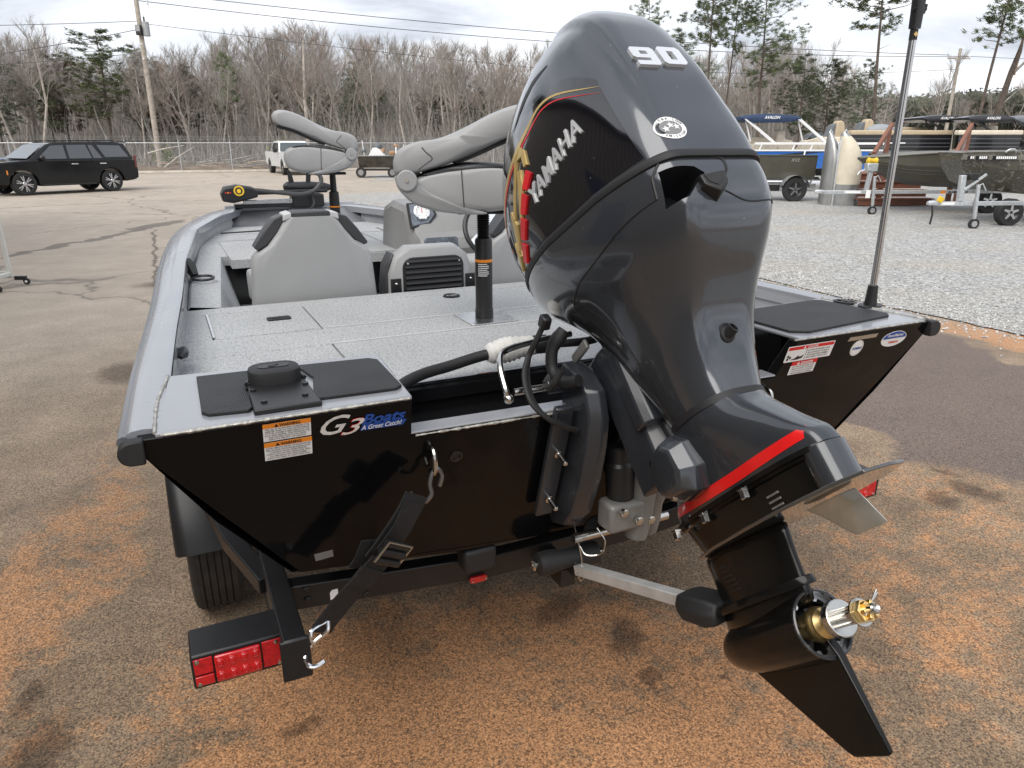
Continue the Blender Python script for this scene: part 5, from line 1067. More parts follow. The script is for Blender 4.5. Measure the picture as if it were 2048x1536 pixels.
# bucket chairs: back panel seen from behind
def bucket(name, label, cx, cy, rz=0.):
    t = thing(name, label, 'boat chair', (cx, cy, .755), rz)
    def outl(k=0., y=0.):
        R_ = [(0, .265 - k), (.10, .278 - k), (.30, .282 - k), (.46, .270 - k), (.535, .262 - k), (.56, .235 - k), (.585, .195 - k), (.64, .150 - k), (.69, .118 - k), (.705, .10 - k)]
        return [(x, y, z) for z, x in R_] + [(-x, y, z) for z, x in R_[::-1]]
    b = MB(); b.loft([outl(.03, .0), outl(.008, .008), outl(0, .03), outl(.0, .085), outl(.012, .11)]); b.build('back_shell', m_vinyl, t, True, angle=50)
    fr = lambda s, y0, y1, pts: [(s * x, y, z) for y in (y0, y1) for x, z in pts]
    for s in (-1, 1):                                     # dark upper side panels and pale piping
        pts = [(.236, .566), (.195, .588), (.148, .640), (.108, .696), (.120, .714), (.160, .700), (.205, .646), (.252, .578)]
        b = MB(); b.add(fr(s, .022, .12, pts), [tuple(range(8)), tuple(range(8, 16))[::-1]] + [(i, (i + 1) % 8, (i + 1) % 8 + 8, i + 8) for i in range(8)]); b.build('side_panel', m_vinyl2, t, True, bevel=.006)
        pts = [(.122, .688), (.084, .700), (.084, .726), (.118, .718)]
        b = MB(); b.add(fr(s, .004, .13, pts), [(0, 1, 2, 3), (7, 6, 5, 4)] + [(i, (i + 1) % 4, (i + 1) % 4 + 4, i + 4) for i in range(4)]); b.build('corner_panel', m_vinyl3, t, True, bevel=.005)
    b = MB(); b.b2((-.083, .005, .700), (.083, .128, .727)); b.build('top_panel', m_vinyl2, t, True, bevel=.007)
    pad('cushion', [(.08, .28), (.08, .40), (.14, .42), (.5, .42), (.56, .38), (.55, .30), (.5, .26)], .25, m_vinyl, t).rotation_euler = (0, 0, PI / 2)
    b = MB(); b.b2((-.12, .15, 0), (.12, .45, .28)); b.build('pedestal_box', m_blk, t, bevel=.01)
    return t
bucket('bucket_chair', 'grey vinyl passenger chair with charcoal trim seen from behind, port side', -.485, 1.79)
bucket('bucket_chair', 'grey vinyl driver chair partly hidden behind seat post and outboard', .64, 1.79)
# folding middle seat with ribbed black back
js = thing('jump_seat', 'small grey middle seat with ribbed black plastic back', 'boat seat', (.075, 1.80, .755))
pad_o = [(-.215, .0), (-.225, .22), (-.22, .42), (-.19, .50), (-.12, .545), (.12, .545), (.18, .50), (.205, .42), (.21, .22), (.20, .0)]
b = MB(); b.loft([[(x * k, y, z * kz) for x, z in pad_o] for y, k, kz in ((.0, .93, .975), (.012, .985, .995), (.035, 1, 1), (.09, 1, 1), (.105, .96, .98))]); b.build('back_shell', m_vinyl, js, True, angle=50)
b = MB(); b.loft([[(x, y, z) for x, z in ((-.235, .1), (-.24, .35), (-.225, .46), (-.19, .52), (-.18, .50), (-.205, .42), (-.212, .1))] for y in (.03, .14)]); b.build('side_panel', m_vinyl2, js, True, bevel=.01)
b = MB(); b.prism(rrect(-.155, .06, .155, .495, .05, 6), (0, .004, 0), (1, 0, 0), (0, 0, 1), .010); jp = b.build('ribbed_panel', m_blk, js, True, bevel=.004)
for i in range(15):
    z = .10 + i * .026; b = MB(); b.loft([[(-.142, -.006, z), (-.142, -.013, z + .009), (-.142, -.006, z + .019)], [(.142, -.006, z), (.142, -.013, z + .009), (.142, -.006, z + .019)]]); b.build('rib', m_blk, jp, True, angle=20)
for s in (-1, 1):
    b = MB(); b.b2((s * .19 - .026, -.004, .0), (s * .19 + .026, .006, .40)); hg = b.build('hinge_strap', m_blkm, js, bevel=.004)
    b = MB(); b.ball((s * .19, -.006, .375), .008, 8, 6); b.build('bolt', m_steel, hg)
    b = MB(); b.ball((s * .13, -.007, .468), .007, 8, 6); b.build('bolt', m_steel, jp)
# ================================================================ bow-mount trolling motor, folded
tm = thing('trolling_motor', 'black bow-mount trolling motor folded flat across the bow', 'trolling motor', (-.2, 5.32, 1.225))
Q = Vector((-.2, 5.32, 1.225)); 
def tq(*p): return [Vector(v) - Q for v in p]
m_tb = mat('black_composite', (.016, .016, .017), .35)
b = MB(); hd = [(-.60, 1.30), (-.61, 1.36), (-.58, 1.42), (-.48, 1.435), (-.36, 1.415), (-.32, 1.39), (-.32, 1.33), (-.40, 1.31), (-.52, 1.285)]
b.loft([[(x + .0 - Q.x, y - Q.y, lerp(1.36, z, k) - Q.z) for x, z in hd] for y, k in ((5.10, .8), (5.12, 1), (5.26, 1), (5.28, .8))]); hdo = b.build('control_head', m_tb, tm, True, bevel=.008)
f_ = Flat(Vector((-.47, 5.105, 1.385)) - Q, (1, 0, 0), (0, .2, 1)); m_yel = mat('yellow_print', (.75, .48, .02), .35)
f_.poly('yellow_ring', ellipse(0, 0, .042, .042), m_yel, hdo, h=.010); f_.poly('dial_face', ellipse(0, 0, .030, .030), m_ink, hdo, h=.0115); f_.poly('dial_mark', ellipse(0, -.002, .016, .018), m_yel, hdo, h=.013)
for k in range(3): f_.poly('pilot_lamp', rrect(-.11 + k * .018, -.02, -.10 + k * .018, -.008, .003), m_orange if k == 1 else m_red, hdo, h=.010)
b = MB(); b.tube(tq((-.34, 5.2, 1.36), (.30, 5.3, 1.36)), .018, 10); b.build('shaft', m_tb, tm)
b = MB(); b.tube(curve(tq((-.34, 5.18, 1.385), (-.10, 5.18, 1.355), (.05, 5.18, 1.34), (.17, 5.19, 1.37), (.235, 5.2, 1.44), (.23, 5.22, 1.50), (.20, 5.24, 1.515)), 6), .019, 10); b.build('coiled_cable', mat('grey_cable', (.05, .05, .05), .35), tm)
b = MB(); b.lathe([(-.20, .02), (-.17, .045), (.05, .05), (.16, .043), (.22, .025), (.245, .004)], Vector((.13, 5.36, 1.39)) - Q, (1, .05, -.03), 20); b.build('motor_pod', m_tb, tm)
b = MB(); b.prism([(-.02, 0), (.03, 0), (.01, .10), (-.015, .13), (-.025, .10)], Vector((.0, 5.36, 1.42)) - Q, (1, 0, 0), (0, 0, 1), .012); b.prism([(-.02, 0), (.02, 0), (.03, .08), (.02, .12), (-.01, .10)], Vector((.15, 5.36, 1.43)) - Q, (1, 0, 0), (0, 0, 1), .012); b.build('propeller', m_tb, tm, bevel=.003)
b = MB(); b.b2((-.43 - Q.x, 5.24 - Q.y, 1.262 - Q.z), (-.02 - Q.x, 5.29 - Q.y, 1.30 - Q.z)); b.build('mount_rail', m_alu, tm, bevel=.006)
for x in (-.41, -.04): b = MB(); b.cyl(Vector((x, 5.235, 1.281)) - Q, Vector((x, 5.24, 1.281)) - Q, .010, 10); b.build('rail_bolt', m_steel, tm)
b = MB(); b.b2((-.02 - Q.x, 5.24 - Q.y, 0), (.26 - Q.x, 5.40 - Q.y, .11)); b.build('mount_base', m_tb, tm, bevel=.012)
b = MB(); b.b2((-.50 - Q.x, 5.25 - Q.y, 0.005), (-.0 - Q.x, 5.38 - Q.y, .04)); b.build('mount_base', m_tb, tm, bevel=.006)
b = MB(); b.tube(curve(tq((.14, 5.22, 1.33), (.15, 5.15, 1.26), (.10, 5.14, 1.20), (.06, 5.14, 1.16)), 5), .010, 8); b.build('power_cable', m_rub, tm)
# bolts, wiring and a data plate on the trailer
for x in (-.86, -.70, .70, .86):
    for dz in (-.015, .018): b = TB(); b.lathe([(0, .010), (.006, .010), (.008, .007)], (x, .2455, .60 + dz - .03 * (abs(x) < .8)), (0, -1, 0), 6); b.build('frame_bolt', m_blkm, tr_)
b = TB(); b.tube(curve([(-1.05, .20, .575), (-1.0, .24, .55), (-.955, .30, .53), (-.965, .6, .545), (-.96, 1.1, .545)], 6), .006, 6); b.build('lamp_wiring', m_rub, tr_)
b = TB(); b.tube(curve([(-.90, .305, .56), (-.6, .31, .535), (-.36, .30, .50), (-.36, .255, .51)], 6), .005, 6); b.build('lamp_wiring', m_rub, tr_)
b = TB(); b.prism(rrect(-.03, -.014, .03, .014, .003), (-.958, .62, .605), (0, -1, 0), (0, 0, 1), .0015); b.build('data_plate', m_alu, tr_, False)
# ================================================================ helpers for the far yard: lateral / depth about the lot's long axis
YAW = R(25.4); PIT = R(18.5); EY = Vector((-1.076, -1.51, 1.766))
AX = Vector((math.sin(YAW), math.cos(YAW), 0)); RT = Vector((math.cos(YAW), -math.sin(YAW), 0))
def spot(px, D, z=0.): p = EY + RT * ((px - 1024) / 1440 * (D * .948 + .56)) + AX * D; return Vector((p.x, p.y, z))
def ztop(py, D): t = (768 - py) / 1440; return 1.766 + D * (t * math.cos(PIT) - math.sin(PIT)) / (math.cos(PIT) + t * math.sin(PIT))
# ================================================================ trees
def bark(name, c, v=.35): return mat(name, c, .9, var=v, vs=3, bump=.5, bs=20, bdist=.02)
m_bark = bark('grey_brown_bark', (.265, .245, .22)); m_bark2 = bark('pale_bark', (.40, .36, .315)); m_pbark = bark('pine_bark', (.10, .078, .062))
m_twig = bark('twigs', (.285, .262, .235), .3); m_twig2 = bark('reddish_twigs', (.29, .245, .21), .3)
def foliage_mat(name, c):
    return mat(name, c, .6, var=.45, vs=1.1, spec=.3)
m_needle = foliage_mat('pine_needles', (.10, .122, .055)); m_needle2 = foliage_mat('brown_needles', (.11, .075, .045)); m_needle3 = foliage_mat('dark_pine_needles', (.08, .098, .055)); m_needle4 = foliage_mat('light_green_leaves', (.13, .15, .03))
def bare_tree(seed, H, spread=.33, fork=.35):
    """returns (trunk mesh builder, crown mesh builder)"""
    r = random.Random(seed); T = MB(); K = MB()
    def limb(p, d, l, rad, lev, mb):
        n = 4 if lev < 2 else 3 if lev < 3 else 2; pts = [p]; q = p.copy(); dd = d.copy()
        for i in range(n):
            dd = (dd + Vector((r.gauss(0, .12), r.gauss(0, .12), r.gauss(.06, .08)))).normalized(); q = q + dd * (l / n); pts.append(q.copy())
        mb.tube(pts, [rad * (1 - .72 * i / n) for i in range(n + 1)], 6 if lev == 0 else 4 if lev == 1 else 3, lev < 1)
        return pts, dd
    H0 = H * fork
    lean = Vector((r.gauss(0, .04), r.gauss(0, .04), 1)).normalized()
    pts, dd = limb(Vector((0, 0, -.1)), lean, H * .92, .0105 * H + .03, 0, T)
    def along(pts, t): x = t * (len(pts) - 1); i = min(int(x), len(pts) - 2); return lerp(pts[i], pts[i + 1], x - i)
    for k in range(r.randint(11, 15)):
        t = r.uniform(fork, .98); p = along(pts, t); az = r.uniform(0, 2 * PI); up = r.uniform(.55, 1.5)
        d = Vector((math.cos(az), math.sin(az), up)).normalized(); l = H * spread * (1.15 - t) * r.uniform(.7, 1.25) + .6
        p1, d1 = limb(p, d, l, .012 + .006 * l * 1.6, 1, K)
        for j in range(r.randint(6, 9)):
            t2 = r.uniform(.2, 1); q = along(p1, t2); d2 = (d1 + Vector((r.gauss(0, .6), r.gauss(0, .6), r.uniform(-.05, .6)))).normalized(); l2 = l * r.uniform(.3, .6) + .2
            p2, d3 = limb(q, d2, l2, .014 + .004 * l2, 2, K)
            for m in range(r.randint(5, 7)):
                t3 = r.uniform(.2, 1); s = along(p2, t3); d4 = (d3 + Vector((r.gauss(0, .6), r.gauss(0, .6), r.uniform(-.1, .6)))).normalized()
                limb(s, d4, l2 * r.uniform(.35, .75) + .15, .0105, 3, K)
    return T, K
def pine_tree(seed, H, base=.45, spread=.16, dens=1., tuft=.32, trunk=.011):
    r = random.Random(seed); T = MB(); K = MB(); n = 7
    lx, ly = r.gauss(0, .02), r.gauss(0, .02)
    tp_ = [Vector((lx * H * (i / n) + r.gauss(0, .04), ly * H * (i / n) + r.gauss(0, .04), H * i / n - .1)) for i in range(n + 1)]
    T.tube(tp_, [(trunk * H + .02) * (1 - .85 * i / n) for i in range(n + 1)], 7)
    for k in range(int(10 * base)):                          # dead stubs
        z = r.uniform(.3, 1) * base * H; az = r.uniform(0, 6.28); p = Vector((lx * z, ly * z, z)); T.tube([p, p + Vector((math.cos(az), math.sin(az), r.uniform(-.1, .3))) * r.uniform(.4, 1.4)], [.025, .006], 3, False)
    nb = int(44 * dens)
    for k in range(nb):
        t = base + (1 - base) * (k + r.random()) / nb; z = t * H; p = Vector((lx * z, ly * z, z)); az = r.uniform(0, 6.28)
        shape = math.sin(PI * min(1, (t - base) / (1 - base) * .85 + .15)) ** .7
        l = H * spread * shape * r.uniform(.45, 1.2) + .3; up = r.uniform(-.12, .45); d = Vector((math.cos(az), math.sin(az), up)).normalized()
        e = p + d * l + Vector((0, 0, .12 * l)); mid = p + d * l * .55 - Vector((0, 0, .03 * l)); T.tube([p, mid, e], [.018 + .008 * l, .012 + .004 * l, .006], 3, False)
        for j in range(int(3 + 3.2 * l)):
            s = lerp(mid, e, r.uniform(-.35, 1.08)) + Vector((r.gauss(0, .16 * l), r.gauss(0, .16 * l), r.gauss(.05, .07 * l)))
            for q in range(20):
                a = r.uniform(0, 6.28); v = Vector((math.cos(a), math.sin(a), r.uniform(-.35, .9))).normalized(); w_ = v.orthogonal().normalized() * tuft * .085; c = s + Vector((r.gauss(0, .08), r.gauss(0, .08), r.gauss(0, .06)))
                K.add([c + w_, c - w_, c + v * tuft * r.uniform(.6, 1.15)], [(0, 1, 2)])
    return T, K
def pack(T, K, nm, mt, mk):
    a, b_ = T.mesh(nm + '_trunk'), K.mesh(nm + '_crown'); a.materials.append(mt); b_.materials.append(mk); return a, b_
def plant_tree(name, meshes, p, s, rz, label, group, cat='tree'):
    t = thing(name, label, cat, p, rz, group); t.scale = (s[0], s[0], s[1])
    for nm, me in zip(('trunk', 'crown'), meshes): o = bpy.data.objects.new(nm, me); col.objects.link(o); o.parent = t
    return t
BT = [pack(*bare_tree(100 + i, 13, .30 + .03 * (i % 3), .30 + .06 * (i % 4)), 'bare_tree', m_bark if i % 3 else m_bark2, m_twig if i % 4 else m_twig2) for i in range(9)]
rt = random.Random(11)
SUMTOP = [(-80, 60), (20, 60), (60, 45), (120, 70), (180, 105), (300, 110), (360, 75), (440, 90), (480, 60), (560, 45), (610, 35), (650, 55), (700, 55), (800, 70), (900, 75), (1000, 75), (1100, 80), (1300, 90), (1430, 100), (1520, 70), (1600, 75), (1680, 110), (1730, 150)]
ORD = ['first', 'second', 'third', 'fourth', 'fifth', 'sixth', 'seventh', 'eighth', 'ninth', 'tenth', 'eleventh', 'twelfth', 'thirteenth', 'fourteenth', 'fifteenth', 'sixteenth', 'seventeenth', 'eighteenth']
grp = 'bare trees of the wood behind the fence'
k = 0
while k < 190:
    px = rt.uniform(-90, 1720); D = rt.choice([rt.uniform(57, 66), rt.uniform(62, 80), rt.uniform(75, 105)])
    top = interp(SUMTOP, px) + rt.choice([0, 10, 25, 45, 70]) * rt.random() + (8 if D < 62 else 0); H = ztop(top, D)
    if H < 4: continue
    p = spot(px, D)
    if p.y < fence_y(p.x) + 6: continue
    plant_tree('bare_tree', BT[k % 9], p, (rt.uniform(.75, 1.05) * H / 13 , H / 13), rt.uniform(0, 6.28), 'bare leafless tree in the grey-brown wood behind the chain link fence', grp); k += 1
# single bare trees that stand out
plant_tree('bare_tree', BT[3], spot(88, 54.5), (.8, ztop(35, 54.5) / 13), 1.2, 'pale tall bare tree with spreading crown, at far left behind the black car', 'leftmost pale tree')
plant_tree('bare_tree', BT[0], spot(612, 58), (1.05, ztop(30, 58) / 13), .4, 'tallest bare tree in the wood, above the white pickup', 'tallest bare tree')
for i, (px, D, top) in enumerate(sorted(((1745, 60, 160), (1800, 58, 170), (1850, 52, 95), (1900, 63, 175), (1930, 66, 190), (2010, 60, 110), (2045, 55, 60), (1690, 62, 120), (1860, 70, 150), (1975, 75, 180)))):
    plant_tree('bare_tree', BT[(i * 2 + 1) % 9], spot(px, D), (.7 * ztop(top, D) / 13, ztop(top, D) / 13), i * 1.3, ORD[i] + ' from the left of the thin bare trees against the sky at far right', 'thin bare trees at the right')
# pines
PB = [pack(*pine_tree(200, 12, .35, .24, 1.2), 'pine_tree', m_pbark, m_needle), pack(*pine_tree(201, 12, .28, .26, 1.3), 'pine_tree', m_pbark, m_needle3), pack(*pine_tree(202, 12, .5, .17, .9), 'pine_tree', m_pbark, m_needle), pack(*pine_tree(203, 11, .3, .25, 1.2), 'pine_tree', m_pbark, m_needle2)]
cnt = [0, 0]
for i, (px, D, top, v, wd) in enumerate(sorted(((15, 58, 108, 1, 1.1), (118, 64, 150, 0, .9), (150, 66, 92, 3, 1.1), (232, 60, 62, 0, 1.25), (300, 68, 92, 1, 1.2), (345, 66, 108, 3, 1.1), (385, 72, 130, 1, 1.2), (470, 60, 108, 2, .75), (455, 75, 150, 1, 1.), (715, 78, 150, 1, .9), (735, 90, 120, 1, 1.0), (560, 80, 160, 3, .9), (640, 85, 160, 1, 1.), (870, 84, 150, 1, 1.), (950, 80, 165, 1, 1.), (1640, 72, 120, 1, 1.0), (1590, 64, 110, 1, .9), (1345, 62, 60, 1, 1.1), (1710, 56, 120, 1, .8)))):
    H = ztop(top, D); q = int(v == 3); cnt[q] += 1; plant_tree('pine_tree', PB[v], spot(px, D), (H / 12 * wd, H / 12), i * 1.7, ORD[cnt[0] - 1] + ' dark green pine from the left among the bare trees of the wood' if v != 3 else ORD[cnt[1] - 1] + ' brown-needled pine from the left among the bare trees of the wood', 'pines in the wood' if v != 3 else 'brown pines in the wood')
# tall open pines on the right, tops out of sight
TP = [pack(*pine_tree(300 + i, 17, b_, .20, d_, .36, .0095), 'tall_pine', m_pbark, m_needle) for i, (b_, d_) in enumerate(((.56, .95), (.45, 1.15), (.58, .85), (.50, .9)))]
for i, (px, D, top, v, wd, lab) in enumerate(((1283, 46, -15, 3, .75, 'pine tree whose top shows above the outboard cowling'), (1402, 47, -120, 0, .75, 'slender tall pine tree just right of the outboard cowling'), (1436, 50, -70, 2, .65, 'thinner of the two tall pines beside the outboard cowling'), (1512, 48, -60, 1, .95, 'tall broad pine tree with many green boughs above the blue boat top'), (1738, 47, -150, 2, .95, 'tall dark-trunked pine tree left of the stern light pole'), (1932, 46, -130, 0, .95, 'tall leaning pine tree at the right edge of the picture'))):
    H = ztop(top, D); t = plant_tree('tall_pine', TP[v], spot(px, D), (H / 17 * wd, H / 17), i * 2.1 + .6, lab, 'tall pines at the right', 'pine tree')
    t.rotation_euler.x += -.02; t.rotation_euler.y += (.06 if px > 1700 else .02)
# broken snag
sn = thing('broken_tree', 'broken dead tree trunk with splintered top beside the rightmost tall pine', 'dead tree', spot(1958, 47)); H = ztop(62, 47); u_ = RT
b = MB(); b.tube([(0, 0, -.1), RT * .35 + Vector((0, 0, H * .4)), RT * .75 + Vector((0, 0, H * .72)), RT * 1.0 + Vector((0, 0, H * .86)), RT * 1.1 + Vector((0, 0, H))], [.22, .19, .16, .13, .01], 7); b.build('trunk', m_pbark, sn)
b = MB(); b.tube([RT * .95 + Vector((0, 0, H * .70)), RT * 1.02 + Vector((0, 0, H * .85)), RT * .98 + Vector((0, 0, H * .98))], [.06, .09, .01], 5); b.build('splintered_wood', mat('split_wood', (.36, .22, .13), .8, var=.3, vs=6), sn)
b = MB(); b.tube([RT * .9 + Vector((0, 0, H * .72)), RT * 1.9 + Vector((0, 0, H * .85)), RT * 3.2 + Vector((0, 0, H * 1.02))], [.09, .06, .02], 5); b.tube([RT * .6 + Vector((0, 0, H * .5)), RT * 1.4 + Vector((0, 0, H * .6)), RT * 2.4 + Vector((0, 0, H * .62))], [.05, .03, .01], 4); b.build('hanging_limb', m_bark, sn)
# undergrowth, brush and far wood
r = random.Random(5); b = MB()
for i in range(17000):
    px = r.uniform(-450, 1800); D = r.uniform(53, 92); p = spot(px, D)
    if p.y < fence_y(p.x) + 2.2: continue
    h_ = r.uniform(.5, 2.2) if D < 60 else r.uniform(.8, 5.5); d = Vector((r.gauss(0, .28), r.gauss(0, .28), 1)).normalized(); w_ = .012 + .004 * h_
    m_ = p + d * h_ * .5 + Vector((r.gauss(0, .08), r.gauss(0, .08), 0)); b.tube([p, m_, p + d * h_ + Vector((r.gauss(0, .2), r.gauss(0, .2), 0))], [w_, w_ * .7, .004], 3, False)
tag(b.build('undergrowth', m_twig), 'tangle of bare brown undergrowth beneath the wood', 'undergrowth', kind='stuff')
b = MB()
for i in range(11500):
    px = r.uniform(-800, 1760); D = r.uniform(92, 150); p = spot(px, D); h_ = ztop(interp(SUMTOP, px) + r.uniform(25, 110), D) * r.uniform(.55, 1); d = Vector((r.gauss(0, .1), r.gauss(0, .1), 1)).normalized()
    if h_ < 2: continue
    b.tube([p, p + d * h_ * .55, p + d * h_ + Vector((r.gauss(0, .5), r.gauss(0, .5), 0))], [.10, .07, .015], 3, False)
    for q in range(6):
        s = p + d * h_ * r.uniform(.45, .95); b.tube([s, s + Vector((r.gauss(0, 1), r.gauss(0, 1), r.uniform(.4, 2.)))], [.035, .008], 3, False)
tag(b.build('far_wood', m_bark), 'dense far mass of bare grey-brown trunks behind the wood', 'wood', kind='stuff')
b = MB()
for i in range(9000):
    px = r.uniform(1640, 2600); D = r.uniform(190, 260); p = spot(px, D); h_ = ztop(interp([(1640, 205), (1800, 200), (1900, 192), (2050, 186), (2700, 190)], px) + r.uniform(0, 55), D)
    a = r.uniform(0, 6.28); c = p + Vector((0, 0, max(1, h_))); s = r.uniform(.7, 1.6)
    for q in range(4):
        v = Vector((r.gauss(0, 1), r.gauss(0, 1), r.gauss(.2, .7))).normalized(); w_ = v.orthogonal().normalized() * s * .4; c2_ = c + Vector((r.gauss(0, 1), r.gauss(0, 1), r.gauss(0, .8))); b.add([c2_ + w_, c2_ - w_, c2_ + v * s], [(0, 1, 2)])
    b.tube([p, c], [.10, .04], 3, False)
tag(b.build('far_treeline', mat('far_trees', (.075, .078, .055), .9, var=.5, vs=.05)), 'hazy far tree line on the low hill at the right', 'tree line', kind='stuff')
# pale fallen logs and brush pile behind the fence
r = random.Random(9)
for i in range(26):
    px = r.uniform(300, 520); D = r.uniform(51.5, 55); p = spot(px, D, r.uniform(.15, .75)); a = r.gauss(0, .35); l = r.uniform(.8, 2.8); d = RT * math.cos(a) + Vector((0, 0, r.gauss(0, .12))) + AX * math.sin(a)
    b = MB(); b.tube([Vector((0, 0, 0)), d * l * .5 + Vector((0, 0, r.gauss(0, .05))), d * l], [.04, .035, .02], 5); o_ = b.build('fallen_branch', m_bark if i % 3 else mat('cut_wood', (.36, .27, .19), .8, var=.3, vs=4)); o_.location = p
    tag(o_, 'pale fallen branch in the brush pile behind the fence', 'branch', 'brush pile branches')
for i, (px, D, z, a) in enumerate(((330, 51, .2, .55), (300, 51.5, 1.1, .2))):
    b = MB(); d = RT * math.cos(a) + Vector((0, 0, math.sin(a))); b.tube([Vector((0, 0, 0)), d * 1.2 + Vector((0, 0, .06)), d * 2.6], [.06, .05, .02], 5); o_ = b.build('leaning_branch', m_bark2); o_.location = spot(px, D, z); tag(o_, ('pale branch leaning up beside the utility pole foot', 'pale branch lying level across the utility pole')[i], 'branch')
# evergreen shrubs
def shrub(seed, n, w_, h_):
    r = random.Random(seed); b = MB()
    for i in range(n):
        v = Vector((r.gauss(0, .4), r.gauss(0, .4), abs(r.gauss(.3, .3)))); c = Vector((v.x * w_, v.y * w_, v.z * h_ + .1)); d = Vector((r.gauss(0, 1), r.gauss(0, 1), r.gauss(.3, 1))).normalized(); q = d.orthogonal().normalized() * .05; b.add([c + q, c + d * .16, c - q, c - d * .16], [(0, 1, 2, 3)])
    return b
for px, D, s in ((570, 55, 1.0), (645, 60, .9), (330, 57, .8), (600, 56, .7)):
    o_ = shrub(px, 700, 1.0 * s, 1.5 * s).build('evergreen_shrub', m_needle4, None, False); o_.location = spot(px, D, .3 if px != 645 else 3.0 * 0 + .3); tag(o_, {570: 'yellow-green shrub directly left of the white pickup roof', 645: 'yellow-green shrub behind the grey front seat', 330: 'yellow-green shrub beside the utility pole', 600: 'small yellow-green shrub behind the white pickup'}[px], 'shrub', 'evergreen shrubs')
# ================================================================ chain link fence
fe = thing('chain_link_fence', 'long galvanised chain link fence with top rail and angled arms before the wood', 'fence', (0, 51, 0))
xs = [-27 + 3.05 * i for i in range(26)]
for x in xs:
    y = fence_y(x) - 51; b = MB(); b.tube([(x, y, 0), (x, y, 1.95), (x - .02, y - .28, 2.2)], [.032, .030, .02], 6); b.build('post', m_galv, fe)
b = MB(); b.tube([(x, fence_y(x) - 51, 1.78) for x in (xs[0], xs[-1])], .027, 6); b.build('top_rail', m_galv, fe)
for k in range(3): b = MB(); b.tube([(x, fence_y(x) - 51 - .08 - .09 * k, 1.98 + .09 * k) for x in (xs[0], xs[-1])], .004, 3); b.build('barbed_wire', m_galv, fe)
b = MB(); x = xs[0]
while x < xs[-1]:
    for s in (-1, 1):
        y = fence_y(x) - 51; b.tube([(x - s * .85, y + .012 * s, .05), (x + s * .85, y + .012 * s, 1.75)], .0026, 3, False)
    x += .085
o_ = b.build('wire_mesh', m_galv, fe); o_['kind'] = 'stuff'
# ================================================================ utility poles and wires
m_pole = mat('weathered_pole_wood', (.36, .32, .27), .85, var=.25, vs=5, bump=.5, bs=25, bdist=.01)
P1 = spot(322, 52); H1 = ztop(-22, 52); P2 = spot(1880, 66); H2 = ztop(97, 66)
up1 = thing('utility_pole', 'weathered wooden utility pole with transformer behind the black car', 'utility pole', P1)
b = MB(); b.tube([(0, 0, -.2), (0, 0, H1 * .5), (0, 0, H1)], [.19, .165, .135], 12); b.build('shaft', m_pole, up1)
zt1 = ztop(58, 52); b = MB(); b.cyl(RT * .38 + Vector((0, 0, zt1 - .42)), RT * .38 + Vector((0, 0, zt1 + .42)), .22, 16); tf = b.build('transformer', mat('grey_transformer', (.34, .35, .36), .5), up1)
b = MB(); b.cyl(RT * .33 + Vector((0, 0, zt1 + .42)), RT * .33 + Vector((0, 0, zt1 + .72)), .05, 8); b.build('bushing', m_blk, tf)
b = MB(); b.box(-AX * .3 + RT * .03 + Vector((0, 0, zt1 - .10)), (.34, .22, .60), Matrix.Rotation(-YAW, 3, 'Z')); fl = b.build('flood_lamp', m_blk, up1, bevel=.02); b = MB(); b.box(-AX * .415 + RT * .03 + Vector((0, 0, zt1 - .0)), (.26, .01, .36), Matrix.Rotation(-YAW, 3, 'Z')); b.build('lamp_glass', mat('lamp_glass_grey', (.3, .31, .31), .2), fl)
b = MB(); b.tube([Vector((0, 0, H1 - .6)), RT * .75 + Vector((0, 0, H1 - .35))], .03, 6); b.tube(curve([RT * .7 + Vector((0, 0, H1 - .35)), RT * .72 + Vector((0, 0, H1 - 1.1)), RT * .4 + Vector((0, 0, zt1 + .9)), RT * .33 + Vector((0, 0, zt1 + .7))], 5), .012, 4); b.cyl(RT * .72 + Vector((0, 0, H1 - .9)), RT * .72 + Vector((0, 0, H1 - .3)), .05, 6); b.build('cutout_arm', m_galv, up1)
for z in (zt1 - .9, zt1 - 1.8): b = MB(); b.box(-AX * .18 + Vector((0, 0, z)), (.10, .03, .10)); b.build('pole_tag', m_white, up1)
up2 = thing('utility_pole', 'thin wooden utility pole with cross arm at the far right', 'utility pole', P2)
b = MB(); b.tube([(0, 0, -.2), (0, 0, H2)], [.17, .12], 10); b.build('shaft', m_pole, up2)
b = MB(); b.box(Vector((0, 0, H2 - .75)), (1.9, .09, .12), Matrix.Rotation(-YAW, 3, 'Z')); ca = b.build('cross_arm', m_pole, up2)
for x in (-.85, -.3, .85): b = MB(); b.cyl(RT * x + Vector((0, 0, H2 - .7)), RT * x + Vector((0, 0, H2 - .5)), .05, 6); b.build('insulator', m_white, ca)
def wire(a, c, sag, r_, label, g='power lines'):
    O_ = (a + c) / 2; P_ = [lerp(a, c, t / 20) - O_ - Vector((0, 0, 4 * sag * (t / 20) * (1 - t / 20))) for t in range(21)]; b = MB(); b.tube(P_, r_, 4, False); o_ = b.build('power_line', mat('wire_grey', (.07, .07, .07), .6)); o_.location = O_; tag(o_, label, 'power line', g)
V = lambda z: Vector((0, 0, z))
wire(P1 + V(H1 - .1), P2 + V(H2 - .5) - RT * .8, .6, .022, 'upper of the two long power lines crossing the sky to the right pole'); wire(P1 + V(H1 - .65), P2 + V(H2 - .62) + RT * .8, .9, .022, 'lower of the two long power lines crossing the sky to the right pole')
PL = spot(-700, 46); wire(P1 + V(ztop(42, 52)), PL + V(ztop(42, 46)), .3, .018, 'nearly level power line from the transformer pole to the left edge'); wire(P1 + V(ztop(58, 52)), PL + V(ztop(190, 46)), .5, .020, 'power line sloping down left from the transformer pole')
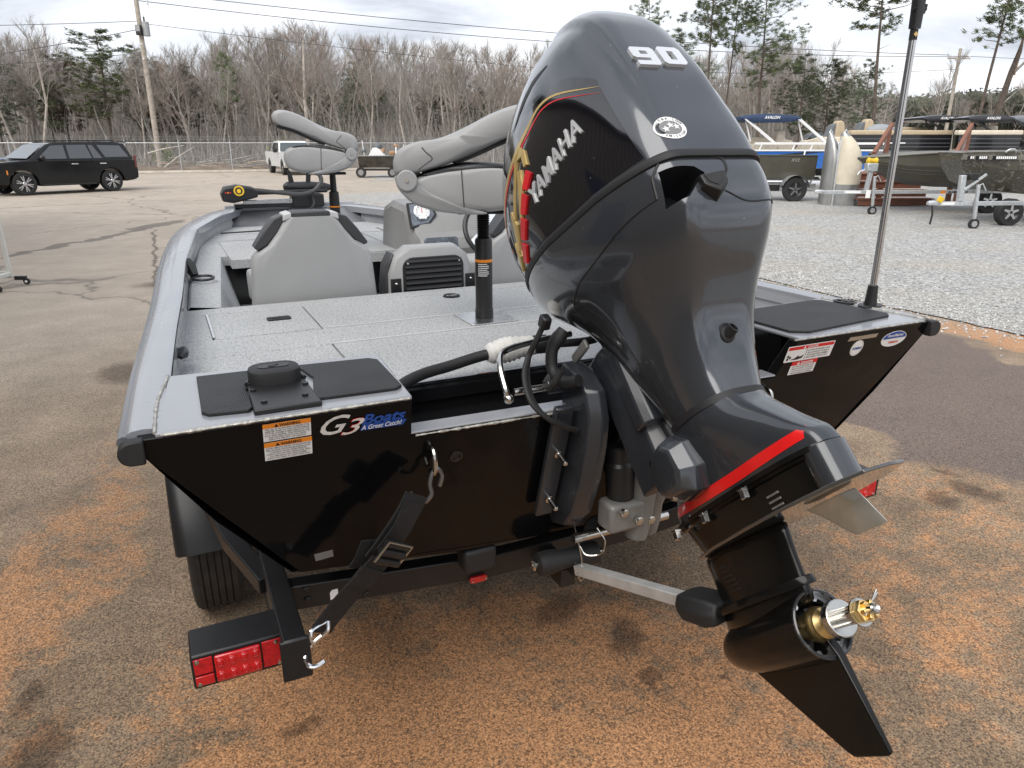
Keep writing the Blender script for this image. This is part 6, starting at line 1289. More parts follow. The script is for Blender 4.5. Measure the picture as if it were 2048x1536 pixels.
wire(P1 + V(ztop(46, 52)), spot(1500, 80) + V(ztop(170, 80)), .4, .016, 'thin power line from the transformer over the bare trees'); wire(P1 + V(ztop(105, 52)), PL + V(ztop(130, 46)), .6, .014, 'lowest thin cable leaving the transformer pole to the left')
wire(P2 + V(H2 - 1.6), spot(1100, 60) + V(ztop(128, 60)), .5, .018, 'cable below the cross arm of the right pole'); wire(P2 + V(H2 - .55), spot(2500, 70) + V(ztop(110, 70)), .4, .018, 'power line leaving the right pole to the right')
# ================================================================ vehicles
m_glass = mat('tinted_glass', (.035, .038, .042), .04, spec=1., coat=1., var=.05)
m_glass2 = mat('clear_glass', (.06, .075, .08), .05, coat=.5)
m_tyre2 = mat('car_tyre', (.02, .02, .02), .8, bump=.2, bs=80)
m_rim = mat('machined_rim', (.55, .56, .58), .2, metal=1); m_rimb = mat('dark_rim', (.02, .02, .022), .3)
def car_wheel(parent, x, y, r_, side, w_=.26, spokes=6, mr=m_rim, rimr=.74):
    b = MB(); b.lathe([(-w_ / 2, r_ * rimr), (-w_ / 2, r_ * .93), (-w_ / 2 + .03, r_), (w_ / 2 - .03, r_), (w_ / 2, r_ * .93), (w_ / 2, r_ * rimr)], (x, y, r_), (0, 1, 0), 32, False); wo = b.build('wheel', m_tyre2, parent, True, angle=30)
    b = MB(); b.lathe([(0, r_ * rimr), (.02, r_ * rimr), (.02, r_ * rimr - .02), (-.05, r_ * rimr - .05), (-.05, .0)], (x, y + side * (w_ / 2 - .02), r_), (0, side, 0), 32, False); b.build('rim', m_rimb, wo, True, angle=30)
    for k in range(spokes):
        a = 2 * PI * k / spokes + .3; yy = y + side * (w_ / 2 - .012)
        for da in (-.16, .16):
            p = [(math.cos(a + da * .3) * .06, math.sin(a + da * .3) * .06), (math.cos(a + da) * r_ * rimr * .95, math.sin(a + da) * r_ * rimr * .95)]
            d = Vector((p[1][0] - p[0][0], 0, p[1][1] - p[0][1])).normalized(); n_ = Vector((-d.z, 0, d.x)) * .018
            q = [Vector((x + p[0][0], yy, r_ + p[0][1])), Vector((x + p[1][0], yy, r_ + p[1][1]))]
            b = MB(); b.loft([[c + n_ * s1 + Vector((0, side * dy, 0)) for s1, dy in ((-1, -.03), (1, -.03), (1, 0), (-1, 0))] for c in q]); b.build('spoke', mr, wo)
    b = MB(); b.lathe([(0, .07), (.01, .06), (.012, 0)], (x, y + side * (w_ / 2 - .012), r_), (0, side, 0), 16); b.build('hub_cap', mr, wo)
    return wo
def arch(cx, r_, z0, n=10): return [(cx + r_ * math.cos(PI * i / n), z0 + r_ * math.sin(PI * i / n)) for i in range(n + 1)]
def car_body(parent, side, halfw, m, name='body', tuck=.0, bevel=.05):
    """side outline (x, z) extruded across the car"""
    n = len(side); b = MB()
    yy = [(-halfw, 1), (halfw, 1)]
    b.loft([[(x, y, z) for x, z in side] for y, _ in yy]); return b.build(name, m, parent, True, bevel=bevel, seg=3, angle=40)
def cabin(parent, low, top, wl, wt, m, name='cabin', bevel=.04):
    b = MB(); k = len(low)
    vs = []
    for s in (-1, 1): vs += [(x, s * wl, z) for x, z in low] + [(x, s * wt, z) for x, z in top[::-1]]
    n = len(low) + len(top); b.add(vs, [tuple(range(n)), tuple(range(n, 2 * n))[::-1]] + [(i, (i + 1) % n, (i + 1) % n + n, i + n) for i in range(n)]); return b.build(name, m, parent, True, bevel=bevel, seg=3, angle=40)
def side_pane(parent, pts, zl, wl, zt, wt, s, m, name='window', off=.006):
    def yv(z): return s * (lerp(wl, wt, (z - zl) / (zt - zl)) + off)
    a = [Vector((x, yv(z), z)) for x, z in pts]; c = [p - Vector((0, s * .02, 0)) for p in a]; n = len(a); b = MB(); b.add(a + c, [tuple(range(n)), tuple(range(n, 2 * n))[::-1]] + [(i, (i + 1) % n, (i + 1) % n + n, i + n) for i in range(n)]); return b.build(name, m, parent, False)
# --- black sport utility car: x forward, y left
fwv = Vector((-.868, -.497, 0)); lfv = Vector((.497, -.868, 0))
mid = (Vector((-5.36, 29.73, 0)) + Vector((-2.68, 31.27, 0))) / 2 - lfv * .86
suv = thing('black_suv', 'shiny black sport utility vehicle with tinted windows parked at the left', 'car', mid, math.atan2(fwv.y, fwv.x))
m_cblk = mat('black_car_paint', (.004, .004, .0045), .08, spec=.5, var=.1)
fw_, rw_ = 1.54, -1.54
bot = [(2.42, .42), (2.50, .55), (2.50, .85), (2.44, 1.02), (2.30, 1.12), (1.3, 1.20), (-2.35, 1.20), (-2.55, 1.12), (-2.62, .80), (-2.60, .48), (-2.4, .40)]
bot += [(rw_ - .50, .36)] + [(x, z) for x, z in arch(rw_, .47, .40)[::-1]] + [(rw_ + .50, .30)] + [(fw_ - .50, .30)] + [(x, z) for x, z in arch(fw_, .47, .40)[::-1]] + [(fw_ + .50, .36)]
car_body(suv, bot, 1.0, m_cblk)
cl, ct = [(1.32, 1.18), (-2.50, 1.18)], [(.55, 1.72), (.30, 1.79), (-1.9, 1.82), (-2.30, 1.74)]
cabin(suv, cl, ct, .97, .78, m_cblk)
for s in (-1, 1):
    for pts in ([(.98, 1.23), (.42, 1.68), (-.02, 1.70), (-.02, 1.23)], [(-.12, 1.23), (-.12, 1.70), (-.82, 1.71), (-.92, 1.23)], [(-.98, 1.23), (-.89, 1.70), (-1.05, 1.70), (-1.30, 1.23)], [(-1.42, 1.26), (-1.22, 1.70), (-2.08, 1.68), (-2.32, 1.27)]): side_pane(suv, pts, 1.18, .97, 1.82, .78, s, m_glass)
    for x in (fw_, rw_): car_wheel(suv, x, s * .86, .40, s, .28)
    b = MB(); b.ball((.86, s * 1.08, 1.26), .13, 12, 8, (.75, .8, .8)); b.build('mirror', m_cblk, suv)
    for x in (-.25, -1.28): b = MB(); b.b2((x - .12, s * 1.0, 1.02), (x + .12, s * 1.03, 1.06)); b.build('door_handle', m_chrome, suv, bevel=.01)
    for x in (1.0, -.07, -1.0): b = MB(); b.b2((x - .004, s * .999, .50), (x + .004, s * 1.002, 1.15)); b.build('door_gap', m_ink, suv)
    b = MB(); b.b2((-2.58, s * .93, .86), (-2.50, s * 1.005, 1.32)); b.build('tail_lamp', mat('dark_red_lens', (.12, .01, .01), .15, coat=1), suv, bevel=.015)
    b = MB(); b.b2((2.25, s * .80, .86), (2.48, s * 1.003, .98)); b.build('headlamp', m_glass2, suv, bevel=.015)
    b = MB(); b.b2((2.02, s * .995, .72), (2.06, s * 1.006, .86)); b.build('side_marker', m_orange, suv)
    b = MB(); b.b2((-.9, s * .96, .30), (.95, s * 1.05, .36)); b.build('running_board', m_blk, suv, bevel=.01)
    b = MB(); b.tube([(.25, s * .70, 1.81), (.2, s * .70, 1.845), (-1.85, s * .70, 1.865), (-1.95, s * .70, 1.83)], .02, 6); b.build('roof_rail', m_blk, suv)
b = MB(); b.add([(.63, -.74, 1.69), (.63, .74, 1.69), (1.28, .90, 1.23), (1.28, -.90, 1.23)], [(0, 1, 2, 3)]); o_ = b.build('windscreen', m_glass2, suv, False); o_.location = (.022, 0, .022)
b = MB(); b.b2((-2.45, -.7, 1.78), (-2.15, .7, 1.83)); b.build('rear_spoiler', m_cblk, suv, bevel=.015)
b = MB(); b.b2((-2.66, .55, .40), (-2.5, .75, .46)); b.build('exhaust_tip', m_chrome, suv, bevel=.01)
# --- white pickup facing the camera
tk = thing('white_pickup', 'white crew cab pickup truck parked facing the boats before the fence', 'truck', (6.5, 45.6, 0), -PI / 2 + .05)
m_cwht = mat('white_car_paint', (.78, .79, .80), .2, coat=.8, var=.02)
tb = [(2.75, .55), (2.85, .70), (2.85, 1.05), (2.78, 1.20), (1.3, 1.28), (-2.95, 1.28), (-3.0, .62)]
tb += [(-1.85 - .50, .50)] + arch(-1.85, .50, .42)[::-1] + [(-1.35, .45), (1.32, .45)] + arch(1.85, .50, .42)[::-1] + [(2.38, .48)]
car_body(tk, tb, 1.0, m_cwht)
cabin(tk, [(1.30, 1.25), (-1.25, 1.25)], [(.62, 1.80), (.40, 1.89), (-.90, 1.90), (-1.15, 1.82)], .98, .80, m_cwht)
for s in (-1, 1):
    for pts in ([(.98, 1.30), (.48, 1.76), (.12, 1.78), (.12, 1.30)], [(.02, 1.30), (.02, 1.78), (-.88, 1.78), (-1.05, 1.30)]): side_pane(tk, pts, 1.25, .98, 1.90, .80, s, m_glass)
    for x in (1.85, -1.85): car_wheel(tk, x, s * .86, .41, s, .28, 5)
    b = MB(); b.box((.92, s * 1.13, 1.36), (.12, .22, .24)); b.build('mirror', m_blk, tk, bevel=.03)
    b = MB(); b.b2((2.76, s * .60, .92), (2.875, s * 1.004, 1.10)); b.build('headlamp', m_glass2, tk, bevel=.02)
    b = MB(); b.b2((2.80, s * .68, .72), (2.872, s * .92, .82)); b.build('fog_lamp', m_white, tk, bevel=.02)
    for x in (1.0, .07, -1.0): b = MB(); b.b2((x - .004, s * .999, .60), (x + .004, s * 1.002, 1.22)); b.build('door_gap', m_ink, tk)
b = MB(); b.b2((2.84, -.60, .80), (2.88, .60, 1.12)); gr = b.build('grille', m_blk, tk, bevel=.02)
for z in (.88, .96, 1.04): b = MB(); b.b2((2.878, -.57, z - .015), (2.89, .57, z + .015)); b.build('grille_bar', m_cwht, gr)
b = MB(); b.b2((2.7, -.98, .50), (2.93, .98, .68)); b.build('bumper', m_chrome, tk, bevel=.03)
b = MB(); b.add([(.70, -.76, 1.77), (.70, .76, 1.77), (1.27, .92, 1.30), (1.27, -.92, 1.30)], [(0, 1, 2, 3)]); o_ = b.build('windscreen', m_glass2, tk, False); o_.location = (.025, 0, .025)
b = MB(); b.b2((1.35, -.85, 1.26), (2.7, .85, 1.30)); b.build('bonnet_bulge', m_cwht, tk, bevel=.03)
# --- blue car, only its tail in view behind the black one
bc = thing('blue_car', 'blue car tail peeping in at the left edge behind the black vehicle', 'car', spot(-72, 40), PI - YAW)
car_body(bc, [(2.0, .45), (2.1, .9), (1.0, 1.0), (-1.95, 1.05), (-2.1, .95), (-2.1, .5)] + [(-1.85, .4)] + arch(-1.35, .40, .35)[::-1] + [(-.9, .3), (.9, .3)] + arch(1.35, .40, .35)[::-1] + [(1.85, .38)], .88, mat('blue_car_paint', (.02, .06, .16), .15, coat=1))
cabin(bc, [(.95, .98), (-1.5, .98)], [(.3, 1.40), (-.9, 1.42)], .84, .66, MATS['blue_car_paint'])
for s in (-1, 1):
    for x in (-1.35, 1.35): car_wheel(bc, x, s * .78, .33, s, .22, 5)
    b = MB(); b.b2((-2.115, s * .5, .80), (-2.06, s * .86, .93)); b.build('tail_lamp', m_redlens, bc, bevel=.01); side_pane(bc, [(.75, 1.02), (.25, 1.36), (-.8, 1.37), (-1.2, 1.02)], .98, .84, 1.42, .66, s, m_glass)
b = MB(); b.add([(-.98, -.62, 1.38), (-.98, .62, 1.38), (-1.46, .78, 1.02), (-1.46, -.78, 1.02)], [(0, 1, 2, 3)]); o_ = b.build('rear_window', m_glass, bc, False); o_.location = (-.02, 0, .02)
# ================================================================ white rack on castors at the left edge
rk = thing('wheeled_rack', 'white metal rack on small castors cut off by the left edge', 'rack', spot(-34, 8.85)); rk.rotation_euler = (0, 0, -YAW)
m_wp = mat('white_tube_paint', (.60, .60, .56), .5)
for y in (0, .55):
    b = MB(); b.box((0, y, .82), (.045, .045, 1.46)); b.build('upright', m_wp, rk, bevel=.004); b = MB(); b.box((-.5, y, .16), (1.0, .04, .04)); b.build('foot_rail', m_wp, rk, bevel=.004)
    b = MB(); b.lathe([(-.015, .04), (.015, .04)], (.20, y, .045), (0, 1, 0), 16); cw = b.build('castor', m_rub, rk); b = MB(); b.lathe([(-.017, .018), (.017, .018)], (.20, y, .045), (0, 1, 0), 10); b.build('castor_hub', m_white, cw); b = MB(); b.box((.13, y, .09), (.14, .05, .05)); b.build('castor_fork', m_blk, rk)
b = MB(); b.box((0, .275, .14), (.05, .55, .05)); b.build('cross_rail', m_wp, rk, bevel=.004); b = MB(); b.box((0, .275, 1.54), (.045, .55, .045)); b.build('top_rail', m_wp, rk, bevel=.004)
# ================================================================ far fishing boat behind the front seat
fb = thing('fishing_boat', 'dark aluminium fishing boat on trailer far behind the grey front seat', 'boat', spot(770, 41), -YAW)
m_camo = mat('dark_olive_hull', (.06, .056, .043), .35, var=.4, vs=3)
b = MB(); b.loft([[(-1.25, y, z) for y, z in ((-.9, 1.10), (-.6, .52), (.6, .52), (.9, 1.10))], [(.9, y, z) for y, z in ((-.95, 1.10), (-.65, .50), (.65, .50), (.95, 1.10))], [(1.5, y, z) for y, z in ((-.95, 1.12), (-.65, .52), (.65, .52), (.95, 1.12))]]); b.build('hull', m_camo, fb, True, angle=20)
b = MB(); b.tube([(-1.27, -.92, 1.11), (1.5, -.97, 1.13)], .03, 6); b.build('gunwale', m_grey2, fb)
b = MB(); b.prism([(-.5, 0), (.35, 0), (.1, .30), (-.1, .42), (-.25, .40)], (-.25, -.5, 1.12), (1, 0, 0), (0, 0, 1), -.6); b.build('console', m_white, fb, bevel=.02)
for x, y, s in ((-.32, .1, .22), (-1.05, -.2, .17), (1.35, 0, .2)): b = MB(); b.ball((x, y, 1.62 if x == -.32 else 1.38 if x < -1 else 1.5), s, 14, 10, (1, .8, .9)); b.build('motor_cover', mat('grey_cover', (.12, .13, .14), .6), fb)
m_tan = mat('tan_seat', (.35, .20, .10), .6)
for x, z in ((-.12, 1.36), (.45, 1.25)): b = MB(); b.box((x, .1, z), (.34, .3, .22)); b.build('seat', m_tan, fb, bevel=.05)
for x, h_ in ((-1.0, 1.9), (.75, 1.75), (1.2, 1.7)): b = MB(); b.tube([(x, -.3, 1.1), (x - .08, -.3, h_)], .022, 6); b.build('rod', m_white, fb)
b = MB(); b.cyl((.72, -.3, 1.2), (.72, -.3, 1.6), .05, 8); b.build('post', m_white, fb); b = MB(); b.box((.72, -.3, 1.64), (.28, .12, .1)); b.build('post_head', m_tan, fb, bevel=.02)
b = MB(); b.b2((-1.4, -.62, .36), (1.5, .62, .44)); b.build('trailer_frame', m_blkm, fb, bevel=.02)
for x in (-1.15, .55):
    b = MB(); b.lathe([(-.08, .15), (-.08, .27), (.08, .27), (.08, .15)], (x, -.72, .27), (0, 1, 0), 24, False); wo = b.build('wheel', m_tyre2, fb, True, angle=30); b = MB(); b.lathe([(0, .17), (.05, .05)], (x, -.80, .27), (0, 1, 0), 16); b.build('rim', m_rim, wo)
bm = thing('covered_motor', 'black and red outboard powerhead beyond the far fishing boat', 'outboard motor', spot(848, 42)); b = MB(); b.tube([(0, 0, .3), (0, 0, 1.3)], .07, 8); b.build('leg', m_blk, bm); b = MB(); b.ball((0, 0, 1.62), .26, 14, 10, (.9, .9, 1.1)); b.build('cowling', mat('grey_cover', (.12, .13, .14), .6), bm); b = MB(); b.box(RT * .28 + Vector((0, 0, 1.62)), (.32, .2, .14), Matrix.Rotation(-YAW, 3, 'Z')); b.build('side_stripe', m_red, bm, bevel=.03)
# ================================================================ boats and trailers in the gravel yard, right (local x = along the row, y = away)
def yard(name, label, cat, px, D, rz=0., group=None): return thing(name, label, cat, spot(px, D), -YAW + rz, group)
def U(D): return (D * .948 + .56) / 1440                     # metres per picture-unit, for reading sizes
m_olive = mat('olive_drab_hull', (.075, .070, .054), .38, var=.12, vs=3); m_tread2 = MATS['car_tyre']
def t_wheel(par, x, y, r_, side=-1, m=m_rim):
    b = MB(); b.lathe([(-.09, r_ * .6), (-.1, r_ * .92), (-.07, r_), (.07, r_), (.1, r_ * .92), (.09, r_ * .6)], (x, y, r_), (0, 1, 0), 32, False); wo = b.build('wheel', m_tread2, par, True, angle=30)
    b = MB(); b.lathe([(0, r_ * .62), (.02, r_ * .60), (-.02, r_ * .5), (-.02, 0)], (x, y + side * .075, r_), (0, side, 0), 24, False); b.build('rim', m_rimb, wo)
    for k in range(5):
        a = 2 * PI * k / 5 + .3; d = Vector((math.cos(a), 0, math.sin(a))); n_ = Vector((-d.z, 0, d.x)); c = Vector((x, y + side * .085, r_)); b = MB(); b.add([c + d * .03 + n_ * .035, c + d * .03 - n_ * .035, c + d * r_ * .58 - n_ * .022, c + d * r_ * .58 + n_ * .022] + [v + Vector((0, -side * .03, 0)) for v in (c + d * .03 + n_ * .035, c + d * .03 - n_ * .035, c + d * r_ * .58 - n_ * .022, c + d * r_ * .58 + n_ * .022)], [(0, 1, 2, 3), (7, 6, 5, 4), (0, 4, 5, 1), (1, 5, 6, 2), (2, 6, 7, 3), (3, 7, 4, 0)]); b.build('spoke', m, wo)
    return wo
def bar(par, a, c, w_, h_, name, m=m_galv):
    a, c = Vector(a), Vector(c); t = (c - a).normalized(); s = t.cross(Vector((0, 0, 1))); s = s.normalized() if s.length > .01 else Vector((1, 0, 0)); u = s.cross(t); b = MB(); b.loft([[p + s * x * w_ / 2 + u * z * h_ / 2 for x, z in ((-1, -1), (1, -1), (1, 1), (-1, 1))] for p in (a, c)]); return b.build(name, m, par, True, bevel=min(w_, h_) * .1)
# --- olive jon boat on trailer
jb = yard('jon_boat', 'brown-olive flat-sided jon boat partly hidden behind the big outboard', 'boat', 1608, 24.2)
b = MB(); b.loft([[(x, y, z) for y, z in ((-.62, 1.40), (-.60, 1.40), (-.46, .74), (.46, .74), (.60, 1.40), (.62, 1.40), (.62, 1.36), (.48, .70), (-.48, .70), (-.62, 1.36))] for x in (0, -1.6, -3.4)]); b.build('hull', m_olive, jb, True, angle=20)
b = MB(); b.tube([(.01, -.63, 1.40), (-3.4, -.63, 1.42)], .022, 6); b.build('gunwale', m_olive, jb)
b = MB(); b.add([(0, -.6, 1.40), (0, .6, 1.40), (.03, .46, .72), (.03, -.46, .72), (.04, -.6, 1.40), (.04, .6, 1.40), (.06, .46, .72), (.06, -.46, .72)], [(0, 1, 2, 3), (7, 6, 5, 4), (0, 4, 5, 1), (1, 5, 6, 2), (2, 6, 7, 3), (3, 7, 4, 0)]); b.build('transom', m_olive, jb)
b = MB(); b.loft([[(x, y, z) for y, z in ((-.3, 1.0), (.3, 1.0), (.3, .78), (-.3, .78))] for x in (.05, .35)]); b.build('motor_pod', m_blk, jb)
fj = Flat((-.95, -.585, 1.20), (1, 0, 0), (0, .21, 1)); fj.v = Vector((0, -.215, .976)); fj.n = Vector((0, -.976, -.215)); fj.text('hull_number', 'XV2', .16, .02, .14, mat('faded_print', (.35, .34, .31), .5), jb, h=.012, shear=.2, bold=.02)
jt = yard('jon_boat_trailer', 'silver trailer with black spoked wheel under the olive jon boat', 'trailer', 1578, 23.9)
t_wheel(jt, 0, -.35, .37)
b = MB(); b.loft([[(.44 * math.cos(R(a)), y, .37 + .44 * math.sin(R(a))) for y in (-.50, -.49, -.22, -.20)] + [] for a in range(8, 173, 11)], closed=False); b.build('fender', m_galv, jt)
bar(jt, (-2.5, -.1, .48), (.75, -.1, .48), .07, .12, 'frame_rail'); bar(jt, (-2.5, .9, .48), (.75, .9, .48), .07, .12, 'frame_rail'); bar(jt, (.3, -.1, .48), (.3, .9, .48), .07, .08, 'crossmember'); bar(jt, (-1.0, -.12, .42), (-.4, -.12, .42), .06, .2, 'bunk_bracket', m_blk); bar(jt, (.55, -.1, .50), (.68, -.1, .85), .05, .05, 'guide_post')
# --- pontoon boats
m_cream = mat('cream_vinyl', (.62, .55, .44), .5, var=.08); m_blu = mat('blue_hull_panel', (.02, .12, .42), .25, coat=.4, var=.06); m_navy = mat('navy_canvas', (.022, .042, .095), .8, var=.15, bump=.4, bs=40, bdist=.01); m_tanp = mat('tan_trim', (.46, .37, .25), .5, var=.08); m_blkp = mat('black_panel', (.012, .012, .014), .25, coat=.4)
def bimini(par, x0, x1, z, depth, m, y0=-.9, legs=m_white, word=None, mw=m_white, legdx=.9, zbase=1.6):
    n = 9; b = MB(); ring = []
    for i in range(n + 1):
        t = i / n; x = lerp(x0, x1, t); s = math.sin(PI * min(1, max(0, t))) ** .35 if 0 < t < 1 else .35; ring.append([(x, y, z + dz * s) for y, dz in ((y0, -.16), (y0 - .05, 0), (y0 + .02, .14), (y0 + .5, .17), (y0 + depth, .12), (y0 + depth, -.12), (y0 + .4, -.1))])
    b.loft(ring); o = b.build('folded_canopy', m, par, True, angle=60)
    for xa in (x0 + .15, x1 - .1):
        for dy in (0, .12): b = MB(); b.tube([(xa + dy, y0 + dy, z - .02), (xa + legdx + dy, y0 + dy, zbase)], .035, 8); b.build('canopy_leg', legs, par)
        b = MB(); b.tube([(xa + .1, y0 + .2, z - .1), (xa + .35, y0 + .2, zbase + .1)], .028, 6); b.build('canopy_strut', legs, par)
    if word: f = Flat(((x0 + x1) / 2 - .25, y0 - .055, z - .02), (1, 0, 0), (0, 0, 1)); f.text('canopy_lettering', word, 0, 0, .14, mw, o, h=.012, bold=.03, shear=.2)
    return o
def pontoon(par, x0, x1, y, z, r_): b = MB(); b.lathe([(0, .02), (.25, r_ * .6), (.7, r_), (x1 - x0, r_), (x1 - x0 + .02, r_ * .9)], (x0, y, z), (1, 0, 0), 20); return b.build('pontoon', m_alu, par, True, angle=40)
def lounge(par, x, y, z, w_, m=m_cream, h_=.5): 
    b = MB(); b.b2((x, y, z), (x + w_, y + .55, z + .25)); b.build('bench', m, par, bevel=.05, seg=3); b = MB(); b.b2((x, y + .42, z + .2), (x + w_, y + .6, z + h_)); b.build('bench_back', m, par, bevel=.05, seg=3)
bp1 = yard('blue_pontoon_boat', 'blue-sided pontoon boat with folded navy canopy and cream seats', 'pontoon boat', 1520, 28.5); k = U(28.5)
X = lambda px: (px - 1520) * k; Z = lambda py: 1.766 - (py - 286) * k * 1.0
bl = MB(); bl.b2((X(1440), 0, Z(336)), (X(1726), .05, Z(301))); bl.build('side_panel', m_blu, bp1); b = MB(); b.prism([(X(1440), Z(316)), (X(1600), Z(303)), (X(1645), Z(302)), (X(1560), Z(310)), (X(1500), Z(318))], (0, -.004, 0), (1, 0, 0), (0, 0, 1), .003); b.build('side_stripe', m_blk, bp1)
b = MB(); b.b2((X(1600), -.02, Z(341)), (X(1760), .03, Z(336))); b.build('bottom_rail', m_white, bp1); b = MB(); b.b2((X(1440), -.03, Z(301)), (X(1760), .06, Z(298))); b.build('top_trim', m_white, bp1)
b = MB(); b.b2((X(1440), 0, Z(342)), (X(1762), 2.4, Z(337))); b.build('deck', m_grey2, bp1)
for a_, c_, y_ in ((1500, 1760, 288), (1500, 1795, 286)): b = MB(); b.tube([(X(a_), .02 if a_ else 0, Z(y_)), (X(c_), .02, Z(y_))], .025, 6); b.build('hand_rail', m_white, bp1)
for px in (1515, 1580, 1615, 1650, 1700, 1745): b = MB(); b.tube([(X(px), .02, Z(288)), (X(px) - .1, .02, Z(300))], .022, 6); b.build('rail_post', m_white, bp1)
bimini(bp1, X(1470), X(1586), Z(240), 2.0, m_navy, .1, m_white, 'AVALON', zbase=Z(288), legdx=1.2)
for px, w_ in ((1505, 1.1), (1640, 1.6)): lounge(bp1, X(px), .6, Z(300), w_ * .9)
b = MB(); b.prism([(0, 0), (.8, 0), (.62, .35), (.32, .42), (.28, .75), (.0, .75)], (X(1557), .8, Z(300)), (1, 0, 0), (0, 0, 1), -.5); b.build('captain_chair', m_cream, bp1, bevel=.05)
b = MB(); b.prism([(0, 0), (1.0, 0), (.95, .35), (.8, .55), (.15, .35)], (X(1605), .7, Z(300)), (1, 0, 0), (0, 0, 1), -.6); b.build('helm_console', m_cream, bp1, bevel=.04); b = MB(); b.prism([(0, 0), (.65, -.05), (.5, .22), (.15, .18)], (X(1618), .72, Z(276)), (1, 0, 0), (0, 0, 1), -.5); b.build('windscreen', m_glass2, bp1)
pontoon(bp1, X(1300), X(1640), .35, Z(366), .30); pontoon(bp1, X(1300), X(1640), 1.9, Z(366), .30)
b = MB(); b.tube([(X(1600), -.02, Z(300)), (X(1592), -.2, Z(360))], .03, 6); b.build('ladder', m_alu, bp1)
pt = thing('pontoon_trailer', 'dark low trailer supporting the blue pontoon boat', 'trailer', spot(1560, 29), -YAW); bar(pt, (-4, 1.0, .32), (2.6, 1.0, .32), .5, .12, 'frame', m_blkm); 
for x in (-.6, .2): t_wheel(pt, x, .7, .27)
for x in (-3.5, 2.4): bar(pt, (x, 1.0, 0), (x, 1.0, .30), .06, .06, 'stand', m_blkm)
def big_pontoon(name, label, px0, px1, D, canopy, wordm, ytop=262, ybot=300, tint=m_tanp, cpx=None):
    t = yard(name, label, 'pontoon boat', px0, D); k = U(D); X = lambda px: (px - px0) * k; Z = lambda py: 1.766 - (py - 286) * k
    b = MB(); b.b2((0, 0, Z(ybot)), (X(px1), .06, Z(ytop + 9))); b.build('side_panel', m_blkp, t); 
    for yy in (ytop + 16, ytop + 24, ytop + 31): b = MB(); b.b2((.02, -.012, Z(yy) - .012), (X(px1) - .02, 0, Z(yy) + .012)); b.build('panel_rib', m_grey2, t)
    b = MB(); b.b2((-.05, -.03, Z(ytop + 9)), (X(px1) + .05, .35, Z(ytop))); b.build('padded_rail', tint, t, bevel=.05, seg=3)
    b = MB(); b.b2((-.4, 0, Z(ybot) - .12), (X(px1) + .3, 2.5, Z(ybot) - .03)); b.build('deck', m_grey2, t)
    for y in (.4, 2.0): pontoon(t, -.6, X(px1), y, Z(ybot) - .50, .33)
    for x in (.2, X(px1) * .7): bar(t, (x, 1.2, 0), (x, 1.2, Z(ybot) - .12), .3, .3, 'stand', m_blkm)
    lounge(t, X(px1) * .55, .8, Z(ybot), X(px1) * .35, tint, 1.0)
    if canopy: bimini(t, X(cpx[0]), X(cpx[1]), Z(241), 2.0, canopy, .1, m_blk, 'AVALON', m_white, .9, Z(264))
    return t
bg1 = big_pontoon('black_pontoon_boat', 'black-panelled pontoon boat with tan rail left of the stern light pole', 1690, 1886, 33.5, m_blkp, None, cpx=(1826, 1915)); bg1k = U(33.5)
for px, pz_ in ((1665, 246), (1722, 243)):
    x = (px - 1690) * bg1k; z = 1.766 - (pz_ - 286) * bg1k
    b = MB(); b.prism([(0, -.7), (.55, -.7), (.40, -.05), (.30, .05), (.12, .05), (.05, -.05)], (x, .5, z), (1, 0, 0), (0, 0, 1), -.5); b.build('helm_chair', m_tanp, bg1, bevel=.06, seg=3); b = MB(); b.prism([(-.35, -.7), (.05, -.7), (.05, -.05), (-.12, -.12)], (x, .52, z), (1, 0, 0), (0, 0, 1), -.5); b.build('chair_back', mat('grey_cover', (.12, .13, .14), .6), bg1, bevel=.05)
b = MB(); b.ball(((1755 - 1690) * bg1k, .6, 1.766 + 24 * bg1k), .5, 14, 10, (1.4, .8, .55)); b.build('seat_cover', mat('light_grey_cover', (.26, .28, .30), .6), bg1)
big_pontoon('black_pontoon_boat', 'black-panelled pontoon boat with cream rail at the right edge', 1900, 2022, 32, m_blkp, None, tint=m_cream, cpx=(1915, 2005)); big_pontoon('black_pontoon_boat', 'pontoon boat with folded grey canopy cut off at the right edge', 2036, 2300, 33, mat('grey_canvas', (.16, .17, .19), .8), None, cpx=(2000, 2090))
om = yard('outboard_motor', 'black outboard motor hanging on the far right pontoon stern', 'outboard motor', 2040, 30.5); b = MB(); b.loft([[(x * s_, y * s_, z) for x, y in rrect(-.3, -.2, .3, .2, .1)] for z, s_ in ((1.45, .8), (1.55, 1), (1.95, 1), (2.05, .8))]); b.build('cowling', m_blkp, om); b = MB(); b.b2((-.1, -.1, .6), (.1, .1, 1.46)); b.build('leg', m_blk, om, bevel=.02)
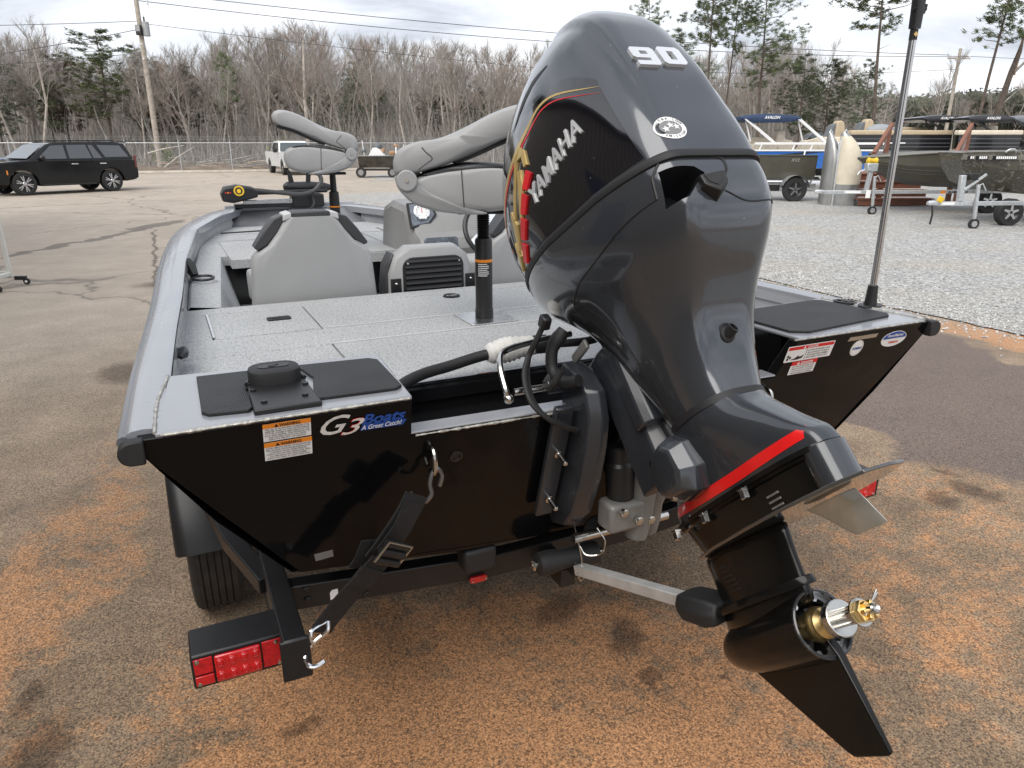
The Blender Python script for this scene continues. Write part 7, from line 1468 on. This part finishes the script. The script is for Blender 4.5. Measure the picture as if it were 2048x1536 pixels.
# --- two pontoon tubes standing on end
def nose_tube(name, label, px, D, r_, m, squash, hc, lean=0.):
    t = yard(name, label, 'pontoon tube', px, D); b = MB(); ring = []
    for z, kx, dx in ((0, 1, 0), (.9, 1, 0), (1.3, .97, -.014), (1.55, .86, -.064), (1.78, .66, -.155), (1.95, .42, -.264), (2.06, .22, -.355)): ring.append([(dx * squash * 2.2 * r_ + r_ * squash * kx * math.cos(2 * PI * i / 28), r_ * kx * math.sin(2 * PI * i / 28), z) for i in range(28)])
    b.loft(ring); b.build('tube', m, t, True, angle=50)
    b = MB(); b.tube([(-r_ * squash * 1.02 if hc < 0 else r_ * squash * 1.02, -.02, 0), (-r_ * squash * 1.02 if hc < 0 else r_ * squash * 1.02, -.02, 1.2), ((-1.0 if hc < 0 else .35) * r_ * squash, -.02, 1.75), (-.72 * r_ * squash, -.02, 2.06)], .05, 8); b.build('keel_strip', m_galv, t)
    b = MB(); b.tube([(-.62 * r_ * squash - .05, 0, 2.05), (-.62 * r_ * squash, 0, 2.14), (-.62 * r_ * squash + .06, 0, 2.05)], .018, 6); b.build('lifting_eye', m_galv, t)
    return t
m_bare = mat('dull_aluminium', (.40, .40, .39), .38, metal=.85, var=.15, vs=2.5, rvar=.1)
nose_tube('pontoon_tube', 'grey aluminium pontoon tube standing on end, the narrower left one', 1651, 22.3, .36, m_bare, .55, 1)
nt_ = nose_tube('pontoon_tube', 'aluminium pontoon tube with cream wrapper standing on end beside the brown steps', 1687, 22.0, .36, m_bare, .98, -1)
b = MB(); ring = []
for z, kx, dx in ((.62, 1.015, 0), (.9, 1.015, 0), (1.3, .985, -.014), (1.55, .875, -.064), (1.78, .675, -.155), (1.95, .435, -.264)): ring.append([(dx * .98 * 2.2 * .36 + .36 * .98 * kx * math.cos(PI + PI * i / 20), .36 * kx * math.sin(PI + PI * i / 20), z) for i in range(21)])
b.loft(ring, closed=False); b.build('cream_wrapper', mat('cream_wrap', (.58, .52, .41), .6, var=.12, vs=3), nt_)
# --- red-brown composite steps
stp_ = yard('boarding_steps', 'red-brown composite boarding steps with slanted handrails between the boats', 'steps', 1712, 21.6); k = U(21.6); m_comp = mat('redbrown_composite', (.20, .085, .052), .6, var=.12, vs=6, bump=.25, bs=60)
X = lambda px: (px - 1712) * k; Z = lambda py: 1.766 - (py - 286) * k
for i, (z1, y0) in enumerate(((.24, 0), (.46, .35), (.68, .70), (.90, 1.05))):
    b = MB(); b.b2((X(1716), y0 + .02, z1 - .20), (X(1862), y0 + .05, z1 - .035)); b.build('riser', m_comp, stp_); b = MB(); b.b2((X(1712), y0 - .02, z1 - .035), (X(1866), y0 + .36, z1)); b.build('tread', m_comp, stp_, bevel=.006)
for px in (1735, 1896):
    bar(stp_, (X(px), .1, Z(306)), (X(px + 58), 1.0, Z(250)), .10, .12, 'handrail', m_comp); bar(stp_, (X(px) + .02, .1, .0), (X(px) + .02, .1, Z(306)), .12, .12, 'post', m_comp); bar(stp_, (X(px + 50), .9, .0), (X(px + 50), .9, Z(258)), .12, .12, 'post', m_comp)
    for q in range(3): b = MB(); z = -.15 - .13 * q; b.tube([(X(px) + .03, .1, Z(306) + z), (X(px + 52), .93, Z(254) + z)], .006, 4); b.build('cable', m_steel, stp_)
b = MB(); b.b2((X(1700), 1.4, .86), (X(1960), 2.8, .90)); b.build('landing', m_comp, stp_, bevel=.006)
# --- first trailer tongue with yellow winch roller, jack and the long olive hull
def tongue_trailer(name, label, px, D, L_, zt, jackx, yaw=0., post=True, roller=None, dropx=1.6):
    t = yard(name, label, 'trailer', px, D, yaw)
    bar(t, (0, 0, zt), (L_, 0, zt + .02), .08, .09, 'tongue'); b = MB(); b.loft([[(x, y * s_, zt + z * s_) for y, z in rrect(-.06, -.03, .06, .06, .02)] for x, s_ in ((-.22, .7), (-.16, 1.1), (-.05, 1.1), (.05, .9))]); b.build('coupler', m_galv, t)
    bar(t, (jackx, -.09, .25), (jackx - .05, -.09, zt + .40), .06, .06, 'jack_tube'); b = MB(); b.lathe([(-.03, .06), (-.03, .11), (.03, .11), (.03, .06)], (jackx + .01, -.09, .11), (0, 1, 0), 20, False); jw = b.build('jack_wheel', m_rub, t); b = MB(); b.lathe([(-.032, .065), (.032, .065)], (jackx + .01, -.09, .11), (0, 1, 0), 12); b.build('wheel_hub', m_alu, jw)
    bar(t, (jackx, -.09, .11), (jackx, -.09, .28), .05, .05, 'jack_fork'); b = MB(); b.tube([(jackx - .05, -.09, zt + .38), (jackx + .02, -.12, zt + .42), (jackx + .10, -.14, zt + .28)], .012, 6); b.build('jack_crank', m_galv, t)
    return t
t1 = tongue_trailer('boat_trailer', 'galvanised trailer tongue with yellow winch roller in front of brown steps', 1640, 19.2, 5.2, .56, 1.30, .02)
bar(t1, (1.12, 0, .58), (1.18, 0, 1.22), .10, .10, 'winch_post'); b = MB(); b.b2((1.02, -.1, 1.08), (1.30, .1, 1.28)); b.build('winch', m_galv, t1, bevel=.02); b = MB(); b.lathe([(-.14, .05), (-.10, .085), (-.04, .06), (.04, .06), (.10, .085), (.14, .05)], (1.16, -.02, 1.34), (1, 0, 0), 16); b.build('bow_roller', mat('yellow_rubber', (.65, .42, .02), .5), t1)
b = MB(); b.tube([(.96, -.1, 1.12), (.82, -.12, 1.08), (.78, -.12, 1.0)], .018, 6); b.build('winch_handle', m_galv, t1); b = MB(); b.b2((1.10, -.055, .42), (1.22, -.048, .62)); b.build('paper_tag', m_white, t1); b = MB(); b.b2((3.05, -.05, .53), (3.18, -.043, .60)); b.build('reflector', m_orange, t1)
f_ = Flat((.55, -.046, .565), (1, 0, 0), (0, 0, 1)); f_.poly('maker_plate', rrect(0, -.025, .42, .03, .005), m_white, t1); f2_ = Flat((3.25, -.046, .54), (1, 0, 0), (0, 0, 1)); f2_.text('maker_lettering', 'ALUMA-WELD', 0, 0, .08, m_blk, t1, bold=.02)
for x in (3.9, 4.8): bar(t1, (x, -.8, .62), (x, .8, .62), .07, .07, 'crossmember')
t_wheel(t1, 4.5, .2, .33)
h1 = yard('olive_hull', 'long olive-grey aluminium hull with pointed bow above the yellow roller', 'boat', 1733, 19.4); k = U(19.4); X = lambda px: (px - 1733) * k; Z = lambda py: 1.766 - (py - 286) * k
b = MB(); rings = []
for px, zt_, zb, w_, wb in ((1733, 314, 318, .10, .06), (1748, 312, 328, .35, .18), (1775, 310, 345, .62, .36), (1805, 307, 360, .80, .5), (1845, 304, 368, .92, .6), (1900, 302, 372, .98, .66), (2080, 300, 374, 1.0, .7)):
    x = X(px); rings.append([(x, .9 - w_, Z(zt_)), (x, .9 - w_ * .96, Z(lerp(zt_, zb, .4))), (x, .9 - wb, Z(lerp(zt_, zb, .85))), (x, .9, Z(zb)), (x, .9 + wb, Z(lerp(zt_, zb, .85))), (x, .9 + w_, Z(zt_))])
b.loft(rings, closed=True); b.build('hull', m_olive, h1, True, angle=18)
b = MB(); b.tube([(r_[0][0], r_[0][1] - .01, r_[0][2]) for r_ in rings], .028, 8); b.build('gunwale', mat('olive_trim', (.16, .155, .13), .4), h1)
for q in (.3, .55): b = MB(); b.tube([Vector(r_[1]).lerp(Vector(r_[2]), q) + Vector((0, -.005, 0)) for r_ in rings[1:]], .012, 5); b.build('strake', m_olive, h1)
# --- second trailer with the camouflage boat
t2 = tongue_trailer('boat_trailer', 'aluminium trailer tongue with jack wheel at the right edge of the gravel', 1866, 15.9, 4.5, .53, .82, .05)
bar(t2, (.48, 0, .58), (.45, 0, 1.12), .11, .11, 'winch_post'); b = MB(); b.b2((.55, -.09, 1.02), (.75, .09, 1.16)); b.build('winch', m_blk, t2, bevel=.02); bar(t2, (.5, -.06, .82), (.92, -.06, 1.14), .03, .05, 'bow_stop_arm')
b = MB(); b.tube([(-.12, -.02, .50), (-.10, -.05, .30), (-.12, -.05, .10)], .02, 6); b.build('safety_chain', m_blk, t2); b = MB(); b.box((.02, -.05, .62), (.12, .05, .12), Matrix.Rotation(.5, 3, 'Y')); b.build('yellow_lever', MATS['yellow_rubber'], t2, bevel=.01); f_ = Flat((.05, -.046, .53), (1, 0, 0), (0, 0, 1)); f_.poly('maker_plate', rrect(0, -.02, .30, .03, .005), m_white, t2)
t_wheel(t2, 2.0, .5, .30); t_wheel(t2, 2.1, -.75, .30)
h2 = yard('camouflage_boat', 'camouflage duck boat with square bow lamps cut off at the right edge', 'boat', 1928, 16.4); k = U(16.4); X = lambda px: (px - 1928) * k; Z = lambda py: 1.766 - (py - 286) * k
def camo():
    m = bpy.data.materials.new('marsh_camouflage'); m.use_nodes = True; t = m.node_tree; q = t.nodes['Principled BSDF']; co = t.nodes.new('ShaderNodeTexCoord')
    t.links.new(ramp(t, gnoise(t, co.outputs['Object'], 4, 8, .7, 2.5), [(.35, (.02, .019, .015)), (.47, (.075, .068, .05)), (.53, (.03, .029, .022)), (.62, (.20, .185, .15))]), q.inputs['Base Color']); q.inputs['Roughness'].default_value = .3; q.inputs['Coat Weight'].default_value = .4; return m
m_cam = camo(); b = MB(); rings = []
for px, yc, w_, zt_, zb in ((1926, 0, .5, 304, 318), (1935, 0, .6, 303, 335), (1960, 0, .72, 302, 362), (2000, 0, .85, 301, 378), (2060, 0, .92, 300, 384), (2220, 0, .95, 300, 386)):
    x = X(px); rings.append([(x, 1 - w_, Z(zt_)), (x, 1 - w_ * .98, Z(lerp(zt_, zb, .45))), (x, 1 - w_ * .7, Z(zb)), (x, 1 + w_ * .7, Z(zb)), (x, 1 + w_, Z(zt_))])
b.loft(rings, closed=True); b.build('hull', m_cam, h2, True, angle=18)
b = MB(); b.loft([[(x, y_, z) for y_, z in ((w0 - .06, Z(317)), (w0 - .07, Z(309)), (w0 + .05, Z(306)), (w0 + .05, Z(318)))] for x, w0 in ((X(1926), .5), (X(1960), .3), (X(2060), .08))]); b.build('bow_band', mat('olive_trim', (.16, .155, .13), .4), h2)
for x0, w_ in ((X(1931), .10), (X(1943), .22), (X(1970), .48)):
    yb = interp([(X(1926), .5), (X(1960), .3), (X(2060), .08)], x0 + w_ / 2) - .075; b = MB(); b.b2((x0, yb - .05, Z(317)), (x0 + w_, yb + .06, Z(309))); lb = b.build('lamp_bar', m_blk, h2, bevel=.008)
    for q in range(max(1, int(w_ / .045))): b = MB(); xx = x0 + .03 + q * .045; b.b2((xx - .016, yb - .056, Z(315.5)), (xx + .016, yb - .049, Z(310.5))); b.build('lamp_cell', m_white, lb)
b = MB(); b.tube(curve([(X(1990), .15, Z(303)), (X(1995), .12, Z(298)), (X(2005), .12, Z(298)), (X(2010), .15, Z(303))], 4), .02, 6); b.build('grab_handle', m_galv, h2)
# ================================================================ ribbed metal building on the port side, seen only as a reflection
bd = thing('metal_building', 'tan ribbed metal building reflected in the dark outboard cowling', 'building', (-7.2, 2, 0)); m_sid = mat('tan_metal_siding', (.115, .098, .078), .45, var=.08, vs=2)
b = MB(); b.b2((-.3, -14, 0), (0, 16, 6.2)); b.build('wall', m_sid, bd)
m_rib = MB(); m_rib.loft([[(0.0, -.04, z), (.03, -.02, z), (.03, .02, z), (0.0, .04, z)] for z in (.1, 6.1)]); rme = m_rib.mesh('rib'); rme.materials.append(mat('siding_rib', (.30, .26, .21), .45))
for i in range(99): o_ = bpy.data.objects.new('rib', rme); col.objects.link(o_); o_.parent = bd; o_.location = (.003, -13.8 + i * .3, 0)
b = MB(); b.b2((-6, -14.3, 6.2), (.5, 16.3, 6.4)); b.build('roof', mat('dark_roof', (.06, .06, .06), .5), bd); b = MB(); b.b2((.004, .5, 0), (.05, 3.6, 3.2)); b.build('door', mat('navy_door', (.02, .035, .08), .4), bd)
